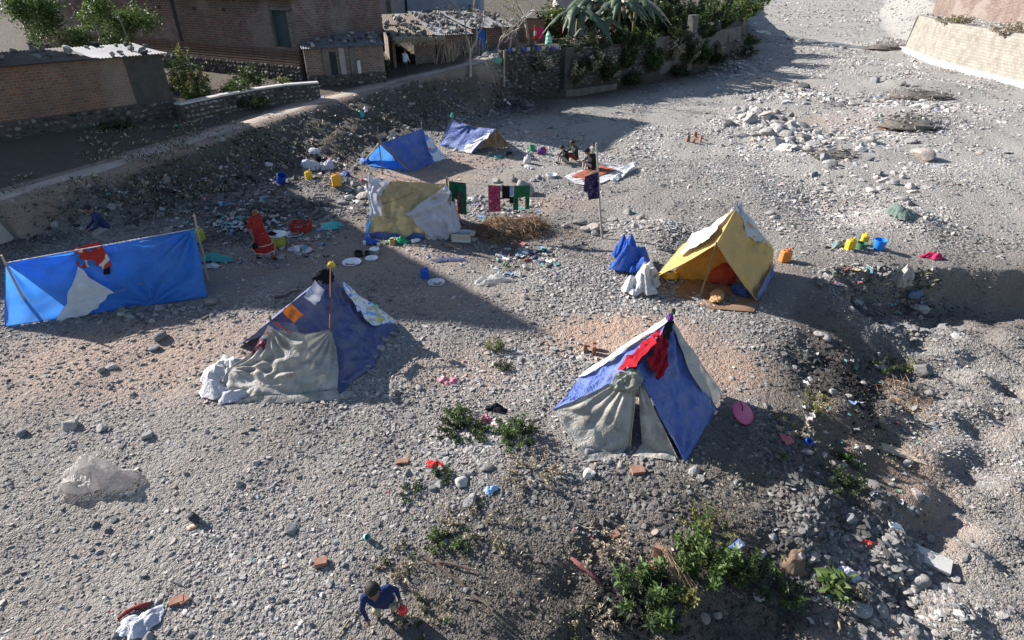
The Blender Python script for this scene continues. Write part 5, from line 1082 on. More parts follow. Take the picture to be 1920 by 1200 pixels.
# people sitting out on the riverbed
DKGREEN = M('dark_grey_green_shawl', (.035, .038, .032), .9, .25, 8); CHAR = M('charcoal_shawl', (.016, .015, .018), .9, .25, 8); PALET = M('pale_grey_cloth', (.36, .34, .31), .85, .2, 8); SKIRT = M('rust_red_skirt', (.26, .04, .03), .9, .2, 8)
def seated(label, at, fwd, s, top, legs, seed, lean=.12, shawl=None, hood=False):
    global f, rt
    f = at; fwd = norm(np.array([*fwd, 0])); rt = np.array([fwd[1], -fwd[0], 0]); bodyl = lambda x, y, z: f+(rt*x+fwd*y+up*z)*s
    J = dict(pelvis=bodyl(0, -.12, .16), chest=bodyl(0, -.10+lean, .52), neck=bodyl(0, -.08+lean*1.5, .66), head=bodyl(0, -.02+lean*1.9, .76), look=bodyl(0, .8, .45), shL=bodyl(-.17, -.1+lean*1.2, .57), shR=bodyl(.17, -.1+lean*1.2, .57), elL=bodyl(-.24, .12, .42), elR=bodyl(.24, .12, .42), wrL=bodyl(-.14, .30, .42), wrR=bodyl(.12, .30, .40),
             hpL=bodyl(-.1, -.08, .14), hpR=bodyl(.1, -.08, .14), knL=bodyl(-.14, .26, .38), knR=bodyl(.14, .26, .38), anL=bodyl(-.1, .30, .06), anR=bodyl(.1, .30, .06))
    t = empty('person', at, label, 'person'); figure('body', J, mm(top=top, sleeve=top, legs=legs), t, s, .014); hair(J, t, s*(1.08 if hood else 1), 0, seed, top if hood else None)
    if shawl:
        c = bodyl(0, -.12+lean*.5, .0); V, F = ICO3; V = V.copy()*(1+.05*np.sin(V@np.array([5, 3, 4.0])))[:, None]; keep = V[:, 2] > -.9; Q = V*np.array([.24, .20, .36])*s; R = np.stack([rt, fwd, up], 1)
        Q = Q@R.T+c+up*.34*s+fwd*(lean*.6)*s-fwd*.05*s; MB().add(Q, F).build('shawl', shawl, t, True)
    return t
seated('person in dark clothes and rust red skirt sitting with knees drawn up', G(1074, 303), (-1, -.35), 1.0, DKGREEN, SKIRT, 5, .04)
seated('person in pale trousers crouching beside the one in the rust red skirt', G(1058, 306), (-.9, -.3), .85, CHAR, PALET, 6, .09)
seated('person wrapped in a black shawl bowed over on the spread mat', G(1108, 321), (-1, -.3), 1.05, CHAR, PALET, 7, .12, CHAR, True)
f = G(1110, 306); fwd = norm(np.array([-.5, -.8, 0])); rt = np.array([fwd[1], -fwd[0], 0]); s = .52
bodyl = lambda x, y, z: f+(rt*x+fwd*y+up*z)*s
def standing(label, s, tp, lg, seed, hold=None):
    J = dict(pelvis=bodyl(0, 0, .88), chest=bodyl(0, .02, 1.22), neck=bodyl(0, .03, 1.38), head=bodyl(0, .05, 1.50), look=bodyl(0, 1, 1.4), shL=bodyl(-.18, .02, 1.3), shR=bodyl(.18, .02, 1.3), elL=bodyl(-.25, .05, 1.05), elR=bodyl(.25, .05, 1.05), wrL=bodyl(-.2, .2, .9), wrR=bodyl(.22, .18, .88),
             hpL=bodyl(-.09, 0, .84), hpR=bodyl(.09, 0, .84), knL=bodyl(-.1, .08, .46), knR=bodyl(.1, -.02, .46), anL=bodyl(-.1, .05, .07), anR=bodyl(.1, -.12, .08))
    t = empty('person', f, label, 'person'); figure('body', J, mm(top=tp, sleeve=tp, legs=lg), t, s, .014); hair(J, t, s*1.02, 0, seed); return J
standing('small child in pale clothes standing behind the black-shawled person', s, PALET, PALET, 8)
f = G(762, 141); fwd = norm(np.array([.6, .75, 0])); rt = np.array([fwd[1], -fwd[0], 0]); s = .84
J = standing('person in a pale shirt walking up the village footpath', s, M('pale_blue_shirt', (.50, .54, .60), .8), M('dark_trousers', (.04, .035, .04), .85), 9)
o = crumple('green_bag', J['wrL']-up*.18, (.16, .12, .18), M('green_plastic', (.02, .28, .12), .5, .2, 8), None, 210, .2); tag(o, 'green plastic bag carried by the person on the footpath', 'bag')
# ------------------------------------------------------------------ belongings round the camp
def pm(name, col, rough=.42, dirt=.35): return M(name, col, rough, .12, 7, .08, 30, .4, dirt=[q*.45+.05 for q in col], dirtamt=dirt, dscale=6)
YEL = pm('yellow_plastic', (.62, .42, .03)); YELO = pm('orange_yellow_plastic', (.66, .33, .02)); ORA = pm('orange_plastic', (.62, .20, .04)); BLU = pm('blue_plastic', (.01, .08, .45)); BLUB = pm('clear_blue_plastic', (.02, .20, .68)); GRN = pm('green_plastic_pot', (.02, .26, .10)); REDP = pm('red_plastic', (.36, .025, .02)); TEAL = pm('teal_plastic_sheet', (.03, .33, .32)); LIME = pm('lime_drum', (.36, .36, .05))
STEEL = M('scuffed_steel', (.55, .56, .58), .35, .12, 6, .1, 40, .5, metal=.7); ENAM = M('white_enamel', (.72, .72, .74), .4, .06, 6, .05, 30, .5); SOOT = M('sooty_metal', (.03, .03, .03), .7, .3, 9, .2, 30); PINK = pm('pink_plastic', (.50, .10, .20)); CLEAR = M('clear_cloudy_plastic', (.62, .62, .60), .3, .1, 6, .3, 40, .4, thru=.35); CARD = M('cardboard', (.42, .32, .22), .9, .12, 5, .2, 30); CARDW = M('white_board', (.66, .66, .68), .8, .06, 5)
def see_through(m, amt):
    """thin plastic one can partly see through"""
    t = m.node_tree; out = [n for n in t.nodes if n.type == 'OUTPUT_MATERIAL'][0]; src = out.inputs[0].links[0].from_socket; tr = nd(t, 'ShaderNodeBsdfTransparent'); mx = nd(t, 'ShaderNodeMixShader'); mx.inputs[0].default_value = amt; lk(t, src, mx.inputs[1]); lk(t, tr.outputs[0], mx.inputs[2]); lk(t, mx.outputs[0], out.inputs[0]); return m
see_through(CLEAR, .35); MILKY = see_through(M('milky_plastic', (.66, .61, .58), .35, .12, 4, .3, 40, .5, thru=.4, crease=.8, dirt=(.42, .33, .28), dirtamt=.5, dscale=3), .32)
BRK = M('red_brick', (.29, .145, .10), .95, .25, 9, .6, 40, dirt=(.26, .21, .18), dirtamt=.6, dscale=5); LILAC = pm('lilac_enamel', (.48, .38, .50))
def jerrycan(label, p, h, m, rz=0.0, tilt=0.0, cat='jerrycan'):
    t = empty('jerrycan', p, label, cat); R = rotm(tilt, 0, rz); w = h*.36
    prof = [(w*.9, 0), (w, h*.03), (w, h*.16), (w*.965, h*.19), (w, h*.22), (w, h*.36), (w*.965, h*.39), (w, h*.42), (w, h*.56), (w*.965, h*.59), (w, h*.62), (w, h*.74), (w*.9, h*.83), (w*.6, h*.86), (0, h*.865)]
    MB().lathe(prof, 28, p, R, sq=5, sx=1.0, sy=.72).build('body', m, t, True, angle=35)
    MB().lathe([(w*.22, h*.84), (w*.22, h*.95), (w*.26, h*.95), (w*.26, h*1.0), (0, h*1.0)], 12, p+R@np.array([w*.55, 0, 0]), R).build('cap', m, t, True, angle=35)
    q = [np.array([-w*.75, 0, h*.84]), np.array([-w*.6, 0, h*.97]), np.array([0, 0, h*.985]), np.array([w*.2, 0, h*.86])]
    MB().tube([p+R@a for a in q], w*.10, 8).build('handle', m, t, True); return t
def vessel(name, label, cat, p, r, h, m, flare=1.2, rz=0, tilt=(0, 0), th=.012, rim=True, mi=None):
    """open pot, basin, bucket or dish with real wall thickness"""
    t = empty(name, p, label, cat); R = rotm(tilt[0], tilt[1], rz)
    MB().lathe([(0, 0), (r*.92, 0), (r, h*.06), (r*(1+(flare-1)*.6), h*.6), (r*flare, h), (r*flare-th, h), (r*(1+(flare-1)*.6)-th, h*.6), (r-th, h*.1), (0, h*.08)], 28, p, R).build('body', m, t, True, angle=40)
    if rim: b = MB(); pts = [p+R@np.array([r*flare*math.cos(a), r*flare*math.sin(a), h]) for a in np.linspace(0, 2*PI, 29)]; b.tube(pts, th*.8, 6, cap=False).build('rim', m, t, True)
    return t
sc = lambda p: (p[1]*math.cos(CAM_PITCH)+(CAM_H-p[2])*math.sin(CAM_PITCH))/CAM_F       # metres per picture pixel at a place
def at(px, py, dz=0.0): return G(px, py, dz)
jerrycan('orange-yellow jerrycan standing on the lit ledge behind the khaki tent', at(632, 348), .46, YELO, .4); jerrycan('small yellow jerrycan standing below the white sacks', at(580, 337), .36, YEL, .9)
jerrycan('yellow jerrycan standing next to the dark green pot by the blue bucket', at(1592, 468), .36, YEL, .3); jerrycan('yellow jerrycan standing behind the dark green pot', at(1618, 459), .36, YEL, 1.2); jerrycan('orange jerrycan standing alone beside the yellow tent', at(1470, 490), .40, ORA, .2, .06)
jerrycan('small dark blue jerrycan standing on the shaded gravel', at(797, 521), .30, BLU, .5); jerrycan('yellow jerrycan behind the pole of the bright blue tent', at(376, 452), .42, LIME, 1.3)
vessel('bucket', 'bright blue open bucket standing near the yellow jerrycans', 'bucket', at(1646, 468), .13, .30, BLUB, 1.3); vessel('green_pot', 'dark green round pot between the yellow jerrycans', 'pot', at(1614, 466), .13, .17, pm('bottle_green', (.05, .14, .08)), 1.05)
vessel('blue_drum', 'blue plastic drum tipped over at the foot of the bank', 'drum', at(527, 344, .05), .16, .34, BLU, 1.0, .5, (.5, .2)); vessel('green_pot', 'round green water pot near the open end of the sagging tent', 'pot', at(998, 283), .16, .24, GRN, .8)
o = crumple('blue_red_bundle', at(1016, 288), (.34, .2, .22), print_cloth('blue_red_cloth', (.03, .08, .40), [(.40, .03, .05)], 3, .6), None, 301, .25); tag(o, 'blue and red cloth bundle beside the round green pot', 'bundle')
o = crumple('white_sack', at(989, 306), (.17, .15, .30), WHITE, None, 302, .2); tag(o, 'upright white sack near the seated people', 'sack'); o = crumple('white_rag', at(990, 315), (.26, .18, .09), WHITE, None, 303, .3); tag(o, 'white and red rag lying below the upright white sack', 'rag')
vessel('teal_dish', 'small teal dish lying before the sagging blue tent', 'dish', at(934, 296), .14, .08, TEAL, 1.2); vessel('cooking_pot', 'black cooking pot in the mouth of the sagging blue tent', 'pot', at(955, 292), .13, .14, SOOT, 1.0)
vessel('enamel_basin', 'pale blue-white enamel basin lying alone on the gravel', 'basin', at(1034, 331), .17, .09, ENAM, 1.25)
# red crate
def crate(label, p, L, Wd, H, m, rz, name='crate'):
    t = empty(name, p, label, 'crate'); R = rotm(0, 0, rz); k = .02
    MB().box(p+R@np.array([0, 0, .012]), (L, Wd, .02), R).build('base', m, t)
    for sx, sy in ((0, 1), (0, -1), (1, 0), (-1, 0)):
        ln = L if sy else Wd; Rr = R if sy else R@rotm(0, 0, PI/2); off = R@np.array([sx*(L-k)/2, sy*(Wd-k)/2, 0])
        for z, hh in ((.045, .07), (H*.52, .05), (H-.03, .06)): MB().box(p+off+up*z, (ln-(.0 if sy else 2*k+.004), k, hh), Rr).build('slat', m, t)
        for u in np.linspace(-.42, .42, 6): MB().box(p+off+Rr@np.array([u*ln, 0, H/2]), (.022, k*.8, H-.02), Rr).build('slat', m, t)
    return t
crate('red plastic crate lying on the shaded ground near the teal sheet', at(566, 432), .56, .38, .27, REDP, -.08); crate('grey slatted crate among the stones behind the khaki tent', at(602, 382), .42, .32, .30, M('grey_slats', (.26, .24, .23), .8), .05)
vessel('steel_bowl', 'steel bowl inside the red plastic crate', 'bowl', at(562, 430, .05), .11, .07, STEEL, 1.3)
vessel('lime_drum', 'lime green plastic drum beside the person in the red dress', 'drum', at(525, 461), .18, .30, LIME, 1.0); vessel('wash_basin', 'white wash basin set on the lime green drum', 'basin', at(525, 461, .305), .20, .07, ENAM, 1.25)
o = crumple('black_cloth', at(516, 461, .37), (.16, .12, .06), BLACKC, None, 304, .25); tag(o, 'black cloth lying in the wash basin on the lime drum', 'cloth')
for lab, q, r, h, m, nm in (('steel plate leaning beside the red crate', (552, 440), .2, .04, STEEL, 'steel_plate'), ('shallow enamel dish on the shaded ground by the cooking pots', (660, 494), .19, .05, ENAM, 'enamel_dish'), ('small enamel dish next to the lidded pot', (697, 486), .13, .04, ENAM, 'enamel_dish'), ('lilac enamel plate lying below the lime drum', (570, 471), .17, .03, LILAC, 'lilac_plate'), ('small lilac saucer beside the round white tin', (550, 469), .11, .03, LILAC, 'lilac_saucer'),
                            ('flat tin lid on the gravel below the small blue jerrycan', (818, 530), .16, .02, STEEL, 'tin_tray'), ('blue plastic lid near the striped printed sheet of the patched tent', (697, 578), .12, .03, pm('aqua_plastic', (.08, .35, .42)), 'plastic_disc')):
    vessel(nm, lab, 'dish', at(*q), r, h, m, 1.35)
for lab, q, r, h, m, nm in (('steel cooking pot with a pale lid on the shaded ground', (703, 475), .13, .13, STEEL, 'cooking_pot'), ('sooty round pot beside the shallow enamel dish', (673, 480), .12, .13, SOOT, 'cooking_pot'), ('dark tin mug next to the sooty pot', (689, 481), .07, .15, SOOT, 'mug'), ('round white tin on the shaded ground by the lilac plate', (558, 471), .07, .14, ENAM, 'tin')):
    vessel(nm, lab, 'pot', at(*q), r, h, m, 1.0)
b = MB(); p = at(703, 475, .135); b.lathe([(.145, 0), (.14, .02), (.05, .045), (.02, .05), (.02, .075), (0, .078)], 20, p); tag(b.build('pot_lid', ENAM, None, True, angle=40), 'pale domed lid resting on the steel cooking pot', 'lid')
vessel('tin_bowl', 'blue-rimmed tin bowl on the stones above the red crate', 'bowl', at(497, 375), .13, .09, pm('grey_blue_enamel', (.30, .35, .48)), 1.2)
# pot and basin in the yellow tent
vessel('yellow_basin', 'yellow basin just inside the yellow tent', 'basin', at(1256, 524), .20, .16, YELO, 1.1, 0, (-.45, 0)); vessel('steel_pot', 'steel pot in front of the yellow basin', 'pot', at(1257, 531), .12, .10, STEEL, 1.1)
# cardboard box in front of the khaki tent
t = empty('cardboard_box', at(867, 448), 'open white-lined cardboard box at the corner of the khaki tent', 'box'); p = at(867, 450); R = rotm(0, 0, -.12)
MB().box(p+up*.008, (.56, .40, .012), R).build('base', CARD, t)
for dx, dy, sx, sy in ((0, -.2, .56, .012), (0, .2, .56, .012), (-.28, 0, .012, .388), (.28, 0, .012, .388)): MB().box(p+R@np.array([dx, dy, .13]), (sx, sy, .24), R).build('side_panel', CARDW if dy else CARD, t)
for dx, dy, sx, sy, a in ((0, -.27, .55, .15, .5), (.33, 0, .13, .38, 0), (-.33, 0, .13, .38, 0)): MB().box(p+R@np.array([dx, dy, .235 if not a else .2]), (sx, sy, .008), R@rotm(a, .35*np.sign(dx), 0)).build('flap', CARD, t)
# bottles and odds and ends in front of the khaki tent
def bottle(label, p, m, L=.26, r=.04, rz=0.0, lying=True, capm=None, group=None):
    t = empty('plastic_bottle', p, label, 'bottle', group); R = rotm(0, PI/2, rz) if lying else rotm(0, 0, rz); c = p+up*(r if lying else 0)
    MB().lathe([(0, 0), (r*.9, 0), (r, L*.04), (r, L*.3), (r*.93, L*.34), (r, L*.38), (r, L*.68), (r*.5, L*.86), (r*.36, L*.9), (r*.36, L*.94)], 14, c, R).build('body', m, t, True, angle=40); MB().lathe([(r*.42, L*.94), (r*.42, L), (0, L)], 10, c, R).build('cap', capm or BLU, t); return t
for lab, q, m, lying, rz, L, r in (('white plastic bottle lying before the blue skirt of the khaki tent', (772, 456), ENAM, True, .5, .3, .06), ('pale plastic jar at the end of the row before the khaki tent', (684, 458), ENAM, False, 0, .14, .05), ('clear bottle lying between the rags before the khaki tent', (722, 457), CLEAR, True, .1, .3, .05), ('small white jar standing before the khaki tent', (710, 461), ENAM, False, 0, .12, .05)): bottle(lab, at(*q), m, L, r, rz, lying)
vessel('clay_pot', 'tan clay pot before the khaki tent', 'pot', at(736, 458), .10, .15, M('tan_clay', (.45, .27, .11), .8), .85)
for lab, q, sz, m, nm in (('green plastic sheet tucked under the khaki tent edge', (746, 455), (.28, .12, .10), MATS['green_plastic'], 'green_plastic'), ('dark blue rag before the khaki tent', (694, 457), (.17, .12, .11), BLU, 'blue_rag'), ('pinkish rag at the foot of the khaki tent corner', (690, 449), (.10, .08, .08), M('pinkish_rag', (.5, .36, .36), .85), 'pink_rag'),
                          ('bright teal plastic sheet crumpled on the shaded ground', (621, 424), (.36, .22, .07), TEAL, 'teal_sheet'), ('teal cloth lying at the end of the bright blue tent', (402, 488), (.40, .22, .12), M('dull_teal_cloth', (.05, .26, .24), .8), 'teal_cloth'), ('white rag under the teal cloth by the bright blue tent', (394, 501), (.2, .13, .06), WHITE, 'white_rag'),
                          ('white sack lying on top of the sack heap at the foot of the bank', (592, 299, .28), (.30, .22, .16), PALE, 'white_sack'), ('big round white sack in the heap at the foot of the bank', (583, 317), (.27, .24, .28), PALE, 'white_sack'), ('white sack leaning on the heap with black plastic', (615, 316), (.22, .2, .26), PALE, 'white_sack'), ('small white sack in the middle of the sack heap', (604, 318), (.16, .14, .17), WHITE, 'white_sack'),
                          ('black plastic bundle wedged between the white sacks', (598, 306, .1), (.2, .18, .18), BLACKC, 'black_bundle'), ('dark blue rolled bedding on the lit ledge', (650, 329), (.30, .15, .14), M('dark_blue_bedding', (.035, .05, .20), .8), 'bedroll'), ('brown rag beside the rolled bedding', (624, 327), (.26, .10, .06), M('brown_rag', (.17, .09, .07), .9), 'brown_rag'),
                          ('round white sack beside the green clothes on the line', (889, 378), (.16, .15, .18), WHITE, 'white_sack'), ('silvery plastic bag lying on the gravel by the rubbish heap', (908, 531), (.26, .14, .10), CLEAR, 'plastic_bag'), ('long clear plastic wrapper behind the silvery bag', (935, 525), (.34, .12, .08), CLEAR, 'plastic_wrapper'), ('blue plastic netting on the ground near the small blue jerrycan', (842, 488), (.34, .16, .03), M('navy_netting', (.05, .06, .12), .9), 'netting'),
                          ('big translucent white plastic sack at the picture edge', (185, 905), (.42, .30, .28), MILKY, 'plastic_sack'), ('white rag lying beside the dark red rag on the gravel', (265, 1172), (.17, .20, .06), PALE, 'white_rag'), ('pink rag lying on the gravel slope below the navy patched tent', (842, 716), (.17, .10, .05), M('faded_pink_cloth', (.50, .20, .24), .85), 'pink_rag'), ('black rag lying among stones above the weeds', (930, 768), (.16, .11, .06), BLACKC, 'black_rag'),
                          ('pink plastic bag caught in the weeds', (910, 790), (.10, .09, .08), PINK, 'pink_bag'), ('pale pink wrapper beside the pink bag in the weeds', (928, 793), (.13, .07, .04), M('pale_pink_plastic', (.62, .48, .46), .5), 'wrapper'), ('light blue plastic scrap on the pale dry weeds', (920, 920), (.09, .06, .04), M('light_blue_plastic', (.25, .42, .68), .5), 'plastic_scrap'), ('pink rag on the shaded slope below the round pink lid', (1475, 826), (.08, .11, .05), M('dull_pink_cloth', (.36, .11, .13), .85), 'pink_rag'),
                          ('crimson cloth lying on the edge of the cut bank', (1748, 483), (.26, .14, .10), M('crimson_cloth', (.38, .02, .08), .85), 'crimson_cloth'), ('grey-green rag heap on the mound upstream of the cans', (1690, 405), (.35, .28, .22), M('grey_green_rag', (.13, .17, .15), .9), 'rag_heap'), ('grey rag in the hollow below the cut bank', (1725, 580), (.34, .24, .14), PALET, 'grey_rag'), ('pale hanging sacking on the face of the cut bank', (1690, 535), (.20, .14, .40), GREYT, 'sacking'), ('blue-grey plastic in the hollow under the cut bank', (1715, 555), (.26, .16, .16), M('blue_grey_plastic', (.10, .14, .22), .6), 'plastic_sheet'),
                          ('greenish net tangled beside the yellow jerrycans', (1570, 462), (.16, .12, .10), M('grey_teal_net', (.14, .22, .22), .8), 'net'), ('brown sacking caught under stones in the channel', (1490, 1060), (.18, .11, .06), M('brown_sacking', (.17, .12, .08), .9, .3, 8), 'sacking'), ('white rag on the stones of the channel', (1590, 1078), (.14, .10, .06), PALE, 'white_rag'), ('small red rag in the channel', (1628, 1020), (.11, .05, .03), REDP, 'red_rag'),
                          ('white plastic scrap in the channel near the corner', (1683, 990), (.11, .07, .04), ENAM, 'plastic_scrap'), ('red rag pinned under a white pebble', (815, 872), (.14, .06, .03), M('scarlet_cloth', (.48, .02, .02), .85), 'red_rag'), ('green polythene caught in the bare tree roots', (930, 122, .1), (.4, .25, .3), M('pale_green_polythene', (.14, .32, .24), .6), 'polythene'), ('green and blue polythene on the retaining wall top', (1028, 96, .3), (.42, .25, .5), M('mint_polythene', (.20, .42, .34), .6), 'polythene'), ('teal rag on the bank slope', (678, 215), (.14, .1, .07), TEAL, 'teal_rag')):
    p = at(*q); big = sz[2] > .2 and min(sz[:2]) > .13 and len(q) == 2
    flat = (sz[2] < .13 and len(q) == 2) or nm == 'plastic_sack'
    o = spread(nm, p, sz[0]*1.15, sz[1]*1.15, sz[2]*1.7, m, None, int(q[0]*7+q[1])) if flat else drape(nm, p, max(sz[:2])*1.15, sz[2]*1.25, m, None, int(q[0]*7+q[1]), 7, .62, (0, 0), min(sz[:2])/max(sz[:2])) if big else crumple(nm, p, sz, m, None, int(q[0]*7+q[1]), .22); tag(o, lab, nm.split('_')[-1] if nm.split('_')[-1] not in ('plastic',) else 'plastic sheet')
# clothesline
lineA, lineB = W(838, 339, 1.66), WY(1126, 330, 16.6)
t = empty('clothesline', lineA-up*1.6, 'clothesline strung from the khaki tent to the tall pole', 'clothesline'); rope('cord', lineA, lineB, t, .007, .22)
def on_line(u): q = lineA*(1-u)+lineB*u; q[2] -= .22*4*u*(1-u); return q
t = empty('tall_pole', G(1130, 446), 'tall slender pole standing on the stony riverbed with a dress hung on it', 'pole'); stick('shaft', G(1130, 447, -.1), WY(1118, 268, G(1130, 446)[1]), .035, .028, M('grey_pole_wood', (.36, .33, .30), .8), t, .006)
def hang(name, label, u0, u1, h, m, seed, extra=(), cat='garment'):
    a, c = on_line(u0), on_line(u1); t = empty(name, (a+c)/2-up*h, label, cat); d = c-a; fr = np.array([0, -.05, 0])
    sheet('front', quad(a+fr*.4-up*h, c+fr*.5-up*h*.97, c+up*.01, a+up*.01, wr=.022, nu=16, nv=20, seed=seed, k=16), m, t); sheet('back', quad(a-fr-up*h*.5, c-fr-up*h*.55, c+up*.01, a+up*.01, wr=.015, nu=10, nv=10, seed=seed+1, k=14), m, t)
    for x0, x1, z0, z1, mm_ in extra: sheet('leg', quad(a+d*x0+fr*1.2-up*z1, a+d*x1+fr*1.2-up*z1, a+d*x1+fr*1.1-up*z0, a+d*x0+fr*1.1-up*z0, wr=.02, nu=8, nv=12, seed=seed+5, k=14), mm_, t)
    return t
hang('green_tunic', 'dark green tunic with a brown panel hanging nearest the khaki tent', .012, .125, .52, GREENC, 401, ((.02, .30, .4, .75, GREENC), (.45, .75, .25, .95, M('dull_maroon', (.09, .035, .04), .9)), (.72, .98, .4, .95, GREENC)))
hang('crimson_shawl', 'crimson printed shawl hanging on the clothesline', .27, .35, .80, PINKP, 411); hang('black_blouse', 'short black blouse hanging between the crimson shawl and the green trousers', .362, .412, .38, BLACKC, 421)
hang('blue_towel', 'narrow pale blue towel on the clothesline', .412, .438, .30, M('pale_blue_towel', (.22, .26, .45), .9), 431, ((.0, .9, .3, .5, BLACKC),)); hang('green_trousers', 'green trousers hanging at the sagging end of the clothesline', .44, .545, .32, M('bottle_green_cloth', (.015, .10, .045), .85, .25, 8), 441, ((-.05, .28, .28, .72, M('bottle_green_cloth', (.015, .10, .045))), (.72, .98, .25, .70, MATS['bottle_green_cloth'])))
yp = G(1130, 446)[1]
t = empty('navy_dress', WY(1108, 376, yp), 'dark navy printed dress hanging from the tall pole', 'dress')
q = [WY(1103, 375, yp-.06), WY(1124, 372, yp-.06), WY(1122, 322, yp-.04), WY(1099, 330, yp-.04)]
sheet('front', quad(*q, wr=.03, nu=18, nv=24, seed=451, k=12), NAVYP, t); sheet('sleeve', quad(WY(1094, 358, yp-.05), WY(1101, 362, yp-.05), WY(1103, 332, yp-.04), WY(1097, 330, yp-.04), wr=.02, nu=8, nv=10, seed=452), NAVYP, t); sheet('shoulder', quad(WY(1098, 331, yp-.05), WY(1123, 323, yp-.05), WY(1124, 317, yp+.02), WY(1101, 324, yp+.02), wr=.02, nu=10, nv=6, seed=453), M('brown_stripe_cloth', (.18, .12, .09), .9), t)
# spread mat
t = empty('spread_mat', G(1125, 330), 'white sheet with a rust red mat spread on the gravel under the shawled person', 'mat')
def gp_(l, dz): return [G(a, b_, dz) for a, b_ in l]
c = gp_([(1058, 333), (1100, 350), (1192, 316), (1120, 306)], .05)
sheet('white_sheet', cloth_pts([c[0], G(1078, 346, .04), c[1]], [c[3], G(1150, 310, .04), c[2]], [c[0], c[3]], [c[1], G(1130, 345, .05), c[2]], nu=30, nv=30, wr=.012, seed=461, k=9), WHITE, t)
c = gp_([(1070, 334), (1098, 343), (1156, 322), (1120, 312)], .09); sheet('red_mat', quad(*c, wr=.01, nu=20, nv=20, seed=462, k=9), M('rust_red_mat', (.30, .085, .05), .9, .25, 8), t)
sheet('sheet_end', quad(G(1140, 335, .06), G(1150, 345, .05), G(1190, 322, .12), G(1186, 312, .22), wr=.04, nu=16, nv=14, seed=463, k=9), WHITE, t)
# bricks
def brick(label, p, rz, st=0, group=None, sz=(.22, .105, .07)):
    b = MB(); R = rotm(*( (0, 0, rz) if not st else (0, PI/2, rz) )); hz = sz[2]/2 if not st else sz[0]/2
    b.box(p+up*(hz-.01), sz, R, jit=.006); o = b.build('brick', BRK); tag(o, label, 'brick', group); return o
brick('brick standing on end at the back of the hearth on bare sand', at(1112, 655), .3, 1, 'hearth bricks on the bare sand'); brick('brick standing on end on the picture-left of the sand hearth', at(1098, 660), -.2, 1, 'hearth bricks on the bare sand'); brick('lowest brick of the hearth on bare sand', at(1113, 664), .1, 1, 'hearth bricks on the bare sand')
brick('pale brick lying at the foot of the nearest blue tent', at(1195, 886), .15, 0, None, (.20, .15, .09)); brick('broken brick in the gravel above the white rag', at(332, 1130), .4, 0, None, (.17, .11, .07)); brick('half brick next to the broken one above the white rag', at(346, 1128), .9, 0, None, (.11, .10, .07)); brick('broken brick on the gravel beside a lilac scrap', at(603, 1058), .3, 0, None, (.16, .11, .09)); brick('orange brick stuck in the slope above the leafy bush', at(1232, 1043), 1.0, 1); brick('orange brick half buried among leaves on the slope', at(1222, 1076), .5, 1); brick('small brick piece on the crest of the dry slope', at(1153, 1006), .5, 0, None, (.12, .1, .08)); brick('old brick in the stony shelf by the weeds', at(755, 868), .1, 0, None, (.2, .1, .06))
# hearth on the gravel upstream
for i, (a, b_) in enumerate(((1290, 266), (1300, 268), (1312, 266), (1303, 258))):
    b = MB(); b.box(at(a, b_, .13), (.13, .10, .30), rotm(.1*i, .1, i), jit=.03); tag(b.build('hearth_block', BRK), ['outer', 'front', 'far', 'rear'][i]+' block of the small brick hearth alone on the open gravel', 'brick', 'blocks of the hearth on the open gravel')
# round pink lid, cup, box, hat, planks, broom
t = empty('pink_tray', at(1390, 778), 'round pink plastic lid lying on the slope beside the nearest blue tent', 'lid'); p = at(1390, 785, .13); R = rotm(.55, .25, .3)
MB().lathe([(0, .028), (.15, .026), (.215, .012), (.225, 0), (.21, -.006), (0, .010)], 32, p, R).build('disc', PINK, t, True, angle=50); MB().tube([p+R@np.array([.222*math.cos(a), .222*math.sin(a), .004]) for a in np.linspace(0, 2*PI, 33)], .010, 6, cap=False).build('rim', pm('dark_pink_plastic', (.30, .03, .10)), t, True); MB().tube([p+R@np.array([-.02, .03, .03]), p+R@np.array([-.015, .1, .06]), p+R@np.array([-.02, .2, .035])], .008, 6).build('handle', BLACKC, t)
vessel('paper_cup', 'small white cup with blue inside lying on the shaded slope', 'cup', at(1512, 828), .055, .09, BLU, 1.1, 0, (.7, .2))
t = empty('blue_box', at(1372, 1050), 'small blue and white carton caught in the leafy bush', 'carton'); p = at(1372, 1052, .30); R = rotm(.5, -.3, .5); MB().box(p, (.22, .10, .07), R).build('carton', M('carton_blue', (.12, .20, .50), .6), t); MB().box(p+R@np.array([.02, 0, .037]), (.12, .07, .004), R).build('label', ENAM, t)
o = crumple('dark_hat', at(366, 978, .02), (.07, .09, .13), M('slate_cloth', (.05, .05, .065), .85), None, 471, .15); tag(o, 'dark slate hat standing on the gravel', 'hat'); o = crumple('orange_scrap', at(360, 990), (.10, .06, .03), print_cloth('orange_green_scrap', (.6, .3, .2), [(.2, .4, .15), (.6, .55, .5)], 16, .5), None, 472, .2); tag(o, 'orange and green scrap below the dark hat', 'scrap')
b = MB(); b.lathe([(0, 0), (.035, 0), (.05, .11), (.045, .11), (.03, .01), (0, .01)], 16, at(685, 1008, .02), rotm(.9, .2, .6)); tag(b.build('teal_cup', pm('pale_teal_plastic', (.35, .60, .55)), None, True, angle=40), 'pale teal plastic cup lying on the gravel above the boy', 'cup')
o = MB().tube([at(222, 1164, .03), at(240, 1152, .05), at(255, 1142, .03), at(268, 1140, .05), at(284, 1134, .03)], [.02, .03, .028, .035, .02], 7).build('red_rag', M('dull_red_cloth', (.20, .04, .04), .9), None, True); tag(o, 'twisted dark red rag on the gravel in the corner', 'rag')
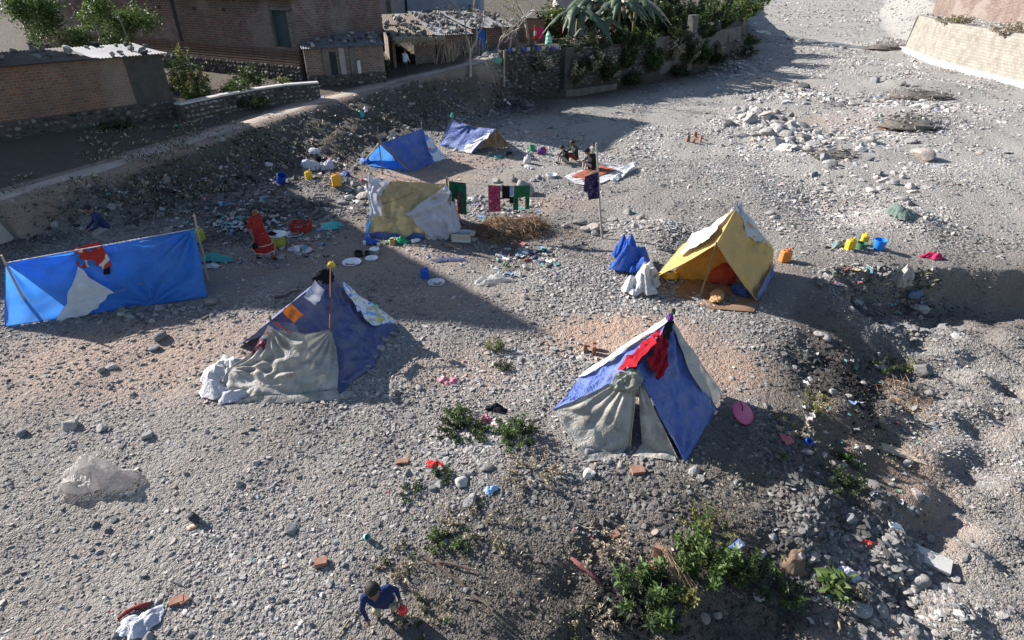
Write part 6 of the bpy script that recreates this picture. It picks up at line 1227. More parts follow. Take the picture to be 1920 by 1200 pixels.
o = MB().tube([at(1070, 1050, .05), at(1090, 1070, .08), at(1110, 1082, .07), at(1130, 1105, .04)], [.02, .045, .04, .02], 8).build('maroon_cord_bundle', M('dull_maroon_fibre', (.22, .09, .09), .9, .35, 20, .9, 50), None, True); tag(o, 'bundle of dull maroon cord trailing down the dark slope', 'cord')
t = empty('broom_sheaf', at(1268, 1100), 'sheaf of dry brown stalks fanning down the slope between the bushes', 'sheaf'); a0 = at(1245, 1055, .25)
b = MB()
for i in range(150): e = at(1285, 1120, .05)+rng.normal(0, .09, 3); b.tube([a0+rng.normal(0, .025, 3), (a0+e)/2+rng.normal(0, .02, 3)+up*.06, e], [.005, .004, .003], 3, cap=False)
b.build('stalks', M('dry_stalk', (.34, .26, .17), .9, .25, 9, 0), t)
for lab, q0, q1, r, nm in (('crooked branch lying on the dark slope beside the boy', (820, 1062), (925, 1150), .03, 'branch'), ('long thin branch on the dark slope', (795, 1048), (890, 1075), .022, 'branch'), ('short stick lying in front of the cardboard box', (840, 460), (868, 475), .014, 'stick'), ('weathered stick lying behind the navy patched tent', (515, 560), (562, 548), .03, 'stick'), ('thin stick crossing the rubbish heap', (942, 512), (990, 486), .014, 'stick'), ('stick leaning out of the rubbish heap', (943, 514), (955, 480), .012, 'stick'), ('pale stick on the shaded slope by the brick', (1075, 985), (1120, 1000), .012, 'stick'), ('white stick standing in the channel rubbish', (1572, 1165), (1571, 1195), .018, 'stick')):
    o = stick(nm, at(*q0, .04), at(*q1, .06), r, r*.6, M('dark_branch', (.12, .09, .07), .95, .3, 6, .6, 40) if 'branch' in lab or 'weathered' in lab else WOODL, None, .018); tag(o, lab, 'stick')
for lab, q, sz, rz, m in (('grey plank lying in the sunny channel rubbish', (1692, 855), (.75, .22, .04), -.5, WOODL), ('flat board lying before the cardboard box', (850, 462), (.5, .14, .03), .15, WOODM), ('pale flat stone slab at the sunny edge of the channel', (1745, 1055), (.5, .3, .08), -.6, CONC_L)):
    b = MB(); b.box(at(*q, sz[2]/2+.02), sz, rotm(.03, .05, rz), jit=.01); tag(b.build('plank' if 'slab' not in lab else 'stone_slab', m), lab, 'plank' if 'slab' not in lab else 'slab')
# rubbish heap with bottles
TEALD, REDD, BLUD, GRND = [M('dirty_'+n_+'_bottle', c_, .5, .25, 12, .2, 30, .4, dirt=(.22, .2, .17), dirtamt=.6, dscale=8) for n_, c_ in (('teal', (.08, .20, .19)), ('red', (.26, .06, .05)), ('blue', (.05, .09, .22)), ('green', (.06, .16, .08)))]
bc = [(940, 482, BLU, 'blue'), (958, 470, CLEAR, 'clear'), (968, 478, TEAL, 'teal'), (980, 470, CLEAR, 'clear'), (935, 492, TEAL, 'teal'), (945, 500, GRN, 'green'), (982, 492, REDP, 'red'), (1000, 488, BLU, 'navy'), (985, 505, CLEAR, 'clear'), (978, 517, CLEAR, 'clear'), (1010, 495, BLU, 'navy'), (966, 462, REDP, 'red'), (930, 480, CLEAR, 'clear'), (1035, 495, ENAM, 'white'), (955, 490, ENAM, 'white'), (990, 478, ENAM, 'white')]
ORD = ['first', 'second', 'third', 'fourth', 'fifth', 'sixth', 'seventh', 'eighth', 'ninth', 'tenth', 'eleventh', 'twelfth', 'thirteenth', 'fourteenth', 'fifteenth', 'sixteenth']
bc = [(a, b_, {BLU: BLUD, TEAL: TEALD, REDP: REDD, GRN: GRND}.get(m, m), cn) for a, b_, m, cn in bc]; bc.sort(key=lambda q: q[0])
for i, (a, b_, m, cn) in enumerate(bc): bottle('crushed '+cn+' plastic bottle in the rubbish heap, '+ORD[i]+' from its left end', at(a, b_), m, .24, .04, rng.uniform(0, 6.2), True, REDP if i % 2 else BLU, 'plastic bottles in the rubbish heap')
# scraps of rubbish nobody could count
b = MB(); cols = [(.42, .41, .40), (.30, .28, .26), (.10, .22, .52), (.06, .34, .32), (.48, .08, .07), (.5, .36, .34), (.52, .44, .1), (.05, .05, .06), (.40, .30, .22), (.14, .32, .16)]
cols = [tuple(.6*q+.4*(sum(c_)/3*.8+.06) for q in c_) for c_ in cols]
lm = [M('scrap_%d' % i, c_, .65, .15, 9, .2, 30) for i, c_ in enumerate(cols)]; wts = np.array([.34, .18, .08, .06, .05, .08, .04, .06, .08, .03]); wts /= wts.sum()
def scrap(p, r, mi):
    g = rng; n = 4; P = np.zeros((n, n, 3)); a = g.uniform(0, 6.28); e1 = np.array([math.cos(a), math.sin(a), 0]); e2 = np.array([-e1[1], e1[0], 0])
    for i in range(n):
        for j in range(n): P[i, j] = p+e1*(i/(n-1)-.5)*2*r+e2*(j/(n-1)-.5)*2*r*g.uniform(.45, .75)+up*(r*.25+g.normal(0, r*.28))+g.normal(0, r*.12, 3)*[1, 1, 0]
    b.grid(P, mi)
zones = [((170, 330), (330, 400), 60, .08), ((300, 560), (330, 440), 170, .08), ((420, 640), (380, 500), 150, .06), ((400, 520), (380, 440), 110, .13), ((640, 720), (335, 395), 40, .12), ((860, 1010), (375, 420), 40, .11), ((920, 1050), (455, 520), 60, .10), ((560, 660), (295, 345), 36, .12), ((690, 800), (448, 462), 26, .08), ((480, 620), (425, 490), 70, .09), ((1560, 1760), (500, 590), 50, .11), ((560, 900), (150, 290), 90, .09), ((640, 900), (440, 500), 40, .05), ((920, 1050), (460, 520), 46, .06), ((1480, 1760), (640, 900), 90, .06), ((1450, 1760), (900, 1190), 60, .05), ((1560, 1760), (500, 600), 40, .07), ((180, 700), (640, 1190), 60, .028), ((700, 1050), (720, 1000), 40, .03), ((1600, 1760), (130, 260), 40, .12), ((330, 600), (230, 330), 40, .08), ((1040, 1350), (860, 1150), 40, .03), ((880, 1300), (330, 450), 26, .05), ((700, 1000), (300, 340), 30, .06)]
for (x0, x1), (y0, y1), n_, r_ in zones:
    for i in range(n_): scrap(at(rng.uniform(x0, x1), rng.uniform(y0, y1)), r_*rng.uniform(.4, 1.3), int(rng.choice(10, p=wts)))
o = b.build('litter', lm, None, True, org=(0, 0, 0)); tag(o, 'scraps of plastic and paper litter over the bank and camp', None, None, 'stuff')
# hanging clothes among the trees
for lab, q, m, y, w, h in (('bright pink cloth hanging among the trees on the wall', (1013, 62), M('hot_pink_cloth', (.75, .03, .16), .8), 43.4, .42, .65), ('dark red cloth hanging beside the whitewashed hut', (1053, 55), M('dark_red_wool', (.22, .02, .03), .9), 44.5, .4, .6)):
    p = WY(*q, y); t = empty('hanging_cloth', p-up*h/2, lab, 'cloth'); sheet('cloth', quad(p+np.array([-w/2, 0, -h/2]), p+np.array([w/2, .1, -h/2]), p+np.array([w/2, .1, h/2]), p+np.array([-w/2, 0, h/2]), wr=.03, nu=12, nv=14, seed=int(q[0]), k=10), m, t); MB().tube([p+np.array([-w, 0, h/2+.02]), p+np.array([w, .15, h/2+.02])], .012, 5).build('cord', ROPE, t)
p = WY(1003, 95, 42.6); t = empty('painted_post', p, 'red and white banded post on top of the retaining wall', 'post')
for i in range(5): MB().tube([p+up*i*.3, p+up*(i*.3+.3)], .09, 10).build('band', REDP if i % 2 == 0 else CONC_L, t)
for i in range(12):
    p = GR(-.3+i*.33, 38.9+i*.13); p = np.array([WALL[0][0]+.4+i*.30, WALL[0][1]+.45+i*.125, WT+.02]); b = MB(); b.box(p+up*.1, (.2, .14, .2), rotm(0, 0, .4)); tag(b.build('wall_block', [BLU, CONC_L, CONC][i % 3]), ['blue painted', 'whitewashed', 'grey'][i % 3]+' block on the rubble wall, '+ORD[i]+' in the row from the leaning post', 'block', 'painted blocks along the retaining wall')
# a few boulders that stand alone
for lab, q, w, sd in (('big pale boulder behind the green trousers on the line', (985, 362), 44, 1), ('rounded pale boulder leaning on the big boulder behind the clothesline', (965, 368), 24, 2), ('large sunlit boulder by itself on the far gravel', (1730, 298), 42, 3), ('boulder at the foot of the tall pole', (1113, 432), 30, 4), ('big tan boulder on the sunny spur in the channel corner', (1612, 1146), 54, 5), ('grey boulder in the shaded hollow beyond the yellow tent', (1544, 634), 24, 6), ('pinkish boulder half buried at the edge of the channel', (1728, 702), 46, 7), ('pale boulder among the stones behind the khaki tent', (683, 372), 30, 8)):
    p = at(*q); o = stone(p, w*sc(p)*.5, 7000+sd, ROCKS2, .2, 1.0, 'boulder', None); tag(o, lab, 'boulder')
# ------------------------------------------------------------------ plants
def leaf_mat(name, c1, c2, thru=.3):
    m, t, bs, out = nt(name); geo = nd(t, 'ShaderNodeNewGeometry'); r = geo.outputs['Random Per Island']
    c = ramp(t, r, [(0, c1), (.7, c2), (1, [min(1, q*1.5) for q in c2])]).outputs[0]; lk(t, c, bs.inputs['Base Color']); bs.inputs['Roughness'].default_value = .55; bs.inputs['Specular IOR Level'].default_value = .3
    tr = nd(t, 'ShaderNodeBsdfTranslucent'); lk(t, c, tr.inputs[0]); mx = nd(t, 'ShaderNodeMixShader'); mx.inputs[0].default_value = thru; lk(t, bs.outputs[0], mx.inputs[1]); lk(t, tr.outputs[0], mx.inputs[2]); lk(t, mx.outputs[0], out.inputs[0]); return m
LEAF = leaf_mat('green_leaf', (.035, .065, .018), (.10, .16, .045)); LEAFB = leaf_mat('bright_green_leaf', (.04, .075, .016), (.105, .155, .045)); LEAFD = leaf_mat('dark_leaf', (.018, .032, .014), (.055, .08, .032)); LEAFY = leaf_mat('olive_leaf', (.09, .09, .03), (.22, .22, .07)); DRYL = leaf_mat('dry_leaf', (.20, .16, .11), (.42, .36, .27), .2); BANL = leaf_mat('banana_leaf', (.03, .05, .035), (.075, .11, .065), .25)
BARK = M('grey_bark', (.34, .29, .24), .95, .3, 6, .6, 40); BARKD = M('dark_stem', (.08, .06, .045), .95, .3, 6, .4, 40)
def leaves(C, D, L, Wd, m_seed=0, droop=.25):
    """leaf blades: base points C, directions D, lengths L, widths Wd"""
    g = np.random.default_rng(m_seed); n = len(C); D = D/np.linalg.norm(D, axis=1, keepdims=True); S_ = np.cross(D, g.normal(size=(n, 3))); S_ /= np.linalg.norm(S_, axis=1, keepdims=True)+1e-9
    L = np.broadcast_to(L, n)[:, None]; Wd = np.broadcast_to(Wd, n)[:, None]; dn = np.array([0, 0, -1.0])
    V = np.stack([C, C+D*L*.45+S_*Wd*.5+dn*L*droop*.15, C+D*L+dn*L*droop*.6, C+D*L*.45-S_*Wd*.5+dn*L*droop*.15], 1).reshape(-1, 3)
    return V, np.arange(n*4).reshape(n, 4)
def leaf_obj(name, V, F, m, parent):
    o0 = world_origin(parent) if parent is not None else np.zeros(3); me = bpy.data.meshes.new(name); me.from_pydata((V-o0).tolist(), [], F.tolist()); me.materials.append(m); me.update(); o = bpy.data.objects.new(name, me); COL.objects.link(o)
    if parent is not None: o.parent = parent
    return o
def bush(name, label, c, r, h, n, L, m, seed, cat='bush', stems=10, w=.38, up_bias=.5, m2=None, group=None):
    """stems rising from a base, each set with leaves"""
    g = np.random.default_rng(seed); c = np.asarray(c, float); t = empty(name, c, label, cat, group); b = MB(); Cs, Ds = [], []
    for i in range(stems):
        a = g.uniform(0, 6.28); rr = r*math.sqrt(g.uniform(.02, 1)); tip = c+np.array([rr*math.cos(a), rr*math.sin(a), h*g.uniform(.5, 1.1)*(1-.45*(rr/r)**2)]); base = c+np.array([rr*.35*math.cos(a), rr*.35*math.sin(a), -.03]); mid = (base+tip)/2+g.normal(0, r*.08, 3)
        pts = [base, mid, tip]; b.tube(pts, [L*.08, L*.06, L*.03], 4, cap=False)
        for k in range(n//stems):
            u = g.uniform(.15, 1.0)**.7; p = (1-u)**2*base+2*u*(1-u)*mid+u*u*tip; d = g.normal(size=3); d[2] = abs(d[2])*up_bias+g.normal()*.2; Cs.append(p+g.normal(0, L*.25, 3)); Ds.append(d)
    b.build('stems', BARKD, t); Cs, Ds = np.array(Cs), np.array(Ds); V, F = leaves(Cs, Ds, L*g.uniform(.6, 1.3, len(Cs)), L*w*g.uniform(.7, 1.2, len(Cs)), seed)
    if m2 is None: leaf_obj('foliage', V, F, m, t)
    else:
        k = len(F)//3; leaf_obj('foliage', V[k*4:], np.arange((len(F)-k)*4).reshape(-1, 4), m, t); leaf_obj('foliage', V[:k*4], np.arange(k*4).reshape(-1, 4), m2, t)
    return t
for i, (lab, q, r, h, n, L, m, st, m2) in enumerate((
    ('leafy green bush on the slope with a blue carton caught in it', (1325, 1075), .52, .75, 2600, .085, LEAFB, 26, LEAF), ('small green bush beside the blue carton', (1400, 1085), .36, .5, 1300, .075, LEAFB, 16, LEAFD), ('dark broad-leaved bush at the bottom of the slope', (1205, 1125), .5, .5, 1500, .10, LEAF, 22, LEAFD), ('fresh bright green clump at the bottom edge', (1240, 1175), .26, .26, 900, .055, LEAFB, 16, None), ('yellow-green sprig beside the sheaf of stalks', (1285, 1135), .22, .35, 600, .06, LEAFY, 10, None), ('dark low bush at the foot of the slope', (1455, 1110), .42, .28, 1000, .07, LEAFD, 16, LEAF),
    ('low dark weed patch in the gravel near the middle', (868, 808), .55, .22, 2200, .06, LEAFD, 30, LEAF), ('low weed patch beside the nearest tent with a pale edge', (965, 822), .5, .3, 2000, .06, LEAF, 28, LEAFD), ('bright-tipped weeds above the low weed patch', (855, 775), .25, .2, 600, .05, LEAF, 12, LEAFB), ('small dark weed clump below the red rag', (828, 893), .22, .16, 600, .05, LEAFD, 12, None), ('sparse weeds in the gravel below the slate stone', (772, 925), .25, .1, 400, .045, LEAFD, 10, None), ('bright green weeds at the edge of the dark slope', (835, 1015), .35, .16, 900, .05, LEAFB, 16, LEAFD),
    ('feathery weed on the stony ground between the tents', (928, 655), .22, .3, 700, .05, LEAFY, 14, LEAF), ('dark weed below the feathery weed', (945, 690), .2, .2, 500, .05, LEAFD, 10, None), ('bright weed in the shaded channel rubbish', (1592, 868), .26, .18, 500, .06, LEAFB, 10, LEAF), ('dark bush in the stony hollow beyond the slope', (1650, 690), .45, .3, 1100, .06, LEAFD, 18, None), ('shaded dark shrub where the slope meets the channel', (1580, 920), .4, .32, 1100, .06, LEAFD, 18, None), ('weeds growing on the slope near the round pink lid', (1535, 765), .34, .2, 800, .06, LEAFY, 16, DRYL), ('young maize-like plant at the sunny spur', (1560, 1112), .2, .4, 90, .2, LEAFB, 6, None), ('grey weeds on the dry slope above the leafy bush', (1320, 995), .45, .4, 1100, .05, LEAFY, 24, LEAF),
    ('dry grey weeds on the shaded slope below the pink lid', (1485, 800), .4, .2, 700, .06, DRYL, 16, LEAFY), ('tiny lime sprout on the shaded slope', (1470, 858), .08, .1, 90, .05, LEAFB, 5, None), ('dry weed mat on the pale crest', (1000, 885), .6, .12, 1700, .05, DRYL, 30, None), ('pale dry weeds at the lip of the dark slope', (900, 985), .7, .12, 1600, .05, DRYL, 30, LEAFD), ('dry weeds above the squatting boy', (745, 1060), .4, .14, 900, .05, DRYL, 20, LEAFD), ('pale dry weeds on the broken slope', (1120, 1010), .6, .14, 1300, .05, DRYL, 26, None), ('dry tufts at the bottom edge beside the boy', (800, 1150), .4, .12, 800, .05, DRYL, 18, LEAFD), ('dry tufts low on the dark slope', (1090, 1170), .5, .14, 900, .05, DRYL, 20, LEAFD), ('sunlit weeds in the channel rubbish near the boulder', (1700, 690), .4, .2, 600, .06, LEAFY, 14, LEAF), ('dry stalks on the sunny spur by the channel', (1590, 1140), .4, .2, 700, .07, DRYL, 18, None))):
    bush('bush' if h > .2 else 'weed_clump', lab, G(*q), r, h, n, L, m, 500+i, 'bush' if h > .2 else 'weeds', st, .38, .5, m2)
# weeds and dead growth on the bank that nobody could count
Cs, Ds, Ls = [], [], []
for (x0, x1), (y0, y1), n_ in (((160, 420), (330, 410), 60), ((160, 340), (240, 310), 50), ((330, 700), (230, 330), 90), ((700, 900), (170, 240), 60), ((1440, 1760), (700, 900), 50), ((1180, 1420), (880, 980), 30), ((1560, 1760), (520, 620), 26), ((820, 1100), (1000, 1190), 40), ((20, 160), (330, 420), 20)):
    for i in range(n_):
        p = G(rng.uniform(x0, x1), rng.uniform(y0, y1)); k = 22; s_ = rng.uniform(.12, .34); a = rng.uniform(0, 6.28, k); rr = s_*np.sqrt(rng.uniform(0, 1, k))
        Cs.append(p+np.stack([rr*np.cos(a), rr*np.sin(a), rng.uniform(0, .12, k)], -1)); Ds.append(np.stack([np.cos(a)*.6, np.sin(a)*.6, rng.uniform(.3, 1.2, k)], -1)); Ls.append(rng.uniform(.07, .2, k)*(1 if p[1] > 14 else .4))
Cs, Ds, Ls = np.concatenate(Cs), np.concatenate(Ds), np.concatenate(Ls); h_ = rng.uniform(size=len(Cs)) < .55
for nm, lab, k, m in (('weeds', 'dark straggling weeds on the bank', h_, LEAFD), ('dry_weeds', 'dry straw-coloured weeds on the bank and slopes', ~h_, DRYL)):
    V, F = leaves(Cs[k], Ds[k], Ls[k], Ls[k]*.25, 5); o = leaf_obj(nm, V, F, m, None); tag(o, lab, None, None, 'stuff')
# heaps of brown straw by the clothesline
for lab, q, r, h, n in (('dark brown straw heap under the clothesline', (940, 432), .75, .32, 3200), ('pale brown straw heap below the green trousers', (992, 428), .55, .3, 2400), ('scattered straw at the edge of the straw heaps', (1060, 440), .6, .06, 300), ('brown brushwood on the sandy corner of the channel', (1690, 735), .6, .12, 500)):
    c = G(*q); a = rng.uniform(0, 6.28, n); rr = r*np.sqrt(rng.uniform(0, 1, n)); z = h*(1-(rr/r)**2)*rng.uniform(.3, 1, n); C_ = np.stack([c[0]+rr*np.cos(a), c[1]+rr*np.sin(a), TZ(c[0]+rr*np.cos(a), c[1]+rr*np.sin(a))+z], -1); D_ = rng.normal(size=(n, 3))*[1, 1, .25]
    V, F = leaves(C_, D_, rng.uniform(.15, .4, n), .012, 6, .3); t = empty('straw_heap', c, lab, 'straw'); leaf_obj('straw', V, F, leaf_mat('brown_straw', (.10, .06, .035), (.30, .20, .12), .1), t)
    if h > .2:
        V, F2 = ICO2; MB().add(V*np.array([r*.85, r*.65, h*.6])+c, F2).build('core', M('dark_compost', (.09, .06, .042), .95, .3, 6, .8, 30), t, True)
# driftwood and flood wrack on the far gravel
for lab, q, r, h, n in (('dark heap of driftwood and roots nearest the far masonry wall', (1660, 90), 2.0, .7, 260), ('long heap of flood wrack on the far gravel', (1725, 180), 2.2, .6, 320), ('spreading heap of driftwood and rags on the far gravel', (1705, 235), 1.7, .5, 320), ('low flood wrack in the middle of the gravel', (1560, 290), 1.2, .2, 200)):
    c = G(*q); a = rng.uniform(0, 6.28, n); rr = r*np.sqrt(rng.uniform(0, 1, n)); z = h*(1-(rr/r)**2)*rng.uniform(.1, 1, n); C_ = np.stack([c[0]+rr*np.cos(a), c[1]+rr*np.sin(a)*.8, TZ(c[0]+rr*np.cos(a), c[1]+rr*np.sin(a)*.8)+z], -1); D_ = rng.normal(size=(n, 3))*[1, .6, .35]
    V, F = leaves(C_, D_, rng.uniform(.15, .55, n), rng.uniform(.03, .10, n), 6, .3); t = empty('driftwood_heap', c, lab, 'driftwood'); leaf_obj('sticks', V, F, leaf_mat('grey_driftwood', (.10, .09, .08), (.30, .275, .245), .05), t)
    V, F2 = ICO3; V = V*(1+.15*np.sin(V@np.array([4, 3, 5.0])))[:, None]; MB().add(V*np.array([r*.8, r*.6, h*.42])+c, F2).build('core', M('grey_silt_mound', (.13, .115, .10), .95, .4, 4, .9, 12), t, True)
# trees
def tree(name, label, base, h, spread, seed, m=None, nleaf=0, L=.12, lean=(0, 0), r0=.09, depth=3, bark=BARK, cat='tree', w=.4):
    g = np.random.default_rng(seed); base = np.asarray(base, float); t = empty(name, base, label, cat); b = MB(); tips = []
    def grow(p, d, ln, r, dep):
        n = 4; pts = [p]
        for i in range(n): d = norm(d+g.normal(0, .13, 3)+np.array([0, 0, .05])); pts.append(pts[-1]+d*ln/n)
        b.tube(pts, list(np.linspace(r, r*.6, n+1)), 6 if r > .03 else 4, cap=False)
        if dep == 0: tips.append((pts[-2], d)); tips.append((pts[-1], d)); return
        for k in range(int(g.integers(2, 4))):
            a = g.uniform(0, 6.28); u, v_ = frame_of(d); nd_ = norm(d*.75+(u*math.cos(a)+v_*math.sin(a))*spread+np.array([0, 0, .15])); grow(pts[-1 if k else -2], nd_, ln*g.uniform(.55, .8), r*.58, dep-1)
    grow(base-up*.2, norm(np.array([lean[0], lean[1], 1.0])), h*.42, r0, depth); b.build('trunk', bark, t, True)
    if nleaf:
        k = g.integers(0, len(tips), nleaf); Pn = np.array([tips[i][0] for i in k])+g.normal(0, h*.055, (nleaf, 3)); D = g.normal(size=(nleaf, 3)); V, F = leaves(Pn, D, L*g.uniform(.6, 1.3, nleaf), L*w, seed); leaf_obj('crown', V, F, m, t)
    return t
tree('bare_tree', 'bare pale tree at the bend of the footpath', G(882, 140), 4.4, .75, 11, LEAFY, 60, .12, (.05, 0), .10, 5); tree('bare_tree', 'thin bare tree standing beside the sheet screen', (-.2, 39.4, 2.5), 3.8, .7, 12, LEAFY, 160, .14, (.1, 0), .09, 5); tree('bare_tree', 'tangled bare shrub tree on the end of the retaining wall', (-.9, 38.9, 2.4), 2.8, .95, 13, LEAF, 100, .12, (-.2, 0), .09, 5); tree('bare_tree', 'leafless tree rising behind the red and white post', (1.0, 42.8, 2.6), 4.6, .7, 14, LEAFY, 500, .15, (.06, 0), .11, 5)
tree('leafy_tree', 'leafy sunlit tree over the roof of the brick hut', (-19.4, 31.5, 1.6), 4.3, 1.0, 15, LEAFB, 7000, .17, (.12, -.05), .12, 4); tree('leafy_tree', 'olive-leaved tree behind the brick hut at the picture edge', (-22.8, 32, 1.6), 5.2, .9, 16, LEAF, 6000, .18, (0, 0), .15, 4)
for i, (lab, q, r, h, n, m, m2) in enumerate((
    ('dense dark tree mass beyond the banana plants', (10.2, 48.6, 2.4), 2.0, 3.4, 9000, LEAFD, LEAF), ('dark green tree over the concrete river wall', (13.2, 51.6, 2.4), 2.2, 3.2, 9000, LEAFD, LEAF), ('bushy dark tree in front of the pale house wall', (8.6, 52.0, 2.6), 2.6, 4.2, 9000, LEAFD, LEAFY), ('yellow-green bushy tree at the far end of the river wall', (20.6, 61.5, 2.4), 2.4, 2.6, 7000, LEAF, LEAFY), ('dark shrubby tree over the far concrete wall', (17.0, 56.2, 2.4), 2.2, 2.8, 8000, LEAFD, LEAF), ('small leafy tree by the whitewashed hut', (2.8, 45.2, 2.6), 1.1, 2.8, 2600, LEAF, LEAFY), ('far dark thicket along the river bank', (26.0, 73.0, 2.4), 3.2, 2.8, 6000, LEAFD, LEAF), ('ragged tree between the banana plants and the dark thicket', (6.8, 49.0, 2.6), 1.8, 4.0, 6000, LEAF, LEAFD))):
    t = bush('leafy_tree', lab, q, r, h, n, .24, m, 650+i, 'tree', 34, .42, .5, m2)
for i, (lab, q, r, h, n, m, m2) in enumerate((('dark shrub on the wall top nearest the whitewashed hut', (3.6, 40.6, 2.3), .9, 1.1, 2000, LEAFD, DRYL), ('dry tangled shrub on the wall top under the banana leaves', (5.4, 41.8, 2.3), 1.0, 1.2, 2400, LEAFD, DRYL), ('bushy shrub on the wall top at its bend', (7.2, 43.3, 2.3), 1.1, 1.4, 2600, LEAFD, LEAF), ('thick dark shrub near the end of the rubble wall', (9.2, 45.2, 2.2), 1.2, 1.6, 3000, LEAFD, LEAF), ('wide dark shrub on the concrete wall before the pier', (12.2, 48.2, 2.2), 1.3, 1.7, 3000, LEAFD, LEAFY), ('dark shrub on the concrete wall past the pier', (15.2, 51.6, 2.2), 1.3, 1.6, 3000, LEAFD, LEAF), ('brown creeper hanging over the rubble wall near its start', (2.0, 39.0, 1.6), .8, 1.2, 1600, DRYL, LEAFD), ('dark creeper low on the rubble wall beside the buttress', (3.9, 39.7, .7), .9, 1.6, 2200, LEAFD, DRYL), ('dark creeper at the corner where rubble meets concrete', (9.9, 44.8, .7), 1.0, 1.9, 2600, LEAFD, LEAF), ('dark creeper covering the pier of the concrete wall', (13.2, 48.2, .8), 1.0, 2.2, 2600, LEAFD, DRYL), ('thick creeper low on the middle of the rubble wall', (6.2, 41.5, .6), 1.0, 1.7, 2400, LEAFD, DRYL), ('creeper hanging down the rubble wall below the banana plants', (5.2, 40.7, 1.3), .9, 1.5, 2200, LEAFD, DRYL), ('creeper spilling over the middle of the rubble wall', (7.6, 42.7, 1.2), 1.0, 1.6, 2600, LEAFD, LEAF), ('dry brown creeper on the concrete wall', (11.6, 46.6, 1.2), 1.0, 1.7, 2400, DRYL, LEAFD), ('dark thicket at the foot of the far concrete wall', (16.6, 52.2, .2), 1.2, 1.5, 2600, LEAFD, DRYL), ('dark growth along the bend of the concrete wall', (14.4, 49.2, .6), 1.0, 1.8, 2400, LEAFD, LEAF), ('grassy tufts where the far wall meets the gravel', (23.5, 65, .2), 1.6, 1.2, 2400, LEAF, DRYL))):
    bush('creeper', lab, q, r, h, n, .2, m, 680+i, 'creeper', 26, .4, .3, m2)
for i, (lab, q, r, h, n, m, m2) in enumerate((('vine-covered shrub at the corner of the brick house', (-15.2, 29.5, 1.6), 1.0, 2.4, 2200, LEAFY, LEAF), ('green garden shrub behind the low rubble wall', (-12.9, 28.9, 1.55), .85, 1.1, 2000, LEAF, LEAFB), ('olive garden shrub beside the green one behind the low wall', (-14.3, 28.2, 1.5), .8, 1.2, 1600, LEAFY, LEAF), ('yellowing shrub in the far corner of the garden', (-16.6, 31.2, 1.6), 1.1, 1.3, 1600, LEAFY, DRYL), ('dark green shrub against the brick house plinth', (-13.6, 32.2, 1.6), 1.0, 1.2, 1700, LEAFD, LEAF), ('leggy pale shrub in the middle of the garden', (-13.2, 30.4, 1.55), .9, .8, 1200, DRYL, LEAFY), ('low garden weeds close behind the low rubble wall', (-12.0, 28.4, 1.5), .9, .4, 1500, LEAFD, LEAFY), ('thin sunlit shrub against the brick house footing', (-11.4, 31.4, 1.5), .6, .9, 800, LEAFY, LEAF), ('small leafy plant at the end of the garden behind the low wall', (-11.6, 30.0, 1.5), .45, .6, 500, LEAF, None), ('dark ivy thicket beside the brick lean-to', (-7.25, 35.2, 1.6), .6, 1.4, 2200, LEAFD, LEAF), ('dark shrub hanging over the rubble retaining wall', (8.2, 43.7, 2.4), 1.0, .9, 1900, LEAFD, LEAF), ('dry olive shrub on top of the concrete wall', (11.8, 47.3, 2.5), 1.0, 1.1, 1900, LEAFY, LEAFD), ('dark scrub at the foot of the rubble wall', (8.2, 43.0, .1), .7, .9, 1400, LEAFD, None), ('dark scrub below the concrete wall', (12.5, 47.0, .1), .9, .7, 1500, LEAFD, None), ('brown brush along the top of the masonry wall', (37.2, 55, 2.9), 1.6, .8, 1200, DRYL, LEAFY), ('second brown brush on the masonry wall top', (36.2, 47, 2.9), 1.6, .8, 1200, DRYL, None), ('reedy scrub along the far foot of the concrete wall', (20.6, 56.5, .2), 1.4, 1.0, 1800, LEAFD, DRYL), ('dark weeds at the hut footing beside the path', (-16.0, 24.3, 1.15), .9, .6, 1500, LEAFD, LEAF), ('dark weeds before the hut at the picture edge', (-18.2, 23.3, 1.1), .9, .6, 1500, LEAFD, LEAF))):
    bush('shrub', lab, q, r, h, n, .16 if q[1] < 40 else .2, m, 700+i, 'shrub', 26, .4, .5, m2)
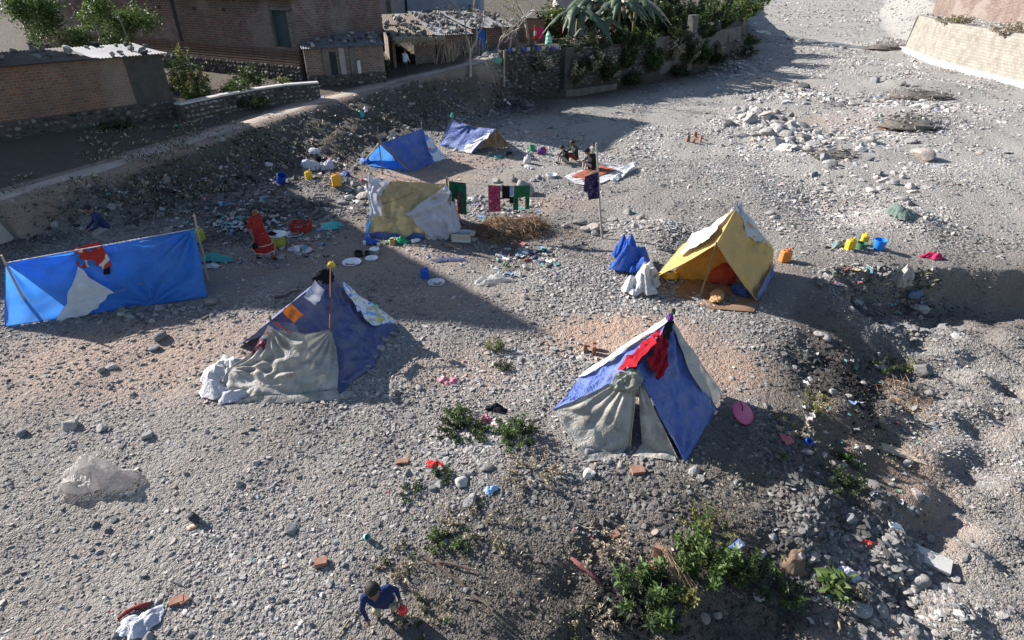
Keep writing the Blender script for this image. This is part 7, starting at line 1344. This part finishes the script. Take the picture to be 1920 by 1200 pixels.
# banana plants: every big leaf its own part
def banana(label, base, n, Ln, seed, dry=4):
    g = np.random.default_rng(seed); base = np.asarray(base, float); t = empty('banana_plant', base, label, 'banana plant'); hs = g.uniform(1.3, 2.3); MB().tube([base-up*.1, base+up*hs*.6, base+up*hs], [.13, .11, .07], 9).build('stem', M('banana_stem', (.16, .17, .09), .8, .3, 6), t, True)
    for i in range(n):
        a = 2*PI*i/n+g.uniform(-.4, .4); L = Ln*g.uniform(.75, 1.15); el = g.uniform(.6, 1.4); d = np.array([math.cos(a), math.sin(a), 0]); s_ = np.array([-d[1], d[0], 0]); nn = 22; P = np.zeros((nn, 5, 3)); wmax = L*.115
        for k in range(nn):
            u = k/(nn-1); x = L*(u*math.cos(el)*.75+u*u*.28); z = L*(u*math.sin(el)-u*u*(.75+.5*math.sin(el))); c = base+up*hs+d*x+up*z; w = wmax*math.sin(PI*min(1, .08+u*.95))**.7*(1 if k < nn-1 else .1)
            tat = g.uniform(.45, 1.1, 2)
            for j in range(5): q = (j-2)/2; P[k, j] = c+s_*w*q*(tat[0] if q < -.6 else tat[1] if q > .6 else 1)-up*abs(q)*w*.6+up*(.06*math.sin(k*2.3+j*1.7+i) if abs(q) == 1 else 0)
        b = MB(); b.grid(P); b.build('leaf', DRYL if i < dry else BANL, t, True)
    return t
for i, (lab, p, n, L) in enumerate((('tall banana plant with broad pale leaves above the wall', (4.3, 43.2, 2.6), 12, 3.4), ('banana plant drooping over the retaining wall', (5.9, 43.3, 2.4), 12, 3.0), ('banana plant with sunlit leaf tips over the wall', (7.2, 44.4, 2.5), 12, 3.1), ('ragged banana plant behind the drooping one', (5.4, 45.6, 2.8), 12, 3.6), ('banana plant at the dark end of the grove', (8.6, 46.2, 2.6), 11, 3.0))): banana(lab, p, n, L, 800+i)
# stream water far upstream
WATER, t_, bs_w, _ = nt('shallow_stream_water'); bs_w.inputs['Base Color'].default_value = (.13, .125, .11, 1); bs_w.inputs['Roughness'].default_value = .4
tcw = nd(t_, 'ShaderNodeTexCoord'); nw = noise(t_, tcw.outputs['Object'], 3, 3); bw_ = nd(t_, 'ShaderNodeBump'); bw_.inputs['Strength'].default_value = .15; lk(t_, nw.outputs[0], bw_.inputs['Height']); lk(t_, bw_.outputs[0], bs_w.inputs['Normal'])
for nm, pl_, w in (('stream', [(1425, 58), (1440, 66), (1480, 70), (1520, 76), (1570, 84), (1640, 92)], .55),):
    c = [G(*q) for q in pl_]; z = min(q[2] for q in c)+.12; P = np.zeros((40, 5, 3)); C_ = polyat(np.array(c), np.linspace(0, 1, 40))
    for i in range(40):
        d = norm((C_[min(i+1, 39)]-C_[max(i-1, 0)])*[1, 1, 0]); s_ = np.array([-d[1], d[0], 0])
        for j in range(5): q = C_[i]+s_*(j-2)/2*w*(1+.4*math.sin(i*.5)); P[i, j] = (q[0], q[1], tz(q[0], q[1])+.05)
    o = MB().grid(P).build(nm, WATER, None, True); tag(o, 'shallow stream crossing the far gravel', None, None, 'structure')
